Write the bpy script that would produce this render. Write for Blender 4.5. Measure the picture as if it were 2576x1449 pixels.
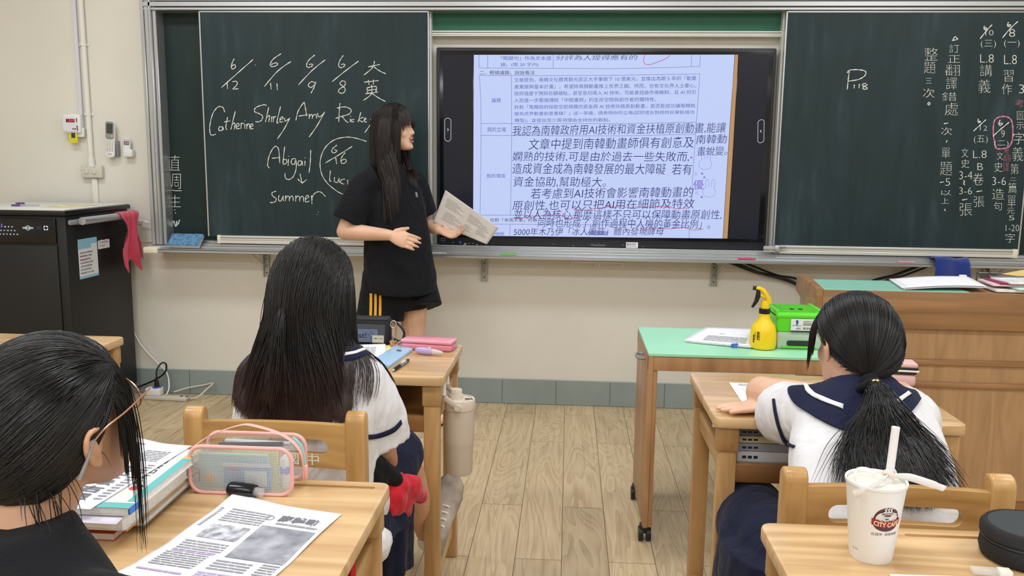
import bpy, bmesh, math, random
import numpy as np
from mathutils import Vector, Matrix, Quaternion
from mathutils.bvhtree import BVHTree

for o in list(bpy.data.objects):
    bpy.data.objects.remove(o, do_unlink=True)
SC = bpy.context.scene
COL = SC.collection
PI = math.pi

# ------------------------------------------------------------------ camera, world, light, exposure
W, H = 2576, 1449
F, YAW, PITCH, ROLL, CH, CD = 2125.751, .0661, .1521, .0116, 1.3592, 4.5879
_fw = Vector((-math.sin(YAW) * math.cos(PITCH), math.cos(YAW) * math.cos(PITCH), -math.sin(PITCH)))
_rt = Vector((math.cos(YAW), math.sin(YAW), 0)); _up = _rt.cross(_fw)
CR = math.cos(ROLL) * _rt + math.sin(ROLL) * _up
CU = -math.sin(ROLL) * _rt + math.cos(ROLL) * _up
CAMLOC = Vector((0, -CD, CH))
cam = bpy.data.cameras.new('camera'); camo = bpy.data.objects.new('camera', cam); COL.objects.link(camo)
cam.sensor_width = 36; cam.lens = F / W * 36; cam.clip_start = .02; cam.clip_end = 60
m3 = Matrix((CR, CU, -_fw)).transposed()
camo.matrix_world = Matrix.Translation(CAMLOC) @ m3.to_4x4()
SC.camera = camo

world = bpy.data.worlds.new('world'); SC.world = world; world.use_nodes = True
world.node_tree.nodes['Background'].inputs[0].default_value = (.9, .95, 1, 1)
world.node_tree.nodes['Background'].inputs[1].default_value = .3
SC.view_settings.view_transform = 'Standard'; SC.view_settings.look = 'None'
SC.view_settings.exposure = 0.0; SC.view_settings.gamma = 1.0
SC.view_settings.use_curve_mapping = False

LAMP_POWER = 25.5
for iy, ly in enumerate((-1.35, -3.3, -5.3, -7.2)):           # rows of ceiling lamps
    for lx in (-2.4, 0.0, 2.4):
        l = bpy.data.lights.new('ceiling_lamp', 'AREA'); l.shape = 'RECTANGLE'; l.size = 1.25; l.size_y = .34
        l.energy = LAMP_POWER * (0.8 if iy == 0 else 1.0); l.color = (.94, .97, 1.0)
        lo = bpy.data.objects.new('ceiling_lamp', l); COL.objects.link(lo); lo.location = (lx, ly, 2.93)

def at_y(px, py, y):
    "point of the plane y=const seen at a pixel"
    v = _fw + CR * ((px - W / 2) / F) - CU * ((py - H / 2) / F)
    return CAMLOC + v * ((y - CAMLOC.y) / v.y)
def at_z(px, py, z):
    v = _fw + CR * ((px - W / 2) / F) - CU * ((py - H / 2) / F)
    return CAMLOC + v * ((z - CAMLOC.z) / v.z)

# ------------------------------------------------------------------ materials
def lin(c):
    out = []
    for v in c[:3]:
        v = v / 255
        out.append(v / 12.92 if v <= .04045 else ((v + .055) / 1.055) ** 2.4)
    return (*out, 1)
MAT = {}
def newmat(name):
    m = bpy.data.materials.new(name); m.use_nodes = True
    nt = m.node_tree; return m, nt, nt.nodes['Principled BSDF']
def N(nt, typ, **kw):
    n = nt.nodes.new(typ)
    for k, v in kw.items():
        if k in n.inputs.keys() and not hasattr(n, k): n.inputs[k].default_value = v
        else: setattr(n, k, v)
    return n
def setin(n, **kw):
    for k, v in kw.items(): n.inputs[k.replace('_', ' ')].default_value = v
def ramp(nt, fac, stops):
    r = nt.nodes.new('ShaderNodeValToRGB'); e = r.color_ramp.elements
    while len(e) < len(stops): e.new(.5)
    for el, (p, c) in zip(e, stops): el.position = p; el.color = lin(c) if max(c) > 1 or len(c) == 3 else c
    nt.links.new(fac, r.inputs[0]); return r.outputs[0]
def objcoord(nt, scale=(1, 1, 1), rot=(0, 0, 0), rnd=False):
    tc = nt.nodes.new('ShaderNodeTexCoord'); mp = nt.nodes.new('ShaderNodeMapping')
    mp.inputs['Scale'].default_value = scale; mp.inputs['Rotation'].default_value = rot
    nt.links.new(tc.outputs['Object'], mp.inputs[0])
    if rnd:
        oi = nt.nodes.new('ShaderNodeObjectInfo'); mu = nt.nodes.new('ShaderNodeMath'); mu.operation = 'MULTIPLY'
        mu.inputs[1].default_value = 17.0; nt.links.new(oi.outputs['Random'], mu.inputs[0])
        cb = nt.nodes.new('ShaderNodeCombineXYZ')
        for i in range(3): nt.links.new(mu.outputs[0], cb.inputs[i])
        nt.links.new(cb.outputs[0], mp.inputs['Location'])
    return mp.outputs[0]
def plain(name, c, rough=.5, metal=0., spec=.5, var=0., vscale=8, bump=0., bscale=200, emit=0., trans=0., alpha=1., coat=0., sheen=0., sss=0.):
    m, nt, b = newmat(name)
    b.inputs['Base Color'].default_value = lin(c); b.inputs['Roughness'].default_value = rough
    b.inputs['Metallic'].default_value = metal; b.inputs['Specular IOR Level'].default_value = spec
    if coat: b.inputs['Coat Weight'].default_value = coat; b.inputs['Coat Roughness'].default_value = .15
    if sheen: b.inputs['Sheen Weight'].default_value = sheen
    if sss:
        b.inputs['Subsurface Weight'].default_value = sss; b.inputs['Subsurface Radius'].default_value = (.012, .005, .003); b.inputs['Subsurface Scale'].default_value = 1
    if emit: b.inputs['Emission Color'].default_value = lin(c); b.inputs['Emission Strength'].default_value = emit
    if trans: b.inputs['Transmission Weight'].default_value = trans
    if alpha < 1: b.inputs['Alpha'].default_value = alpha
    if var:
        co = objcoord(nt); n = N(nt, 'ShaderNodeTexNoise'); setin(n, Scale=vscale, Detail=5.)
        nt.links.new(co, n.inputs['Vector'])
        d = [max(0, x * (1 - var)) for x in c]; u = [min(255, x * (1 + var)) for x in c]
        nt.links.new(ramp(nt, n.outputs[0], [(.3, d), (.7, u)]), b.inputs['Base Color'])
    if bump:
        co = objcoord(nt); n = N(nt, 'ShaderNodeTexNoise'); setin(n, Scale=bscale, Detail=3.)
        nt.links.new(co, n.inputs['Vector'])
        bp = nt.nodes.new('ShaderNodeBump'); bp.inputs['Strength'].default_value = bump; bp.inputs['Distance'].default_value = .01
        nt.links.new(n.outputs[0], bp.inputs['Height']); nt.links.new(bp.outputs[0], b.inputs['Normal'])
    MAT[name] = m
    return m
def wood(name, light, dark, axis=0, scale=1., rough=.35, contrast=1., rings=True, coat=.2):
    "varnished timber with its grain along an axis"
    m, nt, b = newmat(name); b.inputs['Roughness'].default_value = rough
    b.inputs['Coat Weight'].default_value = coat; b.inputs['Coat Roughness'].default_value = .2
    sc = [26 * scale] * 3; sc[axis] = 1.6 * scale
    co = objcoord(nt, sc, rnd=True)
    n1 = N(nt, 'ShaderNodeTexNoise'); setin(n1, Scale=1., Detail=6., Roughness=.6, Distortion=.4); nt.links.new(co, n1.inputs['Vector'])
    sc2 = [7 * scale] * 3; sc2[axis] = .9 * scale
    co2 = objcoord(nt, sc2, rnd=True)
    n2 = N(nt, 'ShaderNodeTexNoise'); setin(n2, Scale=1., Detail=3., Distortion=.6); nt.links.new(co2, n2.inputs['Vector'])
    mu = N(nt, 'ShaderNodeMath', operation='MULTIPLY'); mu.inputs[1].default_value = 9.; nt.links.new(n2.outputs[0], mu.inputs[0])
    fr = N(nt, 'ShaderNodeMath', operation='PINGPONG'); fr.inputs[1].default_value = 1.; nt.links.new(mu.outputs[0], fr.inputs[0])
    mx = N(nt, 'ShaderNodeMath', operation='MULTIPLY_ADD'); mx.inputs[1].default_value = .35; nt.links.new(fr.outputs[0], mx.inputs[0]); 
    ml = N(nt, 'ShaderNodeMath', operation='MULTIPLY'); ml.inputs[1].default_value = .65; nt.links.new(n1.outputs[0], ml.inputs[0])
    nt.links.new(ml.outputs[0], mx.inputs[2])
    mid = [(a + c) / 2 for a, c in zip(light, dark)]
    nt.links.new(ramp(nt, mx.outputs[0], [(.22, dark), (.45, mid), (.72, light)]), b.inputs['Base Color'])
    return m

def mk(key, fn, *a, **k):
    MAT[key] = fn(key, *a, **k); return MAT[key]
mk('wall_paint', plain, (222, 218, 208), rough=.7, var=.02, vscale=1.5, bump=.05, bscale=60)
mk('ceiling_paint', plain, (238, 238, 234), rough=.8)
mk('tile_grey', plain, (142, 154, 152), rough=.35, var=.05, vscale=3)
mk('grout', plain, (150, 148, 140), rough=.8)
mk('aluminium', plain, (196, 200, 204), rough=.34, metal=.75)
mk('aluminium_light', plain, (226, 226, 220), rough=.4, metal=.35)
mk('cream_plastic', plain, (232, 228, 205), rough=.45)
mk('white_plastic', plain, (232, 232, 232), rough=.4)
mk('pipe_white', plain, (230, 228, 220), rough=.45)
mk('beige_plastic', plain, (206, 202, 188), rough=.45)
mk('green_board', plain, (14, 96, 72), rough=.45)
mk('bracket_grey', plain, (176, 178, 170), rough=.45, metal=.4)
mk('black_metal', plain, (16, 17, 19), rough=.5, bump=.04, bscale=400)
mk('black_gloss', plain, (10, 10, 14), rough=.22)
mk('black_plastic', plain, (18, 18, 20), rough=.4)
mk('bezel', plain, (34, 37, 44), rough=.4)
mk('dark_grey', plain, (60, 62, 66), rough=.5)
mk('mid_grey', plain, (140, 142, 146), rough=.5)
mk('chalk', plain, (226, 228, 222), rough=.9, emit=0)
mk('chalk_pink', plain, (214, 130, 160), rough=.9)
mk('ink', plain, (30, 30, 34), rough=.6)
mk('ink_grey', plain, (150, 152, 160), rough=.7)
mk('ink_purple', plain, (178, 160, 196), rough=.7)
mk('paper', plain, (240, 241, 247), rough=.65, var=.012, vscale=30)
mk('paper_grey', plain, (206, 200, 196), rough=.7, var=.03, vscale=30)
mk('paper_yellow', plain, (240, 226, 150), rough=.7)
mk('desk_wood_x', wood, (218, 184, 138), (180, 142, 96), 0)
mk('desk_wood_z', wood, (196, 156, 104), (154, 114, 66), 2)
mk('desk_wood_y', wood, (206, 166, 112), (164, 122, 74), 1)
mk('dark_wood', wood, (150, 104, 58), (104, 66, 34), 0)
mk('chair_wood_x', wood, (204, 162, 104), (160, 118, 66), 0)
mk('chair_wood_z', wood, (206, 166, 108), (164, 122, 70), 2)
mk('podium_wood_x', wood, (166, 124, 82), (134, 96, 60), 0, rough=.45)
mk('podium_wood_z', wood, (182, 144, 104), (160, 124, 86), 2, rough=.45, scale=1.5)
mk('table_wood_z', wood, (180, 138, 96), (148, 108, 72), 2, rough=.45)
mk('mint_laminate', plain, (160, 226, 186), rough=.3, var=.015)
mk('mint_mat', plain, (146, 206, 188), rough=.3, var=.03)

# blackboard, wiped and dusty
def board_mat(name, c, dust):
    m, nt, b = newmat(name); b.inputs['Roughness'].default_value = .48; b.inputs['Specular IOR Level'].default_value = .35
    co = objcoord(nt, (1.2, 1.2, .7)); n = N(nt, 'ShaderNodeTexNoise'); setin(n, Scale=1.6, Detail=6., Roughness=.6, Distortion=1.4); nt.links.new(co, n.inputs['Vector'])
    co2 = objcoord(nt, (9, 9, 1.2)); n2 = N(nt, 'ShaderNodeTexNoise'); setin(n2, Scale=2., Detail=4., Distortion=.6); nt.links.new(co2, n2.inputs['Vector'])
    mm = N(nt, 'ShaderNodeMath', operation='MULTIPLY'); nt.links.new(n.outputs[0], mm.inputs[0]); nt.links.new(n2.outputs[0], mm.inputs[1])
    nt.links.new(ramp(nt, mm.outputs[0], [(.14, c), (.30, [(a * 3 + d) / 4 for a, d in zip(c, dust)]), (.5, dust)]), b.inputs['Base Color'])
    return m
MAT['chalkboard'] = board_mat('chalkboard', (25, 45, 49), (58, 76, 84))
MAT['chalkboard_back'] = board_mat('chalkboard_back', (20, 40, 40), (34, 56, 56))

# vinyl planks with cathedral grain
def floor_mat():
    m, nt, b = newmat('vinyl_planks'); b.inputs['Roughness'].default_value = .42
    co = objcoord(nt, (1, 1, 1), (0, 0, PI / 2))
    br = N(nt, 'ShaderNodeTexBrick'); br.offset = .37; br.squash = 1
    setin(br, Scale=1., Mortar_Size=.0012, Brick_Width=1.22, Row_Height=.16, Bias=0.)
    br.inputs['Color1'].default_value = (0, 0, 0, 1); br.inputs['Color2'].default_value = (1, 1, 1, 1); br.inputs['Mortar'].default_value = (.5, .5, .5, 1)
    nt.links.new(co, br.inputs['Vector'])
    # warp by plank so that grain differs on each
    tc = objcoord(nt, (5.5, .8, 1)); off = N(nt, 'ShaderNodeVectorMath', operation='MULTIPLY_ADD')
    off.inputs[1].default_value = (13, 7, 5); nt.links.new(br.outputs['Color'], off.inputs[0]); nt.links.new(tc, off.inputs[2])
    n1 = N(nt, 'ShaderNodeTexNoise'); setin(n1, Scale=1.1, Detail=2., Roughness=.5, Distortion=.9); nt.links.new(off.outputs[0], n1.inputs['Vector'])
    mu = N(nt, 'ShaderNodeMath', operation='MULTIPLY'); mu.inputs[1].default_value = 15.; nt.links.new(n1.outputs[0], mu.inputs[0])
    fr = N(nt, 'ShaderNodeMath', operation='FRACT'); nt.links.new(mu.outputs[0], fr.inputs[0])
    tc2 = objcoord(nt, (70, 3.5, 1)); n2 = N(nt, 'ShaderNodeTexNoise'); setin(n2, Scale=1., Detail=4., Roughness=.6); nt.links.new(tc2, n2.inputs['Vector'])
    ad = N(nt, 'ShaderNodeMath', operation='MULTIPLY_ADD'); ad.inputs[1].default_value = .36; nt.links.new(fr.outputs[0], ad.inputs[0])
    m2 = N(nt, 'ShaderNodeMath', operation='MULTIPLY'); m2.inputs[1].default_value = .95; nt.links.new(n2.outputs[0], m2.inputs[0]); nt.links.new(m2.outputs[0], ad.inputs[2])
    col = ramp(nt, ad.outputs[0], [(.3, (216, 196, 160)), (.62, (206, 184, 147)), (.92, (184, 159, 121))])
    hs = N(nt, 'ShaderNodeMix', data_type='RGBA', blend_type='MULTIPLY'); hs.inputs[0].default_value = 1
    tint = ramp(nt, br.outputs['Color'], [(0, (232, 232, 232)), (1, (255, 255, 255))])
    nt.links.new(col, hs.inputs[6]); nt.links.new(tint, hs.inputs[7])
    gr = N(nt, 'ShaderNodeMix', data_type='RGBA', blend_type='MIX'); gr.inputs[7].default_value = lin((96, 78, 54))
    nt.links.new(br.outputs['Fac'], gr.inputs[0]); nt.links.new(hs.outputs[2], gr.inputs[6])
    nt.links.new(gr.outputs[2], b.inputs['Base Color'])
    return m
MAT['floor'] = floor_mat()

def glow(name, c, strength=1.0, rough=.25):
    m, nt, b = newmat(name); b.inputs['Base Color'].default_value = (.004, .004, .006, 1); b.inputs['Roughness'].default_value = rough
    b.inputs['Specular IOR Level'].default_value = .25
    b.inputs['Emission Color'].default_value = lin(c); b.inputs['Emission Strength'].default_value = strength
    MAT[name] = m; return m

# ------------------------------------------------------------------ mesh building
def basis(o):
    m = Matrix.Identity(4)
    while o is not None:
        m = o.matrix_basis @ m; o = o.parent
    return m
class MB:
    def __init__(s): s.v = []; s.f = []
    def add(s, vs, fs, mat=None):
        k = len(s.v)
        if mat is not None: vs = [mat @ Vector(p) for p in vs]
        s.v += [tuple(p) for p in vs]; s.f += [tuple(i + k for i in f) for f in fs]; return s
    def bm(s, b, mat=None):
        b.verts.index_update()
        s.add([v.co.copy() for v in b.verts], [[v.index for v in f.verts] for f in b.faces], mat); b.free(); return s
    def box(s, c, d, rot=None, bev=0., seg=2):
        b = bmesh.new(); bmesh.ops.create_cube(b, size=1)
        for v in b.verts: v.co = Vector((v.co.x * d[0], v.co.y * d[1], v.co.z * d[2]))
        if bev: bmesh.ops.bevel(b, geom=list(b.edges), offset=min(bev, min(d) * .49), segments=seg, affect='EDGES', profile=.5)
        m = Matrix.Translation(c)
        if rot is not None: m = m @ (rot if isinstance(rot, Matrix) else Matrix.Rotation(rot, 4, 'Z'))
        return s.bm(b, m)
    def bx(s, x0, x1, y0, y1, z0, z1, bev=0., seg=2):
        return s.box(((x0 + x1) / 2, (y0 + y1) / 2, (z0 + z1) / 2), (abs(x1 - x0), abs(y1 - y0), abs(z1 - z0)), None, bev, seg)
    def prism(s, pts, d, mat, bev=0., seg=2):
        "outline in local xy, thickness d along +z, then placed by mat"
        b = bmesh.new(); vs = [b.verts.new((p[0], p[1], 0)) for p in pts]; f = b.faces.new(vs)
        r = bmesh.ops.extrude_face_region(b, geom=[f]); 
        for v in r['geom']:
            if isinstance(v, bmesh.types.BMVert): v.co.z += d
        bmesh.ops.recalc_face_normals(b, faces=list(b.faces))
        if bev:
            es = [e for e in b.edges if abs(e.verts[0].co.z - e.verts[1].co.z) < 1e-6]
            bmesh.ops.bevel(b, geom=es, offset=bev, segments=seg, affect='EDGES', profile=.5)
        return s.bm(b, mat)
    def tube(s, path, r, n=8, cap=True, squash=1., up=None):
        P = [Vector(p) for p in path]; rs = r if hasattr(r, '__len__') else [r] * len(P)
        k = len(s.v); prev = None
        for i, p in enumerate(P):
            t = (P[min(i + 1, len(P) - 1)] - P[max(i - 1, 0)])
            if t.length < 1e-9: t = Vector((0, 0, 1))
            t.normalize()
            if prev is None:
                a = Vector(up) if up is not None else (Vector((0, 0, 1)) if abs(t.z) < .9 else Vector((1, 0, 0)))
            else: a = prev
            a = (a - t * a.dot(t)).normalized(); bb = t.cross(a); prev = a
            for j in range(n):
                th = 2 * PI * j / n
                s.v.append(tuple(p + (a * math.cos(th) + bb * math.sin(th) * squash) * rs[i]))
        for i in range(len(P) - 1):
            for j in range(n):
                s.f.append((k + i * n + j, k + i * n + (j + 1) % n, k + (i + 1) * n + (j + 1) % n, k + (i + 1) * n + j))
        if cap:
            s.f.append(tuple(k + j for j in range(n))[::-1]); s.f.append(tuple(k + (len(P) - 1) * n + j for j in range(n)))
        return s
    def cyl(s, a, b, r, n=20, r2=None):
        return s.tube([a, b], [r, r if r2 is None else r2], n)
    def lathe(s, prof, mat=None, n=32, sx=1., sy=1.):
        "profile [(r,z)...] about local z"
        vs = []; fs = []
        for r, z in prof:
            for j in range(n):
                th = 2 * PI * j / n; vs.append((r * math.cos(th) * sx, r * math.sin(th) * sy, z))
        for i in range(len(prof) - 1):
            for j in range(n): fs.append((i * n + j, i * n + (j + 1) % n, (i + 1) * n + (j + 1) % n, (i + 1) * n + j))
        fs.append(tuple(range(n))[::-1]); fs.append(tuple((len(prof) - 1) * n + j for j in range(n)))
        return s.add(vs, fs, mat)
    def loft(s, rings, cap=True):
        n = len(rings[0]); k = len(s.v)
        for r in rings: s.v += [tuple(p) for p in r]
        for i in range(len(rings) - 1):
            for j in range(n): s.f.append((k + i * n + j, k + i * n + (j + 1) % n, k + (i + 1) * n + (j + 1) % n, k + (i + 1) * n + j))
        if cap:
            s.f.append(tuple(k + j for j in range(n))[::-1]); s.f.append(tuple(k + (len(rings) - 1) * n + j for j in range(n)))
        return s
    def ell(s, c, r, rot=None, n=20):
        b = bmesh.new(); bmesh.ops.create_uvsphere(b, u_segments=n, v_segments=max(6, n // 2 + 2), radius=1)
        m = Matrix.Translation(c) @ (rot.to_4x4() if rot is not None else Matrix.Identity(4)) @ Matrix.Diagonal((*r, 1)) if not isinstance(r, (int, float)) else Matrix.Translation(c) @ Matrix.Diagonal((r, r, r, 1))
        return s.bm(b, m)
    def grid(s, fn, nu, nv, thick=0.):
        "surface fn(u,v)->point, u,v in 0..1; with thickness a closed slab (normal by finite difference)"
        k = len(s.v); P = [[Vector(fn(i / nu, j / nv)) for i in range(nu + 1)] for j in range(nv + 1)]
        for row in P: s.v += [tuple(p) for p in row]
        w = nu + 1
        for j in range(nv):
            for i in range(nu): s.f.append((k + j * w + i, k + j * w + i + 1, k + (j + 1) * w + i + 1, k + (j + 1) * w + i))
        if thick:
            k2 = len(s.v)
            for j in range(nv + 1):
                for i in range(nu + 1):
                    a = P[j][min(i + 1, nu)] - P[j][max(i - 1, 0)]; b = P[min(j + 1, nv)][i] - P[max(j - 1, 0)][i]
                    nn = a.cross(b); nn = nn.normalized() if nn.length > 1e-12 else Vector((0, 0, 1))
                    s.v.append(tuple(P[j][i] - nn * thick))
            for j in range(nv):
                for i in range(nu): s.f.append((k2 + j * w + i, k2 + (j + 1) * w + i, k2 + (j + 1) * w + i + 1, k2 + j * w + i + 1))
            def side(idx):
                for a, b in zip(idx, idx[1:]): s.f.append((k + a, k2 + a, k2 + b, k + b))
            side([i for i in range(w)][::-1]); side([nv * w + i for i in range(w)])
            side([j * w for j in range(nv + 1)]); side([j * w + nu for j in range(nv + 1)][::-1])
        return s
    def ribbon(s, pts, w, nrm, lift=0.):
        "flat strip along a polyline, lying in the plane with the normal nrm"
        P = [Vector(p) for p in pts]; nn = Vector(nrm).normalized(); k = len(s.v)
        ws = w if hasattr(w, '__len__') else [w] * len(P)
        for i, p in enumerate(P):
            t = P[min(i + 1, len(P) - 1)] - P[max(i - 1, 0)]
            if t.length < 1e-9: t = Vector((1, 0, 0))
            sd = nn.cross(t.normalized()).normalized() * ws[i] / 2
            s.v.append(tuple(p + sd + nn * lift)); s.v.append(tuple(p - sd + nn * lift))
        for i in range(len(P) - 1): s.f.append((k + 2 * i, k + 2 * i + 1, k + 2 * i + 3, k + 2 * i + 2))
        return s
    def build(s, name, mat, parent=None, smooth=40, loc=None, mods=None):
        "one mesh object; the vertices are world points"
        vs = np.array(s.v, dtype=np.float64)
        me = bpy.data.meshes.new(name)
        o = bpy.data.objects.new(name, me); COL.objects.link(o)
        if parent is not None:
            inv = basis(parent).inverted(); o.parent = parent
        else:
            if loc is None:
                lo, hi = vs.min(0), vs.max(0); loc = ((lo[0] + hi[0]) / 2, (lo[1] + hi[1]) / 2, lo[2])
            o.location = loc; inv = Matrix.Translation(Vector(loc)).inverted()
        A = np.array(inv); vs = vs @ A[:3, :3].T + A[:3, 3]
        me.from_pydata(vs.tolist(), [], s.f); me.validate(); me.update()
        b = bmesh.new(); b.from_mesh(me)
        if len(b.faces) < 60000: bmesh.ops.recalc_face_normals(b, faces=list(b.faces))
        b.to_mesh(me); b.free()
        if smooth:
            for p in me.polygons: p.use_smooth = True
            if smooth < 180: me.set_sharp_from_angle(angle=math.radians(smooth))
        me.materials.append(MAT[mat] if isinstance(mat, str) else mat)
        return o
def tag(o, label=None, cat=None, group=None, kind=None):
    for k, v in (('label', label), ('category', cat), ('group', group), ('kind', kind)):
        if v: o[k] = v
    return o
def thing(name, loc, label, cat, group=None, rotz=0.):
    o = bpy.data.objects.new(name, None); COL.objects.link(o); o.empty_display_size = .05
    o.location = loc; o.rotation_euler = (0, 0, rotz); return tag(o, label, cat, group)
def copy_thing(src, loc, label):
    c = src.copy(); COL.objects.link(c); c.location = loc; c['label'] = label
    def rec(a, b):
        for ch in list(a.children):
            d = ch.copy(); COL.objects.link(d); d.parent = b; rec(ch, d)
    rec(src, c); return c
def cut(o, cutter):
    "carve a closed shape (world points) out of a mesh object for good"
    c = cutter.build('cutter', 'ink', None, smooth=0)
    bpy.context.view_layer.update()
    md = o.modifiers.new('cut', 'BOOLEAN'); md.object = c; md.operation = 'DIFFERENCE'; md.solver = 'EXACT'
    bpy.context.view_layer.update()
    me = bpy.data.meshes.new_from_object(o.evaluated_get(bpy.context.evaluated_depsgraph_get()))
    o.modifiers.clear(); old = o.data; nm = old.name; o.data = me; bpy.data.meshes.remove(old); me.name = nm
    bpy.data.objects.remove(c, do_unlink=True)
    for p in me.polygons: p.use_smooth = True
    me.set_sharp_from_angle(angle=math.radians(35))
def rrect(w, h, r, n=5, cx=0., cy=0.):
    pts = []
    for (sx, sy, a0) in ((1, 1, 0), (-1, 1, PI / 2), (-1, -1, PI), (1, -1, 1.5 * PI)):
        for i in range(n + 1):
            a = a0 + PI / 2 * i / n
            pts.append((cx + sx * (w / 2 - r) + r * math.cos(a), cy + sy * (h / 2 - r) + r * math.sin(a)))
    return pts
def spline(pts, n=6):
    P = [Vector(p) for p in pts]
    if len(P) < 3: return [P[0].lerp(P[-1], i / n) for i in range(n + 1)]
    out = []
    for i in range(len(P) - 1):
        p0, p1, p2, p3 = P[max(i - 1, 0)], P[i], P[i + 1], P[min(i + 2, len(P) - 1)]
        for k in range(n):
            t = k / n
            out.append(.5 * ((2 * p1) + (p2 - p0) * t + (2 * p0 - 5 * p1 + 4 * p2 - p3) * t * t + (3 * p1 - p0 - 3 * p2 + p3) * t ** 3))
    out.append(P[-1]); return out

# ------------------------------------------------------------------ lettering (built-in font only)
_glyph = {}
def glyphs(body, thin=0., shear=0.):
    key = (body, thin, shear)
    if key not in _glyph:
        c = bpy.data.curves.new('lettering', 'FONT'); c.body = body; c.offset = thin; c.shear = shear; c.resolution_u = 3
        o = bpy.data.objects.new('lettering', c); COL.objects.link(o)
        bpy.context.view_layer.update()
        me = bpy.data.meshes.new_from_object(o.evaluated_get(bpy.context.evaluated_depsgraph_get()))
        v = np.zeros(len(me.vertices) * 3); me.vertices.foreach_get('co', v); v = v.reshape(-1, 3)
        f = [tuple(p.vertices) for p in me.polygons]
        bpy.data.objects.remove(o, do_unlink=True); bpy.data.curves.remove(c); bpy.data.meshes.remove(me)
        _glyph[key] = (v, f)
    return _glyph[key]
def write(mb, body, tl, tr, bl, thin=0., shear=0., lift=0., vfix=True):
    "fit a line of lettering into the parallelogram tl, tr, bl"
    v, f = glyphs(body, thin, shear)
    tl, tr, bl = Vector(tl), Vector(tr), Vector(bl); ex = tr - tl; ey = tl - bl
    lo, hi = v.min(0), v.max(0)
    nn = ex.cross(ey).normalized() * lift
    u = (v[:, 0] - lo[0]) / max(hi[0] - lo[0], 1e-6); w = (v[:, 1] - lo[1]) / max(hi[1] - lo[1], 1e-6)
    base = np.array(bl + nn)
    P = base + u[:, None] * np.array(ex) + w[:, None] * np.array(ey)
    mb.add([tuple(p) for p in P], f); return mb
# ================================================================== the room
def struct(name, mb, mat, smooth=0):
    return tag(mb.build(name, mat, None, smooth=smooth), kind='structure')
struct('floor', MB().bx(-4.6, 4.6, -8.6, 0, -.1, 0), 'floor')
struct('wall_front', MB().bx(-4.6, 4.6, 0, .15, 0, 3.0), 'wall_paint')
struct('wall_back', MB().bx(-4.6, 4.6, -8.75, -8.6, 0, 3.0), 'wall_paint')
struct('wall_left', MB().bx(-4.75, -4.6, -8.75, .15, 0, 3.0), 'wall_paint')
struct('wall_right', MB().bx(4.6, 4.75, -8.75, .15, 0, 3.0), 'wall_paint')
struct('ceiling', MB().bx(-4.75, 4.75, -8.75, .15, 3.0, 3.1), 'ceiling_paint')
# tile skirting: single tiles with fine joints
mb = MB(); x = -4.55
while x < 4.5:
    w = .298; mb.bx(x, x + w, -.012, -.001, .001, .142, bev=.002, seg=1); x += .3
struct('baseboard_front', mb, 'tile_grey')

# ================================================================== blackboard frame
YF = -.13
bf = thing('blackboard_frame', (0, 0, .83), 'long aluminium blackboard frame fixed to the front wall around boards and screen', 'blackboard frame')
XL, XR = -2.27, 3.2
mb = MB()
for (a, b, y) in ((2.107, 2.122, -.125), (2.125, 2.15, -.13), (2.153, 2.176, -.126), (2.178, 2.2, -.13)):
    mb.bx(XL, XR, y, -.002, a, b, bev=.003, seg=1)
mb.build('top_rail', 'aluminium', bf)
mb = MB()
for (a, b, y) in ((-2.27, -2.25, -.132), (-2.249, -2.228, -.126), (-2.227, -2.212, -.13), (-2.211, -2.191, -.115)):
    mb.bx(a, b, y, -.002, .872, 2.19, bev=.003, seg=1)
mb.build('side_rail', 'aluminium', bf)
MB().bx(-2.193, -1.3, -.03, -.002, .893, 2.108).build('fixed_board', 'chalkboard_back', bf)
MB().bx(1.75, XR, -.03, -.002, .893, 2.108).build('fixed_board', 'chalkboard_back', bf)
mb = MB()                                                       # lower double track and tray
for (a, b, y0, y1) in ((.834, .848, -.168, -.002), (.848, .8525, -.17, -.152), (.8485, .856, -.147, -.135), (.8485, .868, -.128, -.112),
                       (.849, .880, -.105, -.075), (.849, .893, -.07, -.002)):
    mb.bx(XL - .01, XR, y0, y1, a, b, bev=.002, seg=1)
mb.build('chalk_tray', 'aluminium', bf)
MB().bx(XL - .03, XL + .05, -.174, -.1, .828, .861, bev=.006).build('tray_end_cap', 'cream_plastic', bf)
MB().bx(-.742, 1.068, -.03, -.002, 2.016, 2.107).build('header_panel', 'green_board', bf)
mb = MB()
for (a, b, y) in ((1.988, 1.996, -.052), (1.997, 2.007, -.046), (2.008, 2.017, -.052)): mb.bx(-.742, 1.068, y, -.002, a, b, bev=.002, seg=1)
mb.build('header_rail', 'aluminium_light', bf)
for (a, b) in ((-.748, -.735), (1.06, 1.074)): MB().bx(a, b, -.075, -.002, .893, 2.107, bev=.002, seg=1).build('inner_post', 'aluminium_light', bf)
for xb in (-1.678, -.457, .788, 2.2):                           # shelf brackets
    mb = MB().bx(xb - .017, xb + .017, -.006, -.001, .69, .834, bev=.001, seg=1).bx(xb - .017, xb - .013, -.02, -.001, .69, .834).bx(xb + .013, xb + .017, -.02, -.001, .69, .834)
    mb.bx(xb - .015, xb + .015, -.15, -.001, .826, .834)
    b = mb.build('bracket', 'bracket_grey', bf)
    sg = 1 if xb > .5 else -1
    MB().tube([(xb, -.008, .745), (xb + sg * .035, -.13, .832)], .004, 6).build('strut', 'bracket_grey', b)
    m2 = MB()
    for z in (.712, .79, .812): m2.cyl((xb, -.0085, z), (xb, -.0055, z), .004, 10)
    m2.build('screw', 'dark_grey', b)
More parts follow.
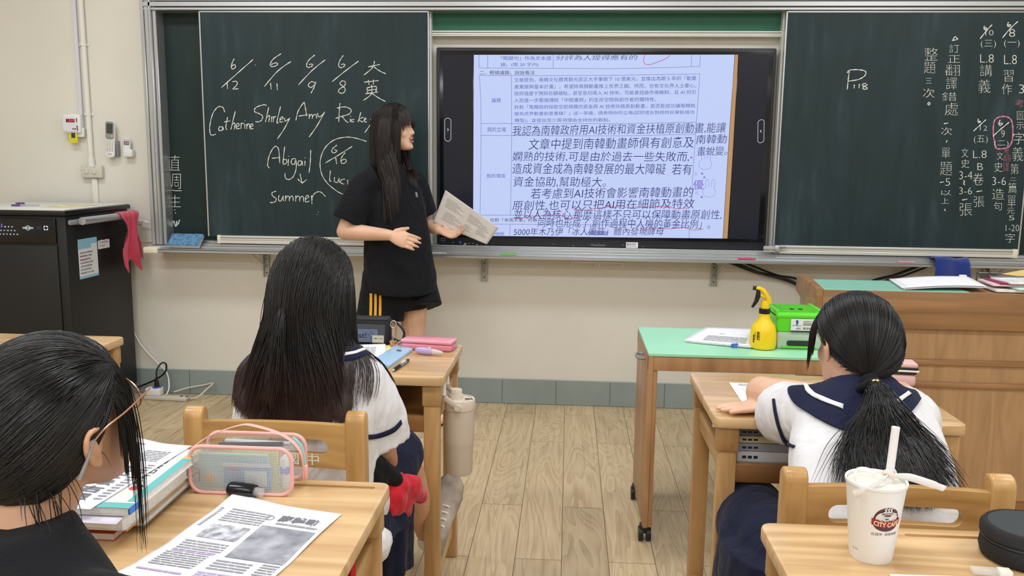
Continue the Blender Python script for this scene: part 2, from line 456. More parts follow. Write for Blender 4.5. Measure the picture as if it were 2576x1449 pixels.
# small hook rail hanging below the tray
hk = thing('hook_rail', (.16, -.09, .80), 'thin white hook rail hanging under the tray below the screen', 'hook rail')
mb = MB().bx(.02, .30, -.095, -.083, .812, .819, bev=.001, seg=1).bx(.03, .06, -.09, -.086, .8185, .836).bx(.26, .29, -.09, -.086, .8185, .836)
mb.build('rail', 'white_plastic', hk)
for xx in (.024, .148, .166, .293):
    MB().tube(spline([(xx, -.097, .814), (xx, -.100, .803), (xx, -.107, .80), (xx, -.110, .806)], 4), .0025, 6).build('hook', 'white_plastic', hk)

# ---- chalk strokes: traced as they run across the board plane
YP = -.1104
def strokes(mb, data, fr, y, w):
    for s in data:
        P = [at_y(*fr(*p), y) for p in s]
        P = spline(P, 5) if len(P) > 2 else [P[0].lerp(P[1], i / 4) for i in range(5)]
        mb.ribbon(P, [w * (.75 + .25 * math.sin(i * 1.7)) for i in range(len(P))], (0, -1, 0), .0003)
def fz(ox, oy, s): return lambda x, y: (ox + x / s, oy + y / s)
def char(mb, c, x0, y0, x1, y1, fr, y, thin=-.018, shear=.0, lift=.0004):
    write(mb, c, at_y(*fr(x0, y0), y), at_y(*fr(x1, y0), y), at_y(*fr(x0, y1), y), thin, shear, lift)

# ---- left sliding board
lb = thing('sliding_blackboard', (-1.35, -.1, .885), 'left sliding blackboard with chalked dates and English names', 'blackboard')
MB().bx(-1.955, -.746, -.11, -.086, .922, 2.098).build('panel', 'chalkboard', lb)
mb = MB().bx(-1.96, -1.953, -.113, -.084, .922, 2.104).bx(-.748, -.742, -.113, -.084, .9, 2.104).bx(-1.955, -.746, -.113, -.084, 2.098, 2.105)
mb.build('edge_trim', 'aluminium', lb)
mb = MB()
for (a, b, y) in ((.916, .928, -.122), (.9025, .9155, -.116), (.884, .902, -.122)): mb.bx(-1.90, -.76, y, -.0855, a, b, bev=.003, seg=1)
rl = mb.build('bottom_rail', 'aluminium_light', lb)
MB().bx(-1.907, -1.888, -.1235, -.086, .883, .9295, bev=.004).build('end_cap', 'cream_plastic', rl)
f1 = fz(500, 100, 2.415)
S = [
 [(215,115),(200,150),(198,170),(208,178),(222,168),(222,155),(212,152),(200,162)],[(330,120),(250,190),(138,290)],[(172,262),(175,298)],[(205,255),(225,252),(235,265),(222,285),(208,300),(242,297)],
 [(500,85),(455,115),(435,145),(440,162),(465,160),(480,148),(470,140),(440,150)],[(560,132),(480,190),(398,285)],[(436,262),(440,300)],[(475,265),(478,305)],
 [(705,92),(668,125),(655,155),(665,168),(688,160),(690,148),(670,150)],[(768,122),(690,185),(605,275)],[(708,262),(685,255),(665,275),(680,290),(705,272),(712,255),(700,290),(682,325)],
 [(878,95),(858,125),(850,155),(862,170),(885,160),(885,148),(865,150)],[(970,130),(890,190),(810,255)],[(890,255),(870,250),(858,268),(880,285),(890,305),(875,325),(850,318),(855,300),(885,280),(892,258)],
 [(1030,165),(1100,150)],[(1068,130),(1055,170),(1003,215)],[(1065,165),(1100,190),(1137,207)],
 [(1005,258),(1092,248)],[(1030,245),(1035,275)],[(1062,243),(1060,272)],[(1022,292),(1025,322)],[(1022,292),(1078,284),(1075,318)],[(1012,328),(1088,318)],[(1050,275),(1048,330),(1000,368)],[(1052,325),(1095,355),(1135,375)],[(1022,308),(1078,301)],
 [(158,440),(145,410),(115,410),(85,450),(68,520),(70,570),(85,580),(103,572)],[(145,530),(125,530),(122,550),(140,550),(147,530),(150,550)],[(175,470),(165,530),(172,548)],[(155,500),(190,492)],[(222,435),(195,545)],[(200,520),(215,505),(220,515),(215,545)],[(228,530),(245,520),(240,508),(228,518),(230,540),(250,538)],[(258,505),(256,540)],[(258,515),(264,508),(275,508)],[(280,512),(280,540)],[(281,490),(282,494)],[(292,510),(292,542)],[(293,525),(300,512),(308,515),(310,540)],[(315,530),(330,520),(322,510),(313,525),(318,542),(332,538)],
 [(412,400),(395,395),(350,410),(338,435),(370,450),(388,465),(380,490),(355,500),(345,495)],[(425,410),(405,500)],[(410,475),(428,460),(430,470),(425,500)],[(445,465),(440,500)],[(455,465),(452,500)],[(454,480),(460,470),(470,465)],[(497,405),(475,500),(485,502)],[(495,485),(512,478),(508,468),(495,478),(495,500),(512,497)],[(522,475),(525,495),(548,480)],[(553,475),(520,540),(478,602)],
 [(590,490),(605,430),(640,378)],[(640,378),(650,425),(655,465)],[(608,464),(660,455)],[(672,450),(670,480)],[(671,470),(682,455),(690,458),(690,480)],[(691,468),(702,455),(714,457),(715,478)],[(722,445),(728,468),(745,462),(755,450)],[(765,438),(720,520),(670,592)],
 [(858,385),(855,420),(850,500)],[(840,415),(890,408),(925,425),(915,450),(870,465),(830,478)],[(870,465),(895,495),(908,503)],[(922,480),(920,500)],[(923,462),(924,466)],[(945,485),(930,487),(928,498),(945,498)],[(985,440),(968,500)],[(1000,470),(972,487),(1000,500)],[(1006,490),(1016,482),(1010,475),(1004,490),(1012,500),(1022,498)],[(1045,480),(1050,498),(1062,485)],[(1070,478),(1040,520),(1008,565)],
 [(430,780),(418,760),(430,700),(460,650),(485,665),(492,750)],[(445,720),(492,715)],[(522,650),(512,745),(520,755),(535,745),(530,727),(515,730)],[(545,725),(543,765)],[(546,706),(547,710)],[(588,722),(568,725),(562,750),(580,757),(590,728),(592,780),(575,830),(545,850),(525,835),(525,810)],[(625,737),(608,737),(603,758),(618,762),(628,737),(630,765)],[(645,735),(645,765)],[(646,716),(647,720)],[(680,670),(678,740),(670,808)],
 [(615,815),(622,845),(628,872)],[(600,845),(628,872)],[(628,872),(655,850)],
 [(470,920),(445,930),(450,950),(470,965),(462,985),(432,990)],[(487,945),(485,975),(500,978),(512,950)],[(512,947),(515,980)],[(528,945),(526,980)],[(527,965),(540,950),(550,955),(550,980)],[(551,965),(562,950),(572,955),(574,980)],[(590,945),(588,982)],[(589,965),(600,950),(612,955),(613,982)],[(614,965),(625,952),(635,955),(637,985)],[(648,970),(668,955),(660,945),(648,960),(650,985),(672,980)],[(685,945),(688,998)],[(688,975),(692,950),(712,928),(740,925),(770,952)],
 [(1020,618),(950,597),(890,592),(820,610),(765,660),(738,735),(745,810),(780,870),(840,920),(890,943),(935,945)],
 [(840,640),(815,660),(808,680),(825,687),(840,674),(825,668)],[(932,648),(850,700),(770,748)],[(832,715),(838,755)],[(890,685),(868,715),(865,745),(880,752),(897,738),(885,725),(868,735)],
 [(800,795),(795,855),(806,858)],[(825,835),(825,862),(843,866),(852,840)],[(852,838),(855,870)],[(888,847),(868,850),(862,868),(884,878)],[(905,850),(907,882),(930,878)],[(942,852),(900,930),(850,1010)],
]
mb = MB(); strokes(mb, S, f1, YP, .0054); 
for (x, y) in ((343, 152), (726, 1046), (718, 1060)): strokes(mb, [[(x, y), (x + 2, y + 2)]], f1, YP, .007)
mb.build('chalk_writing', 'chalk', lb, smooth=0)
lt = thing('board_latch', (-.745, -.125, .885), 'small steel corner latch at the bottom of the left sliding board', 'latch')
MB().bx(-.772, -.738, -.135, -.123, .886, .931, bev=.003).build('plate', 'aluminium', lt)
MB().cyl((-.753, -.142, .905), (-.753, -.134, .905), .011, 16).build('knob', 'bracket_grey', lt)
# fixed strip writing
f0 = fz(0, 0, 2.07); YB = -.0304
mb = MB()
for c, x0, y0, x1, y1 in (('值', 865, 808, 937, 890), ('週', 872, 905, 947, 995), ('生', 880, 1015, 942, 1078)): char(mb, c, x0, y0, x1, y1, f0, YB)
strokes(mb, [[(908, 1092), (912, 1094)], [(912, 1108), (916, 1110)], [(905, 1150), (914, 1176), (922, 1150)], [(935, 1145), (928, 1165), (912, 1180)]], f0, YB, .008)
mb.build('chalk_writing', 'chalk', bf, smooth=0)

# ---- right sliding board
rb = thing('sliding_blackboard', (1.68, -.1, .885), 'right sliding blackboard with chalked homework columns and P118', 'blackboard')
MB().bx(1.072, 2.30, -.11, -.086, .922, 2.098).build('panel', 'chalkboard', rb)
mb = MB().bx(1.066, 1.073, -.113, -.084, .9, 2.104).bx(2.298, 2.305, -.113, -.084, .9, 2.104).bx(1.07, 2.30, -.113, -.084, 2.098, 2.105)
mb.build('edge_trim', 'aluminium', rb)
mb = MB()
for (a, b, y) in ((.916, .928, -.122), (.9025, .9155, -.116), (.884, .902, -.122)): mb.bx(1.075, 2.29, y, -.0855, a, b, bev=.003, seg=1)
rl = mb.build('bottom_rail', 'aluminium_light', rb)
MB().bx(2.272, 2.297, -.1235, -.086, .883, .9295, bev=.004).build('end_cap', 'cream_plastic', rl)
f3 = fz(1960, 0, 3.622); f4 = fz(2200, 280, 3.45)
mb = MB()
for c, x0, y0, x1, y1 in (('整',1325,435,1445,550),('題',1320,565,1425,668),('三',1335,712,1390,760),('次',1310,805,1415,890),('訂',1550,405,1640,480),('正',1540,505,1650,570),('翻',1515,590,1645,690),
    ('譯',1520,705,1620,815),('錯',1485,840,1615,920),('處',1510,935,1630,1050),('次',1475,1160,1575,1230),('10',1880,275,1952,322),('(三)',1838,365,1975,440),('L.8',1832,495,1955,570),('講',1830,590,1940,695),
    ('義',1815,725,1925,845),('8',2095,265,2150,335),('(一)',2050,360,2190,435),('L.8',2050,500,2165,585),('習',2045,640,2135,745),('作',2030,765,2120,860),('12',1830,1145,1895,1190),('(五)',1775,1235,1900,1310),('3',2185,770,2232,850)):
    char(mb, c, x0, y0, x1, y1, f3, YP)
for c, x0, y0, x1, y1 in (('單',582,315,655,405),('題',570,440,672,555),('5',615,582,655,645),('以',575,685,665,730),('上',578,750,645,800),('L.8',855,340,972,405),('B',893,450,940,510),('卷',855,535,945,640),('張',862,740,952,830),
    ('文',755,320,812,400),('史',752,415,822,490),('3-4',735,520,848,590),('3-6',735,660,845,720),('張',738,800,845,905),('9',1100,165,1130,225),('(二)',1040,255,1162,310),('文',1062,355,1115,420),('史',1040,440,1110,525),('3-6',1022,570,1140,640),
    ('造',1020,670,1125,765),('句',1035,785,1105,860),('圖',1235,0,1300,75),('示',1230,95,1297,155),('字',1205,185,1298,285),('義',1195,310,1290,430),('第',1180,455,1250,545),('二',1175,577,1230,602),('篇',1160,620,1232,710),('單',1155,730,1225,830),
    ('元',1150,840,1215,890),('5',1165,905,1213,945),('1-20',1138,985,1255,1040),('字',1135,1060,1218,1140)):
    char(mb, c, x0, y0, x1, y1, f4, YP)
strokes(mb, [[(640,635),(630,720),(620,815)],[(620,665),(640,640),(720,635),(785,650),(780,690),(720,725),(625,740)],[(685,770),(683,805)],[(730,765),(728,803)],[(790,760),(765,765),(760,780),(795,795),(800,810),(770,812),(765,795),(805,770)],
    [(1376,945),(1365,957),(1354,945),(1365,933),(1377,944)],[(1604,332),(1575,370)],[(1575,370),(1630,358)],[(1630,358),(1604,332)],[(1500,1128),(1540,1120)],[(1530,1278),(1522,1300)],
    [(1940,225),(1885,285),(1830,355)],[(1870,235),(1866,258),(1876,270),(1890,262),(1886,252),(1870,258)],[(2175,195),(2105,260),(2035,345)],[(2090,202),(2080,228),(2090,242),(2108,235),(2105,225),(2085,230)],
    [(1885,1090),(1830,1140),(1770,1195)],[(1815,1082),(1812,1105),(1820,1118),(1834,1112),(1830,1104),(1814,1108)]], f3, YP, .0058)
strokes(mb, [[(568,618),(600,612)],[(608,847),(614,866)],[(885,697),(932,690)],[(760,770),(805,762)],[(770,600),(782,610),(772,625),(784,640)],[(1168,95),(1095,155),(1025,218)],[(1090,75),(1078,105),(1088,122),(1108,112),(1104,102),(1082,108)],[(1265,1100),(1255,1120)]][:7], f4, YP, .0058)
mb.build('chalk_writing', 'chalk', rb, smooth=0)
mb = MB()
strokes(mb, [[(1055,318),(1040,260),(1030,180),(1038,90),(1075,52),(1140,46),(1185,75),(1200,150),(1195,250),(1165,308),(1110,325),(1058,322),(1042,290)]], f4, YP, .008)
for c, x0, y0, x1, y1 in (('考',1120,322,1170,372),('翻',1115,378,1178,436),('譯',1115,442,1167,522)): char(mb, c, x0, y0, x1, y1, f4, YP - .0005, thin=-.02)
char(mb, '考', 2150, 905, 2231, 975, f3, YP, thin=-.02)
mb.build('pink_chalk_writing', 'chalk_pink', rb, smooth=0)['label'] = 'pink chalk note and ring'
lt = thing('board_latch', (1.06, -.125, .89), 'clear plastic and steel latch at the bottom corner of the right sliding board', 'latch')
MB().bx(1.07, 1.096, -.142, -.124, .886, .93, bev=.004).build('plate', 'aluminium', lt)
MB().cyl((1.083, -.15, .905), (1.083, -.14, .905), .008, 14).cyl((1.09, -.135, .922), (1.125, -.135, .922), .005, 10).build('bolt', 'bracket_grey', lt)
MB().bx(1.012, 1.072, -.142, -.128, .905, .925, bev=.005).bx(1.012, 1.07, -.146, -.124, .894, .902, bev=.003).build('clear_lever', plain('clear_dull_plastic', (200, 198, 196), rough=.2, alpha=.75), lt)

# ================================================================== interactive display
YS = -.06
dp = thing('interactive_display', (.165, 0, .894), 'wide black interactive display on the front wall showing a worksheet', 'display')
fr = MB().bx(-.712, 1.042, -.058, -.002, .8945, 1.931, bev=.008)
fr.build('housing', 'bezel', dp)
MB().bx(-.695, 1.028, YS, -.055, .934, 1.914, bev=.002).build('glass', plain('display_glass', (20, 22, 28), rough=.16), dp)
YQ = YS - .0006
def scr(px, py): return at_y(px, py, YQ)
def poly(mb, pts, lift=0.):
    P = [at_y(p[0], p[1], YQ) + Vector((0, -lift, 0)) for p in pts]
    mb.add(P, [tuple(range(len(P)))])
glow('page_glow', (192, 206, 246), 1.0); glow('page_wood', (196, 152, 104), .9); glow('ink_print', (84, 92, 176), .9); glow('ink_hand', (44, 52, 124), .9)
glow('ink_line', (110, 120, 190), .9); glow('ink_red', (196, 48, 96), .9); glow('ink_bold', (30, 30, 60), .8); glow('stamp', (122, 104, 214), .9); glow('ui_white', (220, 224, 230), .9)
glow('highlight', (150, 160, 224), .9); glow('side_panel', (25, 27, 36), 1.0); glow('ui_blue', (70, 110, 200), .8)
mb = MB(); poly(mb, [(1192, 138), (1848, 137.5), (1832, 370), (1818, 600), (1190, 593)]); mb.build('page', 'page_glow', dp, smooth=0)
mb = MB(); poly(mb, [(1849, 137.5), (1857, 137.5), (1844, 370), (1830, 600), (1819, 600), (1833, 370)]); mb.build('wood_margin', 'page_wood', dp, smooth=0)
for q in ([(1114, 138), (1190, 138), (1188, 593), (1117, 592)], [(1859, 137.5), (1936, 137), (1906, 603), (1832, 600)]):
    mb = MB(); poly(mb, q); mb.build('side_panel', 'side_panel', dp, smooth=0)
A = fz(1080, 80, 4.529); B = fz(1500, 80, 4.529); C = fz(1080, 350, 4.529); D = fz(1500, 350, 4.529)
LIFT = .0006
def line_text(mb, body, fr1, x0, t0, b0, fr2, x1, t1, thin=0., shear=0.):
    tl = Vector((0, -LIFT, 0)) + scr(*fr1(x0, t0)); bl = Vector((0, -LIFT, 0)) + scr(*fr1(x0, b0)); tr = Vector((0, -LIFT, 0)) + scr(*fr2(x1, t1))
    write(mb, body, tl, tr, bl, thin, shear)
mb = MB()
for (t, a, x0, t0, b0, c, x1, t1) in (
    ('「關鍵句」作為文本證', A, 815, 277, 325, A, 1390, 277), ('據。(限 20 字內)', A, 812, 352, 402, A, 1245, 350),
    ('文章提到，南韓文化體育觀光部正大手筆砸下 10 億美元，並推出為期 5 年的「動畫', A, 968, 525, 575, B, 1140, 503),
    ('產業振興基本計畫」，希望將南韓動畫推上世界之巔。然而，也有文化界人士憂心，', A, 968, 602, 652, B, 1140, 587),
    ('政府過度干預與巨額補貼，甚至急切導入 AI 技術，可能會扭曲市場機制，且 AI 的引', A, 968, 680, 729, B, 1132, 662),
    ('入恐進一步壓縮傳統「中間畫師」的生存空間與創作者的獨特性。', A, 968, 757, 806, B, 682, 745),
    ('針對「南韓政府採取空前規模的資金與 AI 技術扶植原創動畫，是否能成功讓南韓蛻', A, 970, 835, 884, B, 1128, 816),
    ('變為世界動畫創意重鎮？」這一爭議，請表明你的立場(認同或反對政府此舉能成功', A, 970, 912, 961, B, 1118, 893),
    ('轉型)，並提出至少兩項理由支持你的觀點。', A, 972, 988, 1037, A, 2060, 982),
    ('議題', A, 708, 755, 805, A, 816, 755), ('我的立場', A, 660, 1085, 1140, A, 873, 1085), ('我的理由', C, 652, 395, 442, C, 862, 393), ('聞標題', C, 700, 1062, 1100, C, 850, 1060)):
    line_text(mb, t, a, x0, t0, b0, c, x1, t1, thin=0)
mb.build('printed_text', 'ink_print', dp, smooth=0)
mb = MB()
for (t, a, x0, t0, b0, c, x1, t1) in (('二、根據議題，說說看法', A, 572, 442, 490, A, 1200, 442), ('也對「本周天事」的看', C, 690, 900, 942, C, 1228, 900)):
    line_text(mb, t, a, x0, t0, b0, c, x1, t1, thin=.0)
mb.build('bold_text', 'ink_bold', dp, smooth=0)
mb = MB()
for (t, a, x0, t0, b0, c, x1, t1) in (
    ('分評為人提得應有的', A, 1440, 266, 325, B, 470, 262),
    ('我認為南韓政府用AI技術和資金扶植原創動畫,能讓', A, 950, 1070, 1190, B, 1480, 1030),
    ('文章中提到南韓動畫師俱有創意及', A, 1130, 1218, 1345, B, 1110, 1192), ('南韓動', B, 1140, 1175, 1280, B, 1490, 1165), ('畫蛻變。', B, 1145, 1310, 1415, B, 1490, 1300),
    ('嫻熟的技術,可是由於過去一些失敗而,', C, 945, 140, 255, D, 1058, 142), ('造成資金成為南韓發展的最大障礙  若有', C, 945, 270, 395, D, 1095, 280),
    ('資金協助,幫助極大。', C, 955, 425, 545, C, 2012, 430), ('若考慮到AI技術會影響南韓動畫的', C, 1155, 560, 680, D, 1110, 540),
    ('原創性,也可以只把AI用在細節及特效', C, 945, 700, 815, D, 1120, 675), ('並以人為核心,那麼這樣不只可以保障動畫原創性,', C, 960, 800, 910, D, 1430, 805),
    ('同時也形成了,創作過程中人機的黃金比例」。', C, 1235, 895, 1005, D, 1300, 915), ('5000年木乃伊「冰人奧茲」體內發現酵母', C, 960, 1012, 1100, D, 770, 1005)):
    line_text(mb, t, a, x0, t0, b0, c, x1, t1, thin=-.005, shear=.12)
mb.build('handwriting', 'ink_hand', dp, smooth=0)
mb = MB()
def ln(mb, w, *pts):
    P = [scr(*p) + Vector((0, -LIFT * .6, 0)) for p in pts]; mb.ribbon(P, w, (0, -1, 0))
for pts in ([A(568,262),A(568,412)],[A(665,262),A(665,412)],[A(1412,262),A(1412,415)],[B(1087,258),B(1080,397)],[B(1188,258),B(1178,396)],[A(568,412),A(1412,416),B(200,420),B(700,410),B(1178,396)],
    [A(570,497),A(1200,500),B(300,495),B(1180,480)],[A(570,497),A(586,760),A(590,1045),A(588,1440),C(578,865)],[A(935,505),A(940,1180),C(935,300),C(925,862)],[B(1180,480),B(1140,1050),B(1115,1400),D(1095,500),D(1085,770)],
    [A(590,1045),A(2100,1047),B(700,1038),B(1140,1030)],[A(590,1180),A(1700,1186),B(300,1186),B(1130,1168)],[C(578,865),C(1500,872),D(400,880),D(1080,882)],[C(600,968),C(1500,972),D(1060,982)],[D(1060,982),D(1056,1128)],[C(920,970),C(918,1098)]):
    ln(mb, .0021, *pts)
mb.build('table_lines', 'ink_line', dp, smooth=0)
mb = MB()
for pts in ([B(555,262),B(538,320),B(550,360),B(600,375),B(700,345),B(800,300),B(840,262)],[C(1640,795),C(1800,805),C(2000,775),C(2120,782),D(150,770),D(400,775),D(650,770),D(820,765),D(900,790),D(1060,785)],
    [C(970,905),C(1100,895),C(1350,862),C(1500,872),C(1620,908),C(1720,872)],[D(510,1000),D(540,1035),D(700,1020),D(850,1020),D(1000,1005),D(1100,1035),D(1220,1025)]):
    mb.ribbon(spline([scr(*p) + Vector((0, -.0011, 0)) for p in pts], 6), .0026, (0, -1, 0))
mb.build('red_marks', 'ink_red', dp, smooth=0)
mb = MB(); P = [scr(*C(1920 + 120 * math.cos(a) * abs(math.cos(a)) ** -.4, 1068 + 27 * math.sin(a))) for a in [2 * PI * (i + .5) / 24 for i in range(24)]]
mb.add([p + Vector((0, -.0002, 0)) for p in P], [tuple(range(24))]); mb.build('highlight_mark', 'highlight', dp, smooth=0)
# stamped praise mark with stars and a plain rabbit outline
mb = MB(); line_text(mb, '優', D, 1105, 470, 578, D, 1222, 462, thin=0)
def star(cx, cy, r, fr, solid):
    P = [scr(*fr(cx + (r if i % 2 == 0 else r * .45) * math.sin(PI * i / 5), cy - (r if i % 2 == 0 else r * .45) * math.cos(PI * i / 5))) + Vector((0, -.001, 0)) for i in range(10)]
    if solid: 
        c = scr(*fr(cx, cy)) + Vector((0, -.001, 0)); mb.add(P + [c], [(i, (i + 1) % 10, 10) for i in range(10)])
    else: mb.ribbon(P + [P[0]], .0013, (0, -1, 0))
for a in ((1230, 435, 17, 1), (1200, 660, 18, 1), (1145, 618, 22, 0), (1205, 392, 18, 1), (1135, 398, 20, 0), (1083, 210, 16, 1)): star(*a[:3], D, a[3])
def outline(pts, w=.0014): mb.ribbon(spline([scr(*D(*p)) + Vector((0, -.001, 0)) for p in pts], 5), w, (0, -1, 0))
for (dx, dy) in ((0, 0), (-45, -315)):
    outline([(1250 + dx, 550 + dy), (1243 + dx, 490 + dy), (1262 + dx, 455 + dy), (1280 + dx, 480 + dy), (1280 + dx, 545 + dy)]); outline([(1308 + dx, 545 + dy), (1318 + dx, 480 + dy), (1335 + dx, 455 + dy), (1352 + dx, 490 + dy), (1340 + dx, 555 + dy)])
    outline([(1250 + dx, 548 + dy), (1215 + dx, 580 + dy), (1225 + dx, 640 + dy), (1285 + dx, 662 + dy), (1345 + dx, 640 + dy), (1357 + dx, 590 + dy), (1340 + dx, 552 + dy)])
mb.build('stamp_mark', 'stamp', dp, smooth=0)
mb = MB()
for (cx, cy, fr_, sg) in ((211, 1115, A, 1), (1876, 1133, B, -1)):
    P = [];
    for i in range(33):
        a = 2 * PI * i / 32; c, s = math.cos(a), math.sin(a)
        P.append(scr(*fr_(cx + 36 * c + (0 if sg > 0 else -8 * (s)), cy + 36 * s + (96 if s > 0 else -96))))
    mb.ribbon(P + [P[1]], .0022, (0, -1, 0), .0006)
    ln(mb, .003, fr_(cx - 6 * sg, cy - 14), fr_(cx + 9 * sg, cy)); ln(mb, .003, fr_(cx + 9 * sg, cy), fr_(cx - 6 * sg, cy + 14))
mb.build('side_button', 'ui_white', dp, smooth=0)
# lower bezel details
YH = -.0586
mb = MB(); write(mb, 'ViewSonic', at_y(*C(1838, 1188), YH), at_y(*C(2008, 1190), YH), at_y(*C(1838, 1220), YH), thin=.01)
mb.build('brand_lettering', plain('silver_print', (120, 124, 130), rough=.4), dp, smooth=0)
def slab(mb, fr_, x0, y0, x1, y1, y, d=.001, bev=0.):
    a, b = at_y(*fr_(x0, y0), y), at_y(*fr_(x1, y1), y); mb.bx(a.x, b.x, y - d, y, b.z, a.z, bev=bev, seg=1)
mb = MB(); slab(mb, D, 340, 1174, 474, 1240, YH); st = mb.build('sticker', 'white_plastic', dp, smooth=0)
mb = MB(); write(mb, '觸控螢幕', at_y(*D(375, 1185), YH - .0014), at_y(*D(450, 1185), YH - .0014), at_y(*D(375, 1215), YH - .0014))
slab(mb, D, 350, 1186, 368, 1214, YH - .001, .0005); slab(mb, D, 352, 1222, 460, 1226, YH - .001, .0005); mb.build('print', 'ink_grey', st, smooth=0)
mb = MB()
for (x, y) in ((1410, 1187), (300, 1200)):
    f_ = C if x > 1000 else D
    slab(mb, f_, x, y, x + 14, y + 3, YH); slab(mb, f_, x, y, x + 3, y + 14, YH)
for (x, y) in ((1645, 1215), (538, 1226)):
    f_ = C if x > 1000 else D
    slab(mb, f_, x - 14, y, x, y + 3, YH); slab(mb, f_, x - 3, y - 12, x, y, YH)
slab(mb, C, 398, 1184, 420, 1196, YH); slab(mb, C, 388, 1196, 422, 1206, YH); slab(mb, C, 440, 1186, 460, 1192, YH); slab(mb, C, 486, 1186, 506, 1192, YH); slab(mb, C, 535, 1196, 550, 1206, YH)
a = at_y(*C(273, 1178), YH); mb.cyl((a.x, YH - .001, a.z), (a.x, YH, a.z), .0026, 14)
P = [at_y(*C(*p), YH) for p in ((138, 1128), (178, 1128), (178, 1160), (138, 1160), (138, 1128))]; mb.ribbon(P, .0018, (0, -1, 0), .0006)
mb.build('port_marks', plain('silver_marks', (170, 172, 176), rough=.4), dp, smooth=0)
mb = MB(); slab(mb, C, 340, 1160, 368, 1195, YH); mb.build('blue_port', plain('port_blue', (50, 80, 150), rough=.4), dp, smooth=0)

# ================================================================== things on the tray
er = thing('board_eraser', (-2.1, -.14, .857), 'blue felt board eraser lying at the left end of the chalk tray', 'eraser')
P = [at_y(*q, YB - .07) for q in ((412, 600), (500, 600))]
rot = Matrix.Translation((-2.085, -.115, .892)) @ Matrix.Rotation(math.radians(38), 4, 'X')
MB().box((0, 0, 0), (.178, .095, .016), None, .003).build('base', 'paper_grey', er).matrix_basis
bs = [o for o in COL.objects if o.name.startswith('base') and o.parent == er][0]
for v in bs.data.vertices: v.co = rot @ (v.co + er.location) - er.location
mb = MB(); rnd = random.Random(3)
mb.grid(lambda u, v: rot @ Vector((-.089 + .178 * u, -.047 + .094 * v, .0085 + .009 * min(1, 12 * min(u, 1 - u, v, 1 - v) + .25) + rnd.uniform(-.0022, .0022))), 40, 22)
mb.build('felt', plain('blue_felt', (92, 136, 176), rough=.95, var=.22, vscale=60, bump=.5, bscale=220), er, smooth=180)
def chalk_stick(loc, L, rot, mat, label):
    o = MB().tube([Vector(loc) - Vector((math.cos(rot), math.sin(rot), 0)) * L / 2, Vector(loc) + Vector((math.cos(rot), math.sin(rot), 0)) * L / 2], .0045, 10).build('chalk_stick', mat)
    tag(o, label, 'chalk')
mk('chalk_green', plain, (120, 214, 90), rough=.9); mk('chalk_red', plain, (206, 70, 104), rough=.9); mk('chalk_rose', plain, (226, 160, 180), rough=.9)
chalk_stick((-.315, -.158, .8575), .085, -.05, 'chalk_green', 'green chalk stick on the tray below the screen')
chalk_stick((.925, -.158, .8575), .09, 0, 'chalk_red', 'red chalk stick on the tray near the right latch')
chalk_stick((1.73, -.158, .8575), .08, 0, 'chalk_rose', 'pink chalk stick on the tray left of the blue towel')
chalk_stick((-.70, -.158, .8575), .11, 0, 'chalk', 'white chalk stick on the tray below the left edge of the screen')

# ================================================================== left wall fittings
def wall_thing(name, x, z, label, cat): return thing(name, (x, 0, z), label, cat)
o = MB().bx(-2.707, -2.684, -.014, -.001, 1.572, 3.0, bev=.002, seg=1).build('cable_trunking', plain('trunking_white', (214, 214, 222), rough=.45)); tag(o, 'flat white cable trunking on the wall down to the card reader', 'trunking')
pp = thing('conduit_pipe', (-2.655, 0, 1.3), 'round white conduit pipe on the wall above the switch plate', 'pipe')
MB().tube([(-2.655, -.016, 3.0), (-2.65, -.016, 1.285)], .0135, 16).build('pipe', 'pipe_white', pp)
MB().tube([(-2.65, -.016, 1.335), (-2.65, -.016, 1.288)], .017, 16).build('coupler', 'pipe_white', pp)
for z in (1.945, 1.573):
    MB().bx(-2.685, -2.627, -.004, -.001, z - .008, z + .008, bev=.001, seg=1).tube([(-2.653, -.016, z - .008), (-2.653, -.016, z + .008)], .0165, 16).build('clamp', 'pipe_white', pp)
o = MB().bx(-2.656, -2.626, -.016, -.001, .9, 1.223, bev=.002, seg=1).build('cable_trunking', 'pipe_white'); tag(o, 'short white trunking running down from the switch plate behind the cabinet', 'trunking')
sw = thing('switch_plate', (-2.647, 0, 1.226), 'grey double wall switch plate below the conduit pipe', 'switch')
MB().bx(-2.708, -2.586, -.03, -.001, 1.226, 1.294, bev=.006).build('plate', 'beige_plastic', sw)
for xx in (-2.672, -2.627):
    k = MB().bx(xx - .010, xx + .010, -.036, -.029, 1.248, 1.272, bev=.003).build('rocker', 'beige_plastic', sw)
    MB().bx(xx - .010, xx + .011, -.0308, -.0298, 1.279, 1.292).build('name_sticker', 'white_plastic', sw)
    m = MB(); m.bx(xx - .006, xx + .007, -.0312, -.0306, 1.284, 1.287); m.build('print', 'ink', [c for c in sw.children if c.name.startswith('name_sticker')][-1], smooth=0)
rd = thing('card_reader', (-2.73, 0, 1.44), 'white wall card reader with a red digital readout and a yellow card', 'card reader')
MB().bx(-2.785, -2.682, -.045, -.001, 1.47, 1.572, bev=.008).bx(-2.76, -2.676, -.03, -.001, 1.448, 1.5, bev=.006).build('housing', 'white_plastic', rd)
MB().bx(-2.782, -2.70, -.0475, -.044, 1.478, 1.555, bev=.002, seg=1).build('face_plate', plain('reader_face', (222, 222, 232), rough=.4), rd)
MB().bx(-2.76, -2.713, -.0495, -.046, 1.528, 1.545).build('readout', plain('readout_dark', (50, 8, 12), rough=.2), rd)
mb = MB(); write(mb, '1849', (-2.75, -.0499, 1.543), (-2.715, -.0499, 1.543), (-2.75, -.0499, 1.530)); glow('led_red', (255, 70, 90), 1.5); mb.build('digits', 'led_red', rd, smooth=0)
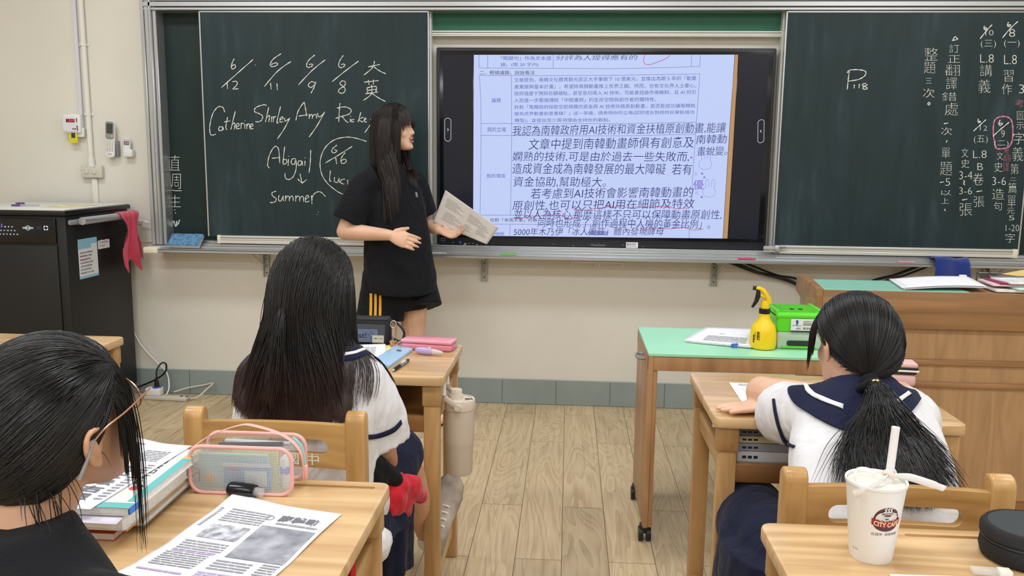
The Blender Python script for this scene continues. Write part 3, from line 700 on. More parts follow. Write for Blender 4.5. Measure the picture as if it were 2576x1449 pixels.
mb = MB().cyl((-2.723, -.049, 1.492), (-2.723, -.046, 1.492), .0045, 12).cyl((-2.711, -.049, 1.492), (-2.711, -.046, 1.492), .0045, 12); mb.build('button', plain('maroon', (140, 60, 70), rough=.4), rd)
MB().bx(-2.703, -2.699, -.0485, -.044, 1.528, 1.55).bx(-2.702, -2.698, -.0485, -.044, 1.482, 1.51).build('side_mark', plain('plum', (110, 60, 76), rough=.5), rd)
cd = MB().bx(-2.757, -2.707, -.038, -.035, 1.417, 1.478).build('card', plain('card_yellow', (216, 206, 40), rough=.4), rd)
MB().bx(-2.742, -2.72, -.0386, -.0378, 1.443, 1.472).build('card_picture', 'dark_grey', cd)
rm = thing('remote_control', (-2.522, -.02, 1.338), 'long white air conditioner remote control in a wall holder', 'remote control')
rt_ = Matrix.Translation((-2.522, -.026, 1.438)) @ Matrix.Rotation(math.radians(3), 4, 'Y') @ Matrix.Rotation(PI / 2, 4, 'X')
MB().prism(rrect(.052, .198, .02), .016, Matrix.Translation((0, -.0, 0)) @ rt_, .004).build('body', 'white_plastic', rm)
fx = Matrix.Translation((0, -.0168, 0)) @ rt_
MB().prism(rrect(.047, .096, .012, cx=0, cy=.048), .0008, fx).build('grey_face', 'mid_grey', rm)
fx2 = Matrix.Translation((0, -.0178, 0)) @ rt_
MB().prism(rrect(.034, .053, .002, cx=0, cy=.058), .0008, fx2).build('screen', plain('lcd', (66, 70, 62), rough=.2), rm)
for i, c in enumerate(((226, 120, 150), (90, 190, 130), (236, 200, 90))):
    MB().prism(rrect(.010, .010, .004, cx=-.014 + .014 * i, cy=.018), .001, fx2).build('button', plain('key_%d' % i, c, rough=.4), rm)
mb = MB()
for r in range(6):
    for c in range(3): mb.prism(rrect(.010, .006, .002, cx=-.015 + .015 * c, cy=-.008 - .0105 * r), .001, fx2)
mb.build('keypad', 'paper_grey', rm)
mb = MB(); write(mb, 'TECO', fx2 @ Vector((-.010, -.078, .001)), fx2 @ Vector((.010, -.078, .001)), fx2 @ Vector((-.010, -.084, .001))); mb.build('lettering', 'ink', rm, smooth=0)
MB().bx(-2.553, -2.488, -.014, -.001, 1.345, 1.43, bev=.006).bx(-2.494, -2.487, -.034, -.001, 1.345, 1.43, bev=.003).build('holder', 'mid_grey', rm)
sr = thing('remote_control', (-2.43, -.02, 1.341), 'small white remote with six dark buttons in a wall holder', 'remote control')
rt_ = Matrix.Translation((-2.435, -.018, 1.400)) @ Matrix.Rotation(math.radians(3), 4, 'Y') @ Matrix.Rotation(PI / 2, 4, 'X')
MB().prism(rrect(.040, .094, .018), .014, rt_, .004).build('body', 'white_plastic', sr)
fx = Matrix.Translation((0, -.0145, 0)) @ rt_
MB().prism(rrect(.034, .036, .010, cx=0, cy=.024), .0008, fx).build('face', plain('pinkish', (206, 190, 200), rough=.5), sr)
mb = MB()
for r in range(2):
    for c in range(3): a = fx @ Vector((-.010 + .010 * c, .024 - .011 * r, 0)); mb.cyl(a, a + Vector((0, -.002, 0)), .0036, 10)
mb.build('button', 'black_plastic', sr)
MB().bx(-2.455, -2.402, -.036, -.001, 1.343, 1.385, bev=.007).build('holder', 'white_plastic', sr)
o = MB().bx(-2.47, -2.283, -.008, -.001, .872, .878).build('cable_trunking', 'pipe_white'); tag(o, 'thin white cable cover on the wall between cabinet and chalk tray', 'trunking')
# ================================================================== furniture
def make_desk(name, loc, label, group, groove=False, shelf_z=.615):
    x, y, _ = loc
    d = thing(name, (x, y, 0), label, 'desk', group)
    T = lambda a, b, c: (x + a, y + b, c)
    top = MB().prism(rrect(.60, .45, .022, 6), .027, Matrix.Translation((x, y, .713)), .005).build('tabletop', 'desk_wood_x', d)
    if groove:
        cut(top, MB().prism(rrect(.34, .010, .0049, 6, cx=.105, cy=.193), .02, Matrix.Translation((x, y, .735))))
        top.data.materials.clear(); top.data.materials.append(MAT['desk_wood_x'])
    for sx in (-1, 1):
        for sy in (-1, 1):
            lg = MB().bx(x + sx * .262 - .023, x + sx * .262 + .023, y + sy * .190 - .02, y + sy * .190 + .02, 0, .66, bev=.006).build('leg', 'desk_wood_z', d)
            MB().bx(x + sx * .262 - .027, x + sx * .262 + .027, y + sy * .190 - .023, y + sy * .190 + .023, .648, .713, bev=.007).build('leg_block', 'desk_wood_z', lg)
    for sx in (-1, 1):
        MB().bx(x + sx * .265 - .009, x + sx * .265 + .009, y - .18, y + .18, .585, .64, bev=.004).build('side_rail', 'desk_wood_y', d)
        MB().bx(x + sx * .262 - .012, x + sx * .262 + .012, y - .18, y + .18, .085, .13, bev=.004).build('foot_rail', 'desk_wood_y', d)
    MB().bx(x - .256, x + .256, y - .20, y + .20, shelf_z - .012, shelf_z).build('shelf', 'dark_wood', d)
    MB().bx(x - .242, x + .242, y - .205, y - .185, shelf_z - .045, shelf_z + .004, bev=.003).build('front_rail', 'dark_wood', d)
    MB().bx(x - .242, x + .242, y + .183, y + .203, shelf_z - .03, .713, bev=.003).build('back_panel', 'desk_wood_x', d)
    return d
mk('red_plastic', plain, (196, 20, 44), rough=.35)
def pegs(d, x, ys, sx, m='white_plastic'):
    for yy, L in ys:
        MB().cyl((x, yy, .715), (x, yy, .715 - L), .0075, 12).build('hook_peg', m, d)
GRP = 'wooden school desks'
X_L, X_R = -.642, .663
desk_mid = make_desk('school_desk', (X_L - .004, -2.045, 0), 'wooden school desk in front of the long-haired student, with a pink case', GRP)
desk_right = make_desk('school_desk', (.6655, -2.348, 0), 'wooden school desk the ponytailed student leans on', GRP)
desk_fl = make_desk('school_desk', (-.63, -3.278, 0), 'wooden school desk bearing a book stack and a mesh pencil case', GRP, True)
desk_fr = make_desk('school_desk', (.641, -3.395, 0), 'wooden school desk bearing a white paper cup', GRP, True)
desk_bl = make_desk('school_desk', (-1.81, -2.065, 0), 'wooden school desk by the black cabinet, mostly hidden by a head', GRP)
pegs(desk_mid, -.356, ((-2.2, .045), (-2.13, .03)), 1); pegs(desk_right, .395, ((-2.42, .045), (-2.48, .055), (-2.52, .06)), -1)
pegs(desk_fl, -.356, ((-3.26, .062), (-3.36, .062)), 1, 'red_plastic')

def make_chair(loc, label, text=None):
    x, y, _ = loc                                              # y is the back face of the posts
    c = thing('school_chair', (x, y, 0), label, 'chair', 'wooden school chairs')
    for sx in (-1, 1):
        px = x + sx * .180
        prof = [(0, 0), (.042, 0), (.042, .70), (.042, .792)] + [(.021 + .021 * math.cos(a), .792 + .022 * math.sin(a)) for a in (.5, 1.0, 1.57, 2.1, 2.7)] + [(0, .79), (0, .70)]
        m = Matrix(((0, 0, 1, px - .022), (1, 0, 0, y), (0, 1, 0, 0), (0, 0, 0, 1)))
        MB().prism(prof, .044, m, .007, 3).build('back_post', 'chair_wood_z', c)
        MB().bx(px - .02, px + .02, y + .34, y + .38, 0, .43, bev=.006).build('front_leg', 'chair_wood_z', c)
        MB().bx(px - .01, px + .01, y + .04, y + .35, .12, .155, bev=.003).build('side_stretcher', 'chair_wood_x', c)
    mb = MB(); n = 16; rings = []
    for i in range(n + 1):
        u = i / n * 2 - 1; cx_ = x + u * .162; cy_ = y + .014 + .012 * (u * u - 1) * -1
        rings.append([(cx_, cy_ - .009, .684), (cx_, cy_ + .009, .684), (cx_, cy_ + .009, .783), (cx_, cy_ - .009, .783)])
    mb.loft(rings); br = mb.build('backrest', 'chair_wood_x', c)
    cut(br, MB().prism(rrect(.236, .034, .0168, 8), .2, Matrix.Translation((x, y + .12, .731)) @ Matrix.Rotation(PI / 2, 4, 'X')))
    br.data.materials.clear(); br.data.materials.append(MAT['chair_wood_x'])
    if text:
        mb = MB()
        for ch, a, b in text:
            write(mb, ch, (x + a, y + .0125, .716), (x + b, y + .0125, .716), (x + a, y + .0125, .690), thin=.004)
        mb.build('painted_lettering', 'chalk', br, smooth=0)
    MB().prism(rrect(.385, .37, .03, 5), .02, Matrix.Translation((x, y + .215, .425)), .005).build('seat', 'chair_wood_x', c)
    MB().bx(x - .165, x + .165, y + .01, y + .03, .36, .40, bev=.003).bx(x - .165, x + .165, y + .35, y + .37, .36, .40, bev=.003).build('apron', 'chair_wood_x', c)
    return c
chair_mid = make_chair((-.631, -2.862, 0), 'wooden school chair with white lettering behind the long-haired student', (('國', .022, .052), ('中', .067, .097)))
chair_right = make_chair((.5975, -3.115, 0), 'wooden school chair behind the ponytailed student and the paper cup')
# chair of the student at the lower left is only hinted by her body (outside the frame)

# ---- charging cabinet
cb = thing('charging_cabinet', (-2.74, -.35, 0), 'tall black charging cabinet standing by the front wall at the left', 'cabinet')
CX0, CX1, CY0, CY1, CZ = -3.08, -2.435, -.645, -.055, 1.092
MB().bx(CX0, CX1, CY0, CY1, .07, 1.06, bev=.008).build('body', 'black_metal', cb)
MB().bx(CX0 - .02, CX1 + .012, CY0 - .02, CY1 + .01, 1.06, 1.084, bev=.006).build('rim', 'black_plastic', cb)
MB().bx(CX0 - .012, CX1 + .004, CY0 - .012, CY1 + .002, 1.083, 1.09, bev=.003).build('top_plate', plain('cab_top', (214, 214, 212), rough=.35), cb)
MB().bx(CX0 + .02, CX1 - .045, CY0 - .012, CY0 + .003, .925, 1.045, bev=.004).build('control_panel', 'black_gloss', cb)
dr = MB().bx(CX0 + .02, CX1 - .045, CY0 - .012, CY0 + .003, .10, .915, bev=.004).build('door', 'black_metal', cb)
cpan = [o for o in cb.children if o.name.startswith('control_panel')][0]
glow('led_white', (235, 240, 245), 1.0); glow('led_blue', (90, 80, 255), 1.6)
yl = CY0 - .0125
mb = MB(); write(mb, 'KINGSON', (-2.645, yl, 1.004), (-2.592, yl, 1.004), (-2.645, yl, .994), thin=.01); mb.build('brand_lettering', 'led_white', cpan, smooth=0)
m2 = MB(); a = [(-2.6185 + .011 * math.cos(t), yl - .0002, .999 + .011 * math.sin(t)) for t in [2 * PI * i / 24 for i in range(25)]]; m2.ribbon(a, .0018, (0, -1, 0)); m2.build('brand_ring', 'led_white', cpan, smooth=0)
mb = MB(); k = 1
for r in range(3):
    for i in range(10):
        xx = -2.86 + i * .0175 + r * .012; zz = 1.006 - r * .018
        write(mb, str(k), (xx, yl, zz), (xx + .008, yl, zz), (xx, yl, zz - .006), thin=.01); k += 1
mb.build('port_numbers', 'led_white', cpan, smooth=0)
mb = MB()
for i in (4, 5, 6): xx = -2.86 + i * .0175; mb.add([(xx, yl, 1.010), (xx + .009, yl, 1.010), (xx + .0045, yl, 1.020)], [(0, 1, 2)])
mb.build('status_light', 'led_blue', cpan, smooth=0)
MB().bx(-2.575, -2.548, yl - .001, CY0, .993, 1.008).build('display', plain('tiny_lcd', (30, 44, 60), rough=.2), cpan)
mb = MB()
for q in range(4):
    t0 = PI / 2 * q + .3; mb.ribbon([(-2.528 + .010 * math.cos(t0 + t), yl - .0003, 1.0 + .010 * math.sin(t0 + t)) for t in (0, .25, .5, .75, 1.0)], .005, (0, -1, 0))
mb.build('dial_button', 'led_white', cpan, smooth=0)
xs = CX1
mb = MB(); rnd = random.Random(5)
for r in range(8):                                              # louvres in the side
    zz = 1.0 - r * .0125
    for i in range(11):
        y0 = -.58 + i * .045 + (r % 2) * .02; mb.bx(xs - .004, xs + .0012, y0, y0 + .030, zz, zz + .004)
mb.build('vent', plain('vent_black', (4, 4, 5), rough=.9), cb, smooth=0)
for yy in (-.56, -.10):
    MB().tube([(xs + .0, yy, 1.022), (xs + .045, yy, 1.022)], .012, 12).build('handle_bracket', 'mid_grey', cb)
MB().bx(xs + .002, xs + .02, -.635, -.50, 1.012, 1.038, bev=.008).build('handle_arm', 'mid_grey', cb)
MB().cyl((xs + .045, -.58, 1.03), (xs + .045, -.06, 1.03), .019, 20).build('push_handle', 'aluminium', cb)
# stickers on the side
sk = MB().bx(xs, xs + .0012, -.555, -.385, .735, .935).build('info_sticker', plain('sticker_white', (226, 232, 236), rough=.4), cb)
MB().bx(xs + .001, xs + .0018, -.555, -.385, .905, .935).bx(xs + .001, xs + .0018, -.555, -.44, .885, .905).bx(xs + .001, xs + .0018, -.555, -.385, .735, .748).build('sky_band', plain('sky_band', (140, 196, 222), rough=.4), sk)
mb = MB()
def side_write(mb, t, y0, y1, z1, z0): write(mb, t, (xs + .0019, y0, z1), (xs + .0019, y1, z1), (xs + .0019, y0, z0))
for i, t in enumerate(('使用說明 請先開啟電源', '再將平板放入充電槽', '請勿自行拆裝設備', '檢查插頭是否鬆脫', '充電完成請關閉電源', '如有故障請通知資訊組', '聯絡電話 校內分機')):
    side_write(mb, t, -.545, -.43 - .01 * (i % 3), .87 - i * .017, .861 - i * .017)
mb.build('sticker_text', 'ink', sk, smooth=0)
mb = MB().bx(xs + .001, xs + .0018, -.545, -.48, .846, .852).bx(xs + .001, xs + .0018, -.545, -.485, .826, .832); mb.build('pink_line', plain('pink_line', (220, 120, 170), rough=.5), sk)
sk = MB().bx(xs, xs + .0012, -.375, -.265, .868, .915).build('asset_label', 'white_plastic', cb)
mb = MB(); side_write(mb, '財產標籤', -.365, -.28, .908, .896); side_write(mb, '充電車', -.365, -.31, .89, .878); mb.build('label_text', 'ink_grey', sk, smooth=0)
for (a, b) in ((CX0 + .08, CY0 + .08), (CX1 - .08, CY0 + .08), (CX0 + .08, CY1 - .08), (CX1 - .08, CY1 - .08)):
    MB().cyl((a - .015, b, .036), (a + .015, b, .036), .036, 16).bx(a - .02, a + .02, b - .015, b + .015, .03, .075).build('caster', 'black_plastic', cb)
# pink towel over the push handle
tw = MB(); rnd = random.Random(8)
def towel(u, v):
    yy = -.255 + .19 * u; ang = v * PI
    if v < .12: t = v / .12; a = PI * (1 - t); p = Vector((xs + .045 + .0215 * math.cos(a), yy, 1.03 + .0215 * math.sin(a)))
    else:
        t = (v - .12) / .88; yy = yy + (.5 - u) * .09 * math.sin(min(1, t * 1.6) * PI) * .8; wave = .016 * math.sin(u * 11 + 1) * min(1, t * 2.5) + .005 * math.sin(u * 23 + t * 6)
        p = Vector((xs + .068 + wave, yy - .015 * t * (1 - u) + .035 * t * u + .01 * math.sin(t * 7), 1.03 - t * (.27 + .035 * math.sin(u * 12))))
    return p
tw.grid(towel, 26, 40, .003); o = tw.build('pink_towel', plain('pink_cloth', (206, 62, 92), rough=.9, sheen=.3, bump=.25, bscale=500), None, 180)
tag(o, 'pink cleaning towel hanging over the push handle of the black cabinet', 'towel')
cl = thing('cable_clip', (-2.33, -.05, 1.0), 'small white hook sticking out behind the pink towel', 'hook')
MB().tube(spline([(-2.40, -.03, .985), (-2.36, -.03, .99), (-2.335, -.03, .982)], 4), .0045, 8).build('hook', 'white_plastic', cl); MB().bx(-2.405, -2.385, -.032, -.001, .975, .995, bev=.003).build('base', 'white_plastic', cl)
# things on the cabinet
gl = thing('scissors', (-2.72, -.45, 1.09), 'small purple handled scissors lying on top of the black cabinet', 'scissors')
mk('purple_plastic', plain, (86, 58, 130), rough=.35)
mb = MB()
for s in (-1, 1): mb.tube([(-2.80 + .02 * math.cos(t) , -.45 + s * .018 + .013 * math.sin(t), 1.096 + .004 * (1 + s)) for t in [2 * PI * i / 16 for i in range(17)]], .004, 6)
mb.build('handles', 'purple_plastic', gl)
MB().box((-2.735, -.45, 1.0945), (.09, .008, .002), Matrix.Rotation(.08, 4, 'Z'), 0).box((-2.735, -.45, 1.097), (.09, .008, .002), Matrix.Rotation(-.08, 4, 'Z'), 0).build('blades', 'aluminium', gl)
sh = MB().bx(-2.66, -2.48, -.50, -.28, 1.0902, 1.0912).build('sticker_sheet', plain('sheet_col', (214, 200, 150), rough=.4, var=.25, vscale=14)); tag(sh, 'colourful printed sheet lying on the cabinet top near its handle', 'paper')

# ---- teacher lectern
lc = thing('lectern', (1.6, -1.18, 0), 'brown wooden teacher lectern with raised side panel by the right board', 'lectern')
LX0, LX1, LY0, LY1, LZ = .935, 2.45, -1.385, -1.09, .885
MB().bx(LX0 + .02, LX1, LY0, LY0 + .022, .745, LZ, bev=.002).build('fascia', 'podium_wood_x', lc)
MB().bx(LX0 + .035, LX1, LY0 + .02, LY0 + .04, .06, .745).build('front_panel', 'podium_wood_z', lc)
for z in (.605, .518): MB().bx(LX0 + .035, LX1, LY0 + .008, LY0 + .03, z, z + .022, bev=.006).build('moulding', 'podium_wood_x', lc)
MB().bx(LX0 + .03, LX1, LY0 + .012, LY0 + .05, 0, .075, bev=.003).build('plinth', 'dark_wood', lc)
prof = [(LY0, .76), (LY1, .84), (LY1, .902), (LY1 - .12, .908), (LY0, .889)]
MB().prism(prof, .026, Matrix(((0, 0, 1, LX0), (1, 0, 0, 0), (0, 1, 0, 0), (0, 0, 0, 1))), .003).build('raised_side', 'podium_wood_x', lc)
MB().bx(LX0 + .02, LX0 + .042, LY0 + .03, LY1, .0, .84).build('side_panel', 'podium_wood_z', lc)
MB().bx(LX0 + .026, LX1, LY0 + .02, LY1, .86, .8835).build('worktop', 'podium_wood_x', lc)
MB().bx(LX0 + .03, LX0 + .56, LY0 + .012, LY1 - .012, .8835, .887, bev=.001, seg=1).build('desk_mat', 'mint_mat', lc)

# ---- rolling side table with mint top
st = thing('side_table', (.61, -1.47, 0), 'rolling side table with mint green top and brown sides', 'table')
TX0, TX1, TY0, TY1, TZ = .285, .945, -1.715, -1.25, .70
mb = MB(); mb.bx(TX0, TX1, TY0, TY1, .69, .70, bev=.001, seg=1); mb.build('laminate_top', 'mint_laminate', st)
MB().bx(TX0, TX1, TY0 + .004, TY0 + .022, .638, .69, bev=.002).build('front_apron', 'table_wood_z', st)
MB().bx(TX0, TX1, TY1 - .022, TY1 - .004, .638, .69, bev=.002).build('back_apron', 'table_wood_z', st)
MB().bx(TX0, TX0 + .018, TY0 + .002, TY1 - .002, .062, .692, bev=.002).build('side_panel', 'table_wood_z', st)
MB().bx(TX0 + .018, TX0 + .034, TY0 + .008, TY0 + .05, .062, .64, bev=.002).build('inner_post', 'table_wood_z', st)
MB().bx(TX1 - .02, TX1, TY0 + .002, TY1 - .002, .062, .692, bev=.002).build('side_panel', 'table_wood_z', st)
MB().tube(spline([(TX0, -1.60, .655), (TX0 - .022, -1.60, .655), (TX0 - .03, -1.56, .655), (TX0 - .022, -1.52, .655), (TX0, -1.52, .655)], 6), .005, 10).build('handle', 'mid_grey', st)
for (a, b) in ((TX0 + .012, TY0 + .04), (TX0 + .012, TY1 - .05), (TX1 - .012, TY0 + .04), (TX1 - .012, TY1 - .05)):
    MB().cyl((a - .022, b, .026), (a - .006, b, .026), .026, 18).cyl((a + .006, b, .026), (a + .022, b, .026), .026, 18).bx(a - .018, a + .018, b - .018, b + .022, .03, .062, bev=.006).build('caster', 'black_plastic', st)
# ================================================================== things on desks and tables
ZD = .7402
mk('clear_plastic', plain, (236, 238, 240), rough=.08, alpha=.28)
mk('clear_film', plain, (240, 242, 244), rough=.06, alpha=.10)
mk('pink_piping', plain, (240, 178, 172), rough=.45)
mk('pale_pink_cloth', plain, (214, 176, 176), rough=.8)
def quad_sheet(tl, tr, br, bl, z, curl=None, nu=16, nv=20, thick=.0004):
    tl, tr, br, bl = [Vector((p[0], p[1], z)) for p in (tl, tr, br, bl)]
    def fn(u, v):
        p = tl.lerp(tr, u).lerp(bl.lerp(br, u), v)
        if curl: p = p + Vector((0, 0, curl(u, v)))
        return p
    return fn
def sheet(name, fn, mat, label, cat='paper', parent=None, nu=18, nv=22, th=.0004):
    o = MB().grid(fn, nu, nv, -th).build(name, mat, parent, 180)
    if label: tag(o, label, cat)
    return o
def on_sheet(mb, fn, u0, v0, u1, v1, lift=.0009, n=4):
    "thin printed patch following a sheet"
    mb.grid(lambda u, v: fn(u0 + (u1 - u0) * u, v0 + (v1 - v0) * v) + Vector((0, 0, lift)), n, n)
def text_rows(mb, fn, u0, v0, u1, v1, rows, rnd, fill=.5, horiz=True):
    for r in range(rows):
        a = v0 + (v1 - v0) * r / rows; b = a + (v1 - v0) / rows * fill; u = u0
        while u < u1 - .004:
            w = min(rnd.uniform(.03, .14), u1 - u); on_sheet(mb, fn, u, a, u + w, b, n=2); u += w + .006

# ---- middle desk
rnd = random.Random(11)
pc = thing('zip_pouch', (-.66, -1.865, ZD), 'black zip pouch with a clear mesh front, stood up on the middle desk', 'pencil pouch')
PX0, PX1, PY = -.80, -.582, -1.86
MB().bx(PX0, PX1, PY - .022, PY + .022, ZD, ZD + .095, bev=.014, seg=3).build('body', plain('pouch_black', (22, 22, 25), rough=.7, bump=.15, bscale=600), pc)
fp = MB().bx(PX0 + .008, PX1 - .016, PY - .0245, PY - .021, ZD + .012, ZD + .072, bev=.001, seg=1).build('mesh_window', plain('mesh_grey', (62, 66, 72), rough=.35), pc)
MB().bx(PX0 + .01, PX1 - .006, PY - .024, PY + .024, ZD + .086, ZD + .093, bev=.003).build('zip', plain('zip_black', (46, 46, 50), rough=.5), pc)
cd_ = MB().bx(PX0 + .01, PX1 - .04, PY - .0258, PY - .0244, ZD + .012, ZD + .056).build('blue_card', plain('slate_card', (92, 106, 134), rough=.5), fp)
mb = MB(); yq = PY - .0262
write(mb, 'best!', (-.715, yq, ZD + .044), (-.660, yq, ZD + .044), (-.715, yq, ZD + .026), thin=.012); mb.ribbon(spline([(-.655, yq, ZD + .03), (-.645, yq, ZD + .046), (-.635, yq, ZD + .036), (-.648, yq, ZD + .026), (-.64, yq, ZD + .018)], 5), .0012, (0, -1, 0))
mb.build('card_text', 'ink', fp, smooth=0)
lb_ = MB().bx(PX1 - .058, PX1 - .020, PY - .0268, PY - .0255, ZD + .010, ZD + .036).build('cloth_label', plain('label_cream', (206, 202, 186), rough=.7), pc)
mb = MB(); write(mb, 'SIMPLE LIFE', (PX1 - .054, PY - .0272, ZD + .028), (PX1 - .024, PY - .0272, ZD + .028), (PX1 - .054, PY - .0272, ZD + .023), thin=.004)
for (a, b, c_, d_) in ((PX1 - .056, PX1 - .022, ZD + .0335, ZD + .0342), (PX1 - .056, PX1 - .022, ZD + .0115, ZD + .0122)): mb.bx(a, b, PY - .0272, PY - .0267, c_, d_)
mb.build('label_text', 'ink', lb_, smooth=0)
MB().tube(spline([(PX1 - .005, PY, ZD + .084), (PX1 + .02, PY - .005, ZD + .075), (PX1 + .045, PY - .008, ZD + .045), (PX1 + .035, PY - .01, ZD + .015), (PX1 + .01, PY - .004, ZD + .02), (PX1 - .004, PY, ZD + .03)], 6), .0042, 8, squash=.5).build('wrist_strap', 'black_plastic', pc)
kr = thing('key_charm', (PX1 + .012, PY - .03, ZD), 'silver key ring with a brown crystal charm clipped to the black pouch', 'key ring')
MB().tube([(PX1 + .010 + .010 * math.cos(t), PY - .012, ZD + .071 + .012 * math.sin(t)) for t in [2 * PI * i / 24 for i in range(25)]], .0016, 6).build('ring', 'aluminium', kr)
mb = MB()
for i in range(5): mb.tube([(PX1 + .010 + .003 * math.cos(t), PY - .014 - .003 * i, ZD + .056 - i * .0085 + .0052 * math.sin(t)) for t in [2 * PI * k / 10 for k in range(11)]], .001, 5)
mb.build('chain', 'aluminium', kr)
mb = MB()
for i in range(16): mb.ell((PX1 + .026 + rnd.uniform(-.02, .02), PY - .045 + rnd.uniform(-.012, .012), ZD + .010 + rnd.uniform(-.004, .010)), rnd.uniform(.004, .0065), n=8)
mb.build('charm', plain('amber_beads', (170, 126, 92), rough=.15, var=.3, vscale=90), kr)
fnA = quad_sheet((-.80, -1.91), (-.592, -1.905), (-.548, -2.10), (-.78, -2.17), ZD + .006, lambda u, v: .014 * max(0, u - .5) * max(0, .6 - v) + .002 * u)
pa = sheet('worksheet', fnA, 'paper', 'white worksheet in front of the black pouch on the middle desk')
mb = MB(); text_rows(mb, fnA, .3, .2, .86, .7, 9, rnd, .3)
mb.build('print', 'ink_grey', pa, smooth=0)
fnY = quad_sheet((-.594, -1.885), (-.562, -1.885), (-.545, -2.08), (-.60, -2.10), ZD + .004, None)
sheet('yellow_sheet', fnY, 'paper_yellow', 'yellow sheet between white worksheet and blue folder on the middle desk')
P4_ = [(-.558, -1.895), (-.494, -1.945), (-.522, -2.185), (-.585, -2.10)]
bfo = thing('folder', (-.54, -2.03, ZD), 'light blue notebook in a clear cover lying askew on the middle desk', 'notebook')
MB().prism([(p[0], p[1]) for p in P4_][::-1], .009, Matrix.Translation((0, 0, ZD)), .001).build('cover', plain('baby_blue', (164, 200, 232), rough=.3), bfo)
mb = MB(); 
for i in range(4): mb.box((-.532 + i * .0005, -1.975 - .006 * i, ZD + .0094), (.02 - .004 * (i % 2), .002, .0005), Matrix.Rotation(-.5, 4, 'Z'))
mb.build('cover_print', 'dark_grey', bfo)
pk = thing('pencil_box', (-.44, -1.90, ZD), 'translucent pink pencil box at the back right of the middle desk', 'pencil box')
mk('pink_clear', plain, (240, 150, 172), rough=.15, alpha=.82)
rz = Matrix.Rotation(math.radians(-9), 4, 'Z')
MB().box((-.447, -1.905, ZD + .011), (.172, .072, .022), rz, .008, 3).build('tray', 'pink_clear', pk)
MB().box((-.447, -1.905, ZD + .0285), (.174, .074, .012), rz, .0055, 3).build('lid', plain('pink_lid', (244, 168, 186), rough=.12, alpha=.85), pk)
MB().box((-.44, -1.865, ZD + .026), (.03, .006, .010), rz, .002).build('clasp', 'pink_clear', pk)
ct = thing('correction_tape', (-.44, -1.995, ZD), 'lilac correction tape in front of the pink pencil box', 'correction tape')
a0 = Vector((-.478, -1.982, ZD + .012)); dv = Vector((.092, -.030, 0)); mt = Matrix.Rotation(math.atan2(dv.y, dv.x), 4, 'Z')
MB().tube([a0 + dv * t for t in (0, .1, .25, .5, .62)], [.006, .0105, .012, .0115, .010], 16, squash=.75).build('body', plain('lilac', (196, 178, 232), rough=.2, alpha=.9), ct)
MB().tube([a0 + dv * t for t in (.55, .7, .85, .95, 1.0)], [.0095, .0088, .007, .005, .0035], 14, squash=.7).build('nose', plain('frosty', (226, 222, 224), rough=.2, alpha=.8), ct)
c_ = a0 + dv * .5; MB().cyl(c_ + Vector((0, 0, .006)), c_ + Vector((0, 0, .0125)), .006, 14).build('reel', 'paper_grey', ct)
pn = thing('pen', (-.49, -2.155, ZD), 'black and grey click pen lying near the front edge of the middle desk', 'pen')
p0, p1 = Vector((-.501, -2.228, ZD + .0058)), Vector((-.4795, -2.088, ZD + .0058)); L = lambda t: p0.lerp(p1, t)
MB().tube([L(.07), L(.12), L(.42)], [.004, .0056, .0056], 12).build('grip', 'black_plastic', pn)
MB().tube([L(0), L(.02), L(.08)], [.0006, .0018, .0042], 12).build('tip', 'aluminium', pn)
MB().tube([L(.42), L(.80)], .0054, 12).build('barrel', plain('smoke', (128, 130, 136), rough=.25), pn)
MB().tube([L(.80), L(.93), L(.95), L(1.0)], [.0054, .005, .0028, .0026], 12).build('clicker', 'black_plastic', pn)
MB().box(L(.66) + Vector((0, 0, .0058)), (.006, .03, .0008), Matrix.Rotation(math.radians(-8.7), 4, 'Z')).build('price_tag', 'white_plastic', pn)
# tumbler on the desk peg
tb = thing('tumbler', (-.325, -2.15, .41), 'beige insulated tumbler hanging by its strap beside the middle desk', 'tumbler')
mk('tumbler_beige', plain, (206, 192, 176), rough=.5); mk('tumbler_lid', plain, (218, 206, 190), rough=.45)
tx, ty = -.314, -2.15
MB().lathe([(.030, .412), (.036, .414), (.0385, .420), (.0405, .50), (.041, .502), (.0425, .512), (.0435, .52), (.044, .60), (.044, .615)], Matrix.Translation((tx, ty, 0)), 40).build('body', 'tumbler_beige', tb)
ld = MB().lathe([(.0452, .616), (.0458, .62), (.0458, .642), (.044, .647), (.036, .648), (.035, .645), (.0, .645)], Matrix.Translation((tx, ty, 0)), 40).build('lid', 'tumbler_lid', tb)
MB().lathe([(.020, .645), (.020, .658), (.0165, .6585), (.0165, .672), (.0145, .675), (0, .675)], Matrix.Translation((tx - .012, ty + .004, 0)), 28, 1.1, .8).build('spout_cap', 'tumbler_lid', ld)
MB().bx(tx + .016, tx + .04, ty - .012, ty - .006, .6475, .6495, bev=.001, seg=1).build('slot', 'black_plastic', ld)
mb = MB(); cyl0 = [(tx - .0, ty - .050, .632), (tx - .02, ty - .051, .648), (tx - .045, ty - .045, .668), (tx - .056, ty - .0, .690), (tx - .045, ty + .045, .668), (tx - .02, ty + .051, .648), (tx, ty + .050, .632)]
mb.tube(spline(cyl0, 6), .0085, 8, squash=.28, up=(0, 0, 1)); mb.build('strap', 'tumbler_beige', tb)
MB().cyl((tx, ty - .056, .632), (tx, ty - .044, .632), .0095, 18).build('rivet', 'tumbler_lid', tb)
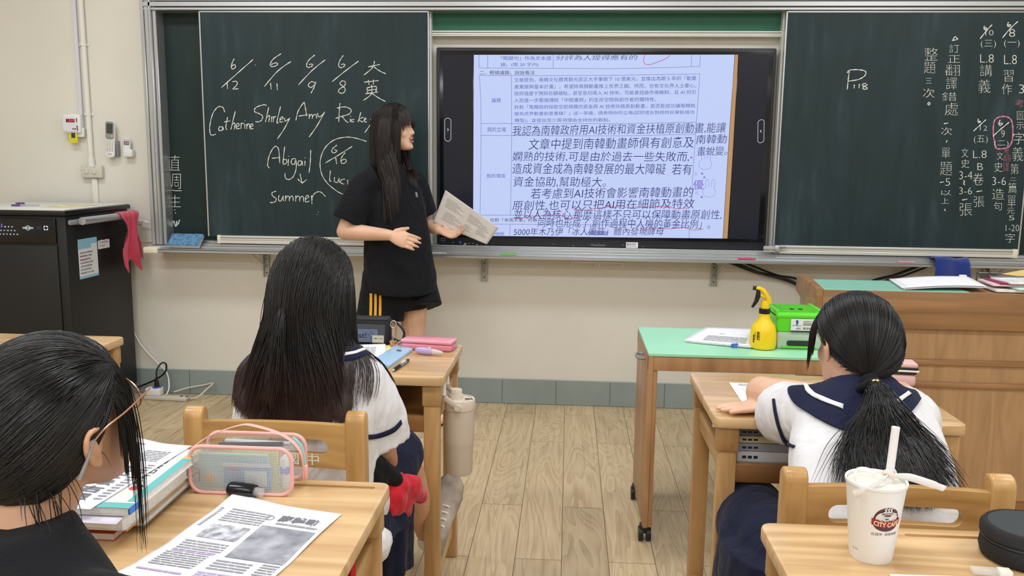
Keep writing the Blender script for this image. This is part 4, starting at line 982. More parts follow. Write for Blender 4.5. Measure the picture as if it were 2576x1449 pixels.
# things in the middle desk shelf
o = MB().box((-.77, -2.06, .643), (.23, .20, .05), None, .006).build('black_folder', 'black_plastic'); tag(o, 'black folder stored on the shelf under the middle desk', 'folder')
o = sheet('plastic_bag', quad_sheet((-.70, -2.12), (-.56, -2.12), (-.58, -2.215), (-.70, -2.21), .66, lambda u, v: .02 * math.sin(u * 5) * math.sin(v * 4)), plain('dull_clear', (120, 122, 124), rough=.2, alpha=.6), 'crumpled clear plastic sleeve on the shelf under the middle desk', 'plastic sleeve')

# ---- right desk
fnR = quad_sheet((.460, -2.235), (.686, -2.243), (.682, -2.500), (.457, -2.49), ZD + .001, lambda u, v: .001)
o = sheet('worksheet', fnR, 'paper', 'printed worksheet under the arm of the ponytailed student')
mb = MB()
for (a, b) in (((.12, .2), (.97, .2)), ((.12, .2), (.12, .95)), ((.32, .35), (.32, .95)), ((.12, .52), (.97, .52)), ((.12, .95), (.97, .95)), ((.12, .35), (.97, .35))):
    on_sheet(mb, fnR, a[0], a[1], max(b[0], a[0] + .003), max(b[1], a[1] + .003))
text_rows(mb, fnR, .10, .06, .5, .16, 2, rnd, .3); text_rows(mb, fnR, .34, .37, .9, .52, 5, rnd, .3); text_rows(mb, fnR, .15, .62, .3, .7, 1, rnd, .3)
mb.build('print', 'ink_grey', o, smooth=0)
pz = thing('zip_case', (.90, -2.19, ZD), 'dusty pink zip pencil case with black zip bands behind the ponytailed girl', 'pencil case')
mb = MB().box((.885, -2.19, ZD + .018), (.19, .06, .036), Matrix.Rotation(-.12, 4, 'Z'), .012, 3).build('body', 'pale_pink_cloth', pz)
MB().box((.885, -2.19, ZD + .040), (.188, .06, .008), Matrix.Rotation(-.12, 4, 'Z'), .003).build('lower_zip', 'black_plastic', pz)
MB().box((.887, -2.19, ZD + .046), (.196, .066, .005), Matrix.Rotation(-.12, 4, 'Z'), .002).build('white_band', 'white_plastic', pz)
MB().box((.888, -2.19, ZD + .052), (.190, .06, .006), Matrix.Rotation(-.12, 4, 'Z'), .002).build('upper_zip', 'black_plastic', pz)
MB().box((.888, -2.19, ZD + .061), (.188, .06, .014), Matrix.Rotation(-.12, 4, 'Z'), .006, 3).build('lid', 'pale_pink_cloth', pz)
cols = [((206, 208, 214), 'grey white notebook at the bottom of the stack under the right desk'), ((150, 152, 162), 'grey notebook second in the stack under the right desk'), ((196, 186, 150), 'khaki yellow notebook third in the stack under the right desk'), ((110, 112, 124), 'dark grey notebook topmost in the stack under the right desk')]
z = .6155
for i, (c, lab) in enumerate(cols):
    h = (.027, .02, .018, .018)[i]
    nb = thing('notebook', (.55, -2.42, z), lab, 'notebook', 'notebooks under the right desk')
    MB().bx(.432, .67, -2.529 + .004 * i, -2.20, z, z + h - .0006, bev=.001, seg=1).build('cover', plain('notebook_%d' % i, c, rough=.4), nb)
    mb = MB()
    for k in range(3): mb.bx(.445 + k * .014, .455 + k * .014, -2.5298 + .004 * i, -2.529 + .004 * i, z + h * .35, z + h * .62)
    mb.build('spine_print', 'ink', nb)
    z += h

# ---- mint side table
fnT = quad_sheet((.555, -1.262), (.735, -1.285), (.655, -1.605), (.432, -1.52), .7085, lambda u, v: .002 * math.sin(v * 3) + .0025 * u)
ps = thing('paper_stack', (.6, -1.42, .70), 'stack of printed sheets held by a blue binder clip on the mint side table', 'papers')
for k in range(4):
    f_ = (lambda kk: (lambda u, v: fnT(u, v) + Vector((.004 * math.sin(kk * 2.1), .003 * math.cos(kk * 3), -.0019 * kk))))(k)
    MB().grid(f_, 8, 8, -.0011).build('sheet', 'paper', ps, 180)
mb = MB(); text_rows(mb, fnT, .25, .62, .92, .95, 6, rnd, .35); text_rows(mb, fnT, .4, .45, .5, .5, 1, rnd, .3); mb.build('print', 'ink_grey', ps, smooth=0)
bc = thing('binder_clip', (.60, -1.577, .70), 'small blue binder clip on the front edge of the paper stack', 'binder clip')
mk('clip_blue', plain, (40, 96, 190), rough=.35)
MB().prism([(-.006, .0), (.0, .012), (.008, .012), (.014, .0)], .022, Matrix.Translation((.593, -1.592, .702)) @ Matrix.Rotation(.34, 4, 'Z') @ Matrix(((0, 0, 1, 0), (1, 0, 0, 0), (0, 1, 0, 0), (0, 0, 0, 1)))).build('body', 'clip_blue', bc)
for s in (0, 1):
    mb = MB()
    for dx in (.005, .017): mb.tube(spline([(.593 + dx, -1.585, .714), (.593 + dx + .002, -1.578, .722), (.593 + dx - .004, -1.572, .726)] if s else [(.593 + dx, -1.595, .704), (.593 + dx - .002, -1.605, .7035), (.593 + dx + .004, -1.612, .7035)], 3), .0007, 5)
    mb.build('wire_handle', 'aluminium', bc)
sp = thing('spray_bottle', (.697, -1.585, .70), 'yellow trigger spray bottle on the mint side table', 'spray bottle')
mk('bottle_yellow', plain, (250, 208, 20), rough=.4, sss=.0)
bx0, by0 = .700, -1.583
MB().lathe([(.036, .7005), (.043, .703), (.0455, .71), (.046, .74), (.044, .765), (.038, .785), (.026, .800), (.0195, .812), (.0175, .824), (.0175, .828)], Matrix.Translation((bx0, by0, 0)), 44).build('body', 'bottle_yellow', sp)
MB().lathe([(.0175, .826), (.0195, .827), (.0195, .843), (.0175, .845)], Matrix.Translation((bx0, by0, 0)), 32).build('collar', 'black_plastic', sp)
hd = MB().lathe([(.015, .844), (.015, .862), (.012, .872), (0, .874)], Matrix.Translation((bx0, by0, 0)), 24)
hd.prism([(.022, .862), (.018, .882), (-.004, .915), (-.022, .922), (-.034, .920), (-.036, .914), (-.018, .908), (-.004, .892), (.004, .872), (.008, .860)], .022, Matrix(((1, 0, 0, bx0), (0, 0, 1, by0 - .011), (0, 1, 0, 0), (0, 0, 0, 1))), .003)
hd.tube([(bx0 + .002, by0, .886), (bx0 - .022, by0, .893)], .007, 12)
hd.build('sprayer_head', 'bottle_yellow', sp)
MB().prism([(-.030, .917), (-.024, .912), (-.020, .890), (-.028, .868), (-.044, .846), (-.050, .848), (-.040, .872), (-.036, .895), (-.034, .915)], .014, Matrix(((1, 0, 0, bx0 + .003), (0, 0, 1, by0 - .007), (0, 1, 0, 0), (0, 0, 0, 1))), .002).build('trigger', 'black_plastic', sp)
MB().cyl((bx0 - .044, by0, .917), (bx0 - .033, by0, .915), .0075, 16).build('nozzle', 'black_plastic', sp)
mb = MB()
def on_cyl(mb, x, y, r, a0, a1, z0, z1, lift=.0004):
    mb.grid(lambda u, v: (x + (r + lift) * math.sin(a0 + (a1 - a0) * u), y - (r + lift) * math.cos(a0 + (a1 - a0) * u), z0 + (z1 - z0) * v), 4, 1)
for a in (-.62, -.98):
    for k in range(7): on_cyl(mb, bx0, by0, .0461, a - .08, a + .08 - .05 * (k % 3 == 1), .738 + k * .0042 - (.012 if a < -.7 else 0), .741 + k * .0042 - (.012 if a < -.7 else 0))
    on_cyl(mb, bx0, by0, .0461, a + .10, a + .13, .735, .766)
mb.build('print', 'ink', sp)
gb = thing('eraser_cleaner', (.83, -1.53, .70), 'bright green chalkboard eraser cleaner with a clear drawer on the mint table', 'eraser cleaner')
mk('lime', plain, (98, 216, 48), rough=.3); mk('lime_dark', plain, (78, 182, 40), rough=.4)
GX0, GX1, GY0, GY1 = .745, .905, -1.59, -1.40
MB().bx(GX0, GX1, GY0, GY1, .7615, .83, bev=.008, seg=3).bx(GX0 - .004, GX1 + .004, GY0 - .004, GY1 + .004, .812, .826, bev=.005).build('upper_body', 'lime', gb)
mb = MB().bx(GX0 + .018, GX1 - .018, GY0 + .03, GY1 - .02, .829, .834, bev=.002, seg=1); lidp = mb.build('lid', 'lime_dark', gb)
mb = MB()
for i in range(14): mb.bx(GX0 + .03 + i * .0075, GX0 + .033 + i * .0075, GY0 + .045, GY1 - .035, .8335, .8352)
mb.build('lid_ribs', 'lime', lidp, smooth=0)
mb = MB()
for i in range(2): mb.bx(GX0 + .055 + i * .03, GX0 + .07 + i * .03, GY0 + .05, GY0 + .07, .8345, .8356)
mb.build('mark', 'ink', lidp, smooth=0)
MB().bx(GX0 - .004, GX0 + .01, GY0 + .01, GY1 - .01, .80, .838, bev=.002).bx(GX1 - .01, GX1 + .004, GY0 + .01, GY1 - .01, .80, .838, bev=.002).build('rail', 'lime', gb)
MB().bx(GX0 + .003, GX1 - .003, GY0 + .002, GY1, .7005, .762, bev=.006, seg=2).build('clear_drawer', plain('drawer_clear', (206, 222, 206), rough=.15, alpha=.72), gb)
MB().bx(GX0 + .02, GX1 - .02, GY0 - .001, GY1 - .02, .704, .712, bev=.002).build('drawer_floor', 'lime', gb)
MB().prism(rrect(.082, .019, .008), .004, Matrix.Translation((.823, GY0 + .003, .722)) @ Matrix.Rotation(PI / 2, 4, 'X')).build('drawer_grip', plain('grip_dark', (30, 44, 30), rough=.5), gb)
lbp = MB().bx(GX0 + .046, GX1 - .012, GY0 - .0058, GY0 - .003, .763, .8105, bev=.001, seg=1).build('product_label', 'white_plastic', gb)
yq = GY0 - .0062; mb = MB()
write(mb, 'ABS  環保板擦機', (GX0 + .064, yq, .7815), (GX1 - .022, yq, .7815), (GX0 + .064, yq, .7725), thin=.004)
write(mb, '光達有限公司', (GX0 + .088, yq, .805), (GX1 - .040, yq, .805), (GX0 + .088, yq, .800))
for k in range(3): mb.bx(GX0 + .088, GX1 - .044 + .002 * k, yq - .0002, yq, .796 - k * .004, .7975 - k * .004)
mb.build('label_text', 'ink', lbp, smooth=0)
mb = MB().bx(GX0 + .046, GX1 - .012, yq - .0003, yq, .764, .7692); mb.build('label_band', plain('navy_band', (30, 40, 76), rough=.5), lbp, smooth=0)
mb = MB(); mb.prism([(0, 0), (.004, .010), (.002, .018), (-.003, .020), (-.006, .012), (-.002, .006), (-.004, 0)], .0004, Matrix.Translation((GX0 + .068, yq, .788)) @ Matrix.Rotation(PI / 2, 4, 'X')); mb.ribbon(spline([(GX0 + .05, yq - .0003, .7855), (GX0 + .06, yq - .0003, .789), (GX0 + .07, yq - .0003, .786), (GX0 + .082, yq - .0003, .788)], 4), .0015, (0, -1, 0)); mb.build('label_emblem', plain('emblem_blue', (40, 80, 160), rough=.5), lbp, smooth=0)

# ---- things on the lectern
ZL = .8875
fnL = lambda k: (lambda u, v: Vector((1.262 + .30 * u + .10 * (1 - v) * .4, -1.362 + .245 * (1 - v) + .02 * u, ZL + .002 + .0022 * k + .012 * u * (1 - .3 * v) + .006 * math.sin(u * 3))))
pl = thing('paper_stack', (1.40, -1.23, ZL), 'fanned stack of white worksheets on the green mat of the lectern', 'papers')
for k in range(5): MB().grid((lambda f_, kk: (lambda u, v: f_(u, v) + Vector((.008 * math.sin(kk * 1.7), .005 * math.cos(kk * 2.3), 0))))(fnL(k), k), 12, 8, -.0014).build('sheet', 'paper', pl, 180)
MB().box((1.575, -1.13, ZL + .028), (.026, .014, .010), Matrix.Rotation(.2, 4, 'Z'), .002).build('paper_clip', 'white_plastic', pl)
mags = [(1.50, 1.95, (236, 232, 224), 'open magazine with pale pages at the front of the lectern pile', .0), (1.56, 2.05, (200, 226, 222), 'teal covered booklet in the lectern pile', .010), (1.50, 2.02, (240, 206, 212), 'pink covered booklet in the lectern pile', .018), (1.52, 2.10, (142, 40, 78), 'dark red folder in the lectern pile', .025), (1.54, 2.12, (232, 234, 240), 'white printed booklet on top of the lectern pile', .030)]
for i, (a, b, c, lab, dz) in enumerate(mags):
    m = thing('booklet', (1.8, -1.25, ZL + dz), lab, 'booklet', 'booklets piled on the lectern')
    r = Matrix.Rotation((-.06, .05, -.10, -.04, .06)[i], 4, 'Z')
    MB().box(((a + b) / 2 + .1, -1.292 + .004 * i, ZL + dz + .0042), (b - a, .165 - .006 * i, .0075 if i else .009), r, .001, 1).build('cover', plain('booklet_%d' % i, c, rough=.4, var=.10, vscale=22), m)
    mb = MB(); q = random.Random(40 + i)
    for k in range(9): mb.box(((a + b) / 2 + .1 + q.uniform(-.19, .19), -1.355 + q.uniform(0, .05) + .004 * i, ZL + dz + .0084 + (0 if i else .0006)), (q.uniform(.01, .05), q.uniform(.004, .012), .0004), r)
    mb.build('cover_print', plain('booklet_print_%d' % i, [(90, 110, 120), (60, 110, 110), (200, 90, 120), (60, 20, 40), (70, 70, 90)][i], rough=.5), m)
tr = thing('wire_tray', (1.85, -1.12, ZL), 'dark metal document tray at the back of the lectern', 'tray')
mb = MB()
for yy in (-1.20, -1.095):
    mb.tube([(1.645, yy, .885), (1.645, yy, .925), (2.2, yy, .925)], .004, 8)
for xx in (1.645, 1.69): mb.tube([(xx, -1.20, .924), (xx, -1.095, .924)], .004, 8)
mb.build('frame', plain('tray_metal', (120, 118, 116), rough=.3, metal=.8), tr)
MB().bx(1.65, 2.2, -1.20, -1.095, .912, .914).build('tray_floor', 'dark_grey', tr)
fnE = quad_sheet((1.735, -1.105), (2.10, -1.09), (2.20, -1.20), (1.80, -1.205), .924, lambda u, v: .022 * math.sin(PI * min(1, u * 1.3)) * (1 - v * .6))
sheet('manila_envelope', fnE, plain('manila', (214, 190, 118), rough=.7, var=.04), 'manila envelope bulging out of the document tray on the lectern', 'envelope')
# blue towel on the chalk tray
def btowel(u, v):
    xx = 1.868 + .165 * u
    if v < .25: p = Vector((xx, -.10 - .075 * v / .25, .862 + .016 * math.sin(u * 6 + 1) * .4 + .012 * math.sin(v / .25 * PI * .6)))
    else:
        t = (v - .25) / .75; p = Vector((xx + .012 * t * (u - .4), -.178 - .010 * math.sin(t * 2) - .006 * math.sin(u * 8), .868 - .095 * t + .012 * math.sin(u * 5) * (1 - t)))
    return p
bt = MB().grid(btowel, 24, 24, .010).build('blue_towel', plain('navy_towel', (24, 52, 140), rough=.95, sheen=.4, bump=.5, bscale=350), None, 180); tag(bt, 'folded blue towel hanging over the chalk tray above the lectern', 'towel')
mb = MB(); 
P = [btowel(u / 20, .80) + Vector((0, -.004, 0)) for u in range(0, 20)]; mb.tube(P, .0018, 6); P = [btowel(.88, v / 20) + Vector((0, -.004, 0)) for v in range(8, 20)]; mb.tube(P, .0018, 6)
mb.build('stitching', plain('stitch_blue', (110, 140, 210), rough=.9), bt)
# cables behind
def cable(pts, r, mat, label, name='power_cable', cat='cable'):
    o = MB().tube(spline(pts, 8), r, 8).build(name, mat, None, 180); tag(o, label, cat); return o
cable([(.84, -.02, .835), (.90, -.03, .81), (1.0, -.03, .775), (1.10, -.03, .752), (1.22, -.03, .712), (1.36, -.05, .62), (1.48, -.06, .40), (1.52, -.06, .15), (1.55, -.08, .012), (1.7, -.10, .010)], .0085, 'black_plastic', 'thickest black cable running from under the screen down behind the lectern, lower left one')
cable([(.87, -.025, .835), (.95, -.04, .80), (1.06, -.045, .760), (1.16, -.04, .742), (1.25, -.045, .70), (1.38, -.07, .60), (1.50, -.08, .38), (1.55, -.08, .14), (1.60, -.10, .010), (1.72, -.12, .008)], .006, 'black_plastic', 'lowest thin black cable under the screen ending behind the lectern')
cable([(.91, -.02, .835), (1.0, -.02, .80), (1.12, -.02, .758), (1.24, -.02, .735), (1.42, -.03, .64), (1.56, -.04, .40), (1.62, -.04, .15), (1.66, -.05, .010), (1.76, -.06, .008)], .0055, 'black_plastic', 'uppermost thin black cable under the screen sloping to the lectern')
cable([(1.74, -.14, .010), (1.58, -.12, .010), (1.44, -.03, .12), (1.40, -.02, .40), (1.50, -.02, .66), (1.62, -.02, .738), (1.72, -.02, .768), (1.80, -.02, .80), (1.88, -.02, .835)], .0075, 'black_plastic', 'thick black cable rising from the lectern to the tray by the blue towel')
cable([(1.80, -.16, .008), (1.64, -.15, .008), (1.48, -.04, .14), (1.46, -.025, .42), (1.56, -.025, .66), (1.68, -.025, .738), (1.78, -.025, .772), (1.86, -.025, .805), (1.93, -.025, .835)], .0055, 'black_plastic', 'thin black cable right of the thick one by the blue towel')

# ---- power strip on the floor by the cabinet
st_ = thing('power_strip', (-2.22, -.14, 0), 'beige power strip on the floor by the cabinet', 'power strip')
MB().box((-2.225, -.14, .012), (.25, .05, .022), Matrix.Rotation(-.05, 4, 'Z'), .006).build('body', 'beige_plastic', st_)
mb = MB()
for k in range(2): mb.box((-2.14 + .03 * k, -.142, .0235), (.012, .018, .002), None, .0)
mb.build('socket', 'dark_grey', st_)
ad = thing('plug_adapter', (-2.29, -.12, .023), 'white plug adapter block standing on the power strip', 'adapter')
MB().box((-2.30, -.13, .045), (.085, .05, .044), None, .007).build('body', 'white_plastic', ad)
MB().lathe([(.024, .067), (.024, .072), (.0, .072)], Matrix.Translation((-2.285, -.13, 0)), 24).build('socket_rim', plain('rim_blue', (70, 100, 190), rough=.4), ad)
pg = thing('black_plug', (-2.285, -.13, .073), 'black plug and cord standing in the white adapter', 'plug')
MB().tube([(-2.285, -.13, .0735), (-2.285, -.13, .085), (-2.285, -.13, .105), (-2.284, -.13, .125)], [.013, .0135, .010, .006], 14).build('plug', 'black_plastic', pg)
MB().tube(spline([(-2.284, -.13, .125), (-2.285, -.12, .165), (-2.265, -.10, .20), (-2.245, -.09, .19), (-2.26, -.08, .14), (-2.33, -.06, .09), (-2.44, -.04, .04)], 8), .005, 8).build('cord', 'black_plastic', pg)
cable([(-2.475, -.03, .40), (-2.42, -.02, .28), (-2.34, -.02, .19), (-2.27, -.04, .13), (-2.235, -.09, .06), (-2.228, -.14, .028)], .0042, 'white_plastic', 'thin white cable running down from the cabinet to the power strip')
cable([(-2.09, -.145, .012), (-2.05, -.14, .02), (-2.02, -.09, .05), (-2.0, -.04, .075), (-2.06, -.03, .06), (-2.15, -.05, .045), (-2.21, -.09, .03)], .0045, 'beige_plastic', 'beige cord of the power strip looping at its right end')

# ---- lower left desk: newspaper sheet, marker, mesh case, book stack
fnN = quad_sheet((-.598, -3.160), (-.384, -3.212), (-.432, -3.50), (-.655, -3.462), ZD + .0015, lambda u, v: .020 * max(0, .22 - v) / .22 * max(0, .5 - u) * 1.0 + .006 * max(0, u - .8) * max(0, .3 - v) + .003 * abs(math.sin(v * 5)) + .012 * max(0, v - .88) * max(0, .35 - u) * 9)
npz = sheet('newspaper_print', fnN, 'paper', 'printed newspaper page with photos lying on the lower left desk', nu=24, nv=30)
mb = MB(); on_sheet(mb, fnN, .52, .30, .97, .68, n=10); im = mb.build('large_photo', plain('halftone_a', (142, 144, 154), rough=.7, var=.24, vscale=26), npz, 180)
mb = MB(); on_sheet(mb, fnN, .14, .36, .47, .52, n=6); mb.build('small_photo', plain('halftone_b', (158, 160, 168), rough=.7, var=.40, vscale=60), npz, 180)
mb = MB(); text_rows(mb, fnN, .14, .16, .50, .33, 6, rnd, .5); text_rows(mb, fnN, .10, .56, .46, .66, 4, rnd, .5); text_rows(mb, fnN, .08, .70, .42, .86, 7, rnd, .5)
text_rows(mb, fnN, .50, .72, .78, .84, 4, rnd, .5); text_rows(mb, fnN, .84, .70, .97, .98, 10, rnd, .5); text_rows(mb, fnN, .60, .245, .95, .27, 1, rnd, .8)
for v in np.arange(.17, .40, .02): on_sheet(mb, fnN, .04, v, .07, v + .012, n=1)
mb.build('print', 'ink_grey', npz, smooth=0)
mb = MB(); text_rows(mb, fnN, .10, .66, .44, .695, 2, rnd, .6); text_rows(mb, fnN, .48, .86, .80, .97, 5, rnd, .6); text_rows(mb, fnN, .06, .90, .40, .93, 1, rnd, .6)
mb.build('highlighted_print', 'ink_purple', npz, smooth=0)
v_, f_ = glyphs('南韓動', .028); lo, hi = v_.min(0), v_.max(0)
mb = MB(); mb.add([fnN(.58 + .34 * (p[0] - lo[0]) / (hi[0] - lo[0]), .23 - .09 * (p[1] - lo[1]) / (hi[1] - lo[1])) + Vector((0, 0, .0012)) for p in v_], f_)
mb.build('headline', plain('headline_grey', (112, 114, 124), rough=.7), npz, smooth=0)
mb = MB(); mb.ribbon([fnN(.51 + .028 * math.cos(t) * (1 if abs(math.cos(t)) < .8 else .95), .20 + .026 * math.sin(t)) + Vector((0, 0, .0012)) for t in [2 * PI * i / 20 for i in range(21)]], .0025, (0, 0, 1)); mb.build('emblem', 'ink_grey', npz, smooth=0)
mkr = thing('marker', (-.58, -3.168, ZD), 'short black capsule shaped marker lying before the mesh case', 'marker')
a0, a1 = Vector((-.612, -3.150, ZD + .0145)), Vector((-.545, -3.160, ZD + .0135)); L = lambda t: a0.lerp(a1, t)
MB().tube([L(-.03), L(0), L(.04), L(.12), L(.70), L(.80)], [.003, .009, .0125, .014, .014, .0125], 20).build('barrel', plain('gloss_black', (14, 15, 18), rough=.18), mkr)
MB().tube([L(.80), L(.86), L(.90), L(1.0), L(1.03)], [.0085, .009, .0075, .0085, .006], 16).build('clear_cap', 'clear_plastic', mkr)
# mesh pencil case
mc = thing('mesh_pencil_case', (-.585, -3.11, ZD), 'clear mesh pencil case with pink piping and a strap handle', 'pencil case')
MX0, MX1, MY0, MY1, MZ = -.690, -.492, -3.142, -3.060, ZD + .094
def rr_path(y, w=None, dz=0):
    return [(p[0], y, p[1]) for p in rrect(MX1 - MX0 - .006, MZ - ZD - .006, .024, 6, (MX0 + MX1) / 2, (MZ + ZD) / 2)]
for y in (MY0, MY1):
    P = rr_path(y); MB().tube(P + [P[0]], .0036, 8).build('piping', 'pink_piping', mc)
sh = rrect(MX1 - MX0 - .006, MZ - ZD - .006, .024, 6, (MX0 + MX1) / 2, (MZ + ZD) / 2)
MB().loft([[(p[0], MY0, p[1]) for p in sh], [(p[0], MY1, p[1]) for p in sh]], cap=False).build('clear_wall', 'clear_film', mc)
MB().prism(sh, .0008, Matrix(((1, 0, 0, 0), (0, 0, -1, MY0 + .0004), (0, 1, 0, 0), (0, 0, 0, 1)))).build('front_film', 'clear_film', mc)
mb = MB(); zc, xc = (MZ + ZD) / 2, (MX0 + MX1) / 2
for i in range(29):
    zz = ZD + .006 + i * .003; mb.box((xc, MY0 - .001, zz), (MX1 - MX0 - .012, .0006, .0006))
for i in range(62):
    xx = MX0 + .007 + i * .003; mb.box((xx, MY0 - .001, zc), (.0004, .0006, MZ - ZD - .012))
mb.build('mesh_weave', plain('weave_white', (226, 228, 228), rough=.4), mc, smooth=0)
MB().tube(spline([(MX0 + .006, (MY0 + MY1) / 2 - .03, ZD + .085), (MX0 + .03, -3.105, MZ + .006), (xc - .02, -3.10, MZ + .024), (xc + .01, -3.10, MZ + .026), (MX1 - .03, -3.10, MZ + .008), (MX1 + .001, -3.10, ZD + .07), (MX1 + .003, -3.095, ZD + .02)], 8), .0085, 8, squash=.14, up=(0, -1, 0)).build('strap', 'pink_piping', mc)
P = [(MX1 - .02, -3.085, MZ - .001), (MX1 - .004, -3.085, ZD + .075), (MX1 + .0015, -3.085, ZD + .04), (MX1 + .001, -3.085, ZD + .012)]
MB().tube(spline(P, 6), .0045, 8, squash=.4).build('zip', plain('teal_zip', (150, 206, 206), rough=.5), mc)
MB().bx(MX1 - .002, MX1 + .008, -3.09, -3.078, ZD + .012, ZD + .04, bev=.003).build('zip_pull', 'pink_piping', mc)
def inner(name, x0, x1, y0, y1, z0, z1, c, label, bev=.001, cat='card', rough=.4):
    o = MB().bx(x0, x1, y0, y1, z0, z1, bev=bev, seg=1).build(name, plain(name + '_col_%d' % int(x0 * -1000), c, rough=rough)); tag(o, label, cat); return o
o = inner('tissue_pack', -.676, -.545, -3.128, -3.118, ZD + .006, ZD + .072, (170, 204, 200), 'pale teal packet on the left inside the mesh pencil case', cat='packet')
mb = MB().cyl((-.655, -3.1286, ZD + .026), (-.655, -3.1278, ZD + .026), .010, 24); mb.build('badge', plain('orange_badge', (240, 176, 60), rough=.5), o)
o = inner('name_card', -.627, -.537, -3.1355, -3.132, ZD + .007, ZD + .058, (112, 156, 214), 'blue printed card at the front of the mesh pencil case')
MB().bx(-.627, -.537, -3.1362, -3.1352, ZD + .052, ZD + .058).bx(-.586, -.545, -3.1362, -3.1352, ZD + .016, ZD + .044, bev=.0).build('white_patch', 'white_plastic', o)
MB().bx(-.62, -.592, -3.1362, -3.1352, ZD + .044, ZD + .048).bx(-.566, -.553, -3.1366, -3.136, ZD + .008, ZD + .014).build('red_print', plain('red_print', (206, 70, 80), rough=.5), o)
inner('yellow_folder', -.615, -.53, -3.116, -3.112, ZD + .005, ZD + .082, (236, 226, 130), 'yellow card standing behind the blue one in the mesh case')
o = inner('glue_stick', -.525, -.508, -3.125, -3.105, ZD + .004, ZD + .070, (232, 232, 234), 'white stick with a violet band on the right inside the mesh case', bev=.006, cat='glue stick')
MB().bx(-.5255, -.5075, -3.1256, -3.1044, ZD + .032, ZD + .052, bev=.006).build('band', plain('violet_band', (104, 100, 216), rough=.4), o)
for k, (c, lab) in enumerate((((60, 60, 66), 'dark grey pen lying on top inside the mesh case'), ((196, 200, 206), 'silver pen lying on top inside the mesh case'), ((206, 60, 100), 'red pen at the left inside the mesh case'))):
    a, b = (((-.65, -3.095, ZD + .078), (-.53, -3.085, ZD + .080)), ((-.645, -3.078, ZD + .080), (-.52, -3.072, ZD + .076)), ((-.682, -3.11, ZD + .012), (-.680, -3.105, ZD + .052)))[k]
    o = MB().cyl(a, b, .0048, 10).build('pen', plain('pen_col_%d' % k, c, rough=.3)); tag(o, lab, 'pen', 'pens in the mesh case')
# book stack
def book(label, x0, x1, y0, y1, z, h, cover, pages=(232, 230, 224), rot=0., th=.0012, name='textbook', cat='book', group='books stacked on the lower left desk'):
    b = thing(name, ((x0 + x1) / 2, (y0 + y1) / 2, z), label, cat, group)
    r = Matrix.Rotation(rot, 4, 'Z'); c = ((x0 + x1) / 2, (y0 + y1) / 2)
    k = len(bpy.data.materials)
    MB().box((c[0] - .001, c[1], z + h / 2), (x1 - x0 - .003, y1 - y0 - .003, h - 2 * th), r).build('pages', plain('pages_%d' % k, pages, rough=.8, var=.03, vscale=120), b, smooth=0)
    MB().box((c[0], c[1], z + th / 2 + .0002), (x1 - x0, y1 - y0, th), r).build('back_cover', plain('cover_%d' % k, cover, rough=.35), b, smooth=0)
    MB().box((c[0], c[1], z + h - th / 2 - .0002), (x1 - x0, y1 - y0, th), r).build('front_cover', 'cover_%d' % k, b, smooth=0)
    return b, r, c
z = ZD
b, _, _ = book('red covered workbook at the bottom of the book stack', -.93, -.722, -3.345, -3.06, z, .013, (196, 92, 72)); z += .013
b, _, _ = book('grey magazine second from the bottom of the book stack', -.925, -.690, -3.318, -3.07, z, .009, (168, 166, 160), rot=.02); z += .009
b, r, c = book('orange edged workbook in the middle of the book stack', -.93, -.694, -3.355, -3.072, z, .009, (222, 170, 70)); 
MB().box((-.78, -3.30, z + .0092), (.12, .09, .0006), r).build('cover_picture', plain('cover_pic', (206, 200, 180), rough=.4, var=.3, vscale=30), b); MB().box((-.715, -3.325, z + .0094), (.05, .05, .0006), r).build('dark_block', 'dark_grey', b); z += .0095
b, _, _ = book('thick white workbook below the textbook on the book stack', -.90, -.690, -3.372, -3.09, z, .022, (222, 224, 228)); z += .022
fS = quad_sheet((-.92, -3.08), (-.686, -3.085), (-.690, -3.392), (-.93, -3.385), z + .001, lambda u, v: -.006 * max(0, v - .9) * 6)
sheet('loose_sheet', fS, plain('violet_white', (226, 222, 240), rough=.6), 'loose white sheet sticking out below the textbook on the book stack'); z += .0022
b, r, c = book('teal and white classics textbook on the book stack', -.86, -.680, -3.372, -3.10, z, .013, (226, 222, 222), pages=(236, 236, 232))
zt = z + .0131
mb = MB().bx(-.696, -.6805, -3.345, -3.14, zt, zt + .0004).bx(-.86, -.68, -3.372, -3.352, zt, zt + .0004); mb.build('teal_band', plain('teal_band', (96, 184, 186), rough=.35), b, smooth=0)
MB().bx(-.696, -.6805, -3.15, -3.10, zt, zt + .0005).build('yellow_band', plain('yellow_band', (236, 190, 100), rough=.35), b, smooth=0)
MB().bx(-.6800, -.6793, -3.37, -3.335, z + .001, z + .0125).build('spine_mark', plain('spine_blue', (40, 120, 214), rough=.4), b, smooth=0)
mb = MB()
for k, ch in enumerate('讀典故知文化'):
    yy = -3.135 - .024 * k; write(mb, ch, (-.735, yy, zt + .0003), (-.713, yy, zt + .0003), (-.735, yy - .019, zt + .0003), thin=.004)
mb.build('title', 'ink', b, smooth=0)
MB().lathe([(.008, 0), (.008, .0006), (0, .0006)], Matrix.Translation((-.713, -3.292, zt)), 16).build('red_picture', plain('red_pic', (206, 70, 70), rough=.4), b); MB().lathe([(.005, 0), (.005, .0008), (0, .0008)], Matrix.Translation((-.706, -3.284, zt)), 16).build('dark_picture', 'ink', b)
z += .0135
fP = quad_sheet((-.92, -3.055), (-.708, -3.085), (-.735, -3.385), (-.95, -3.36), z + .001, lambda u, v: .003 + .016 * max(0, .2 - v) * max(0, .7 - u) * 6 + .0015 * math.sin(u * 6) - .002 * u)
nw = sheet('newspaper_sheet', fP, 'paper', 'black and white newspaper sheet lying on top of the book stack', nu=24, nv=26)
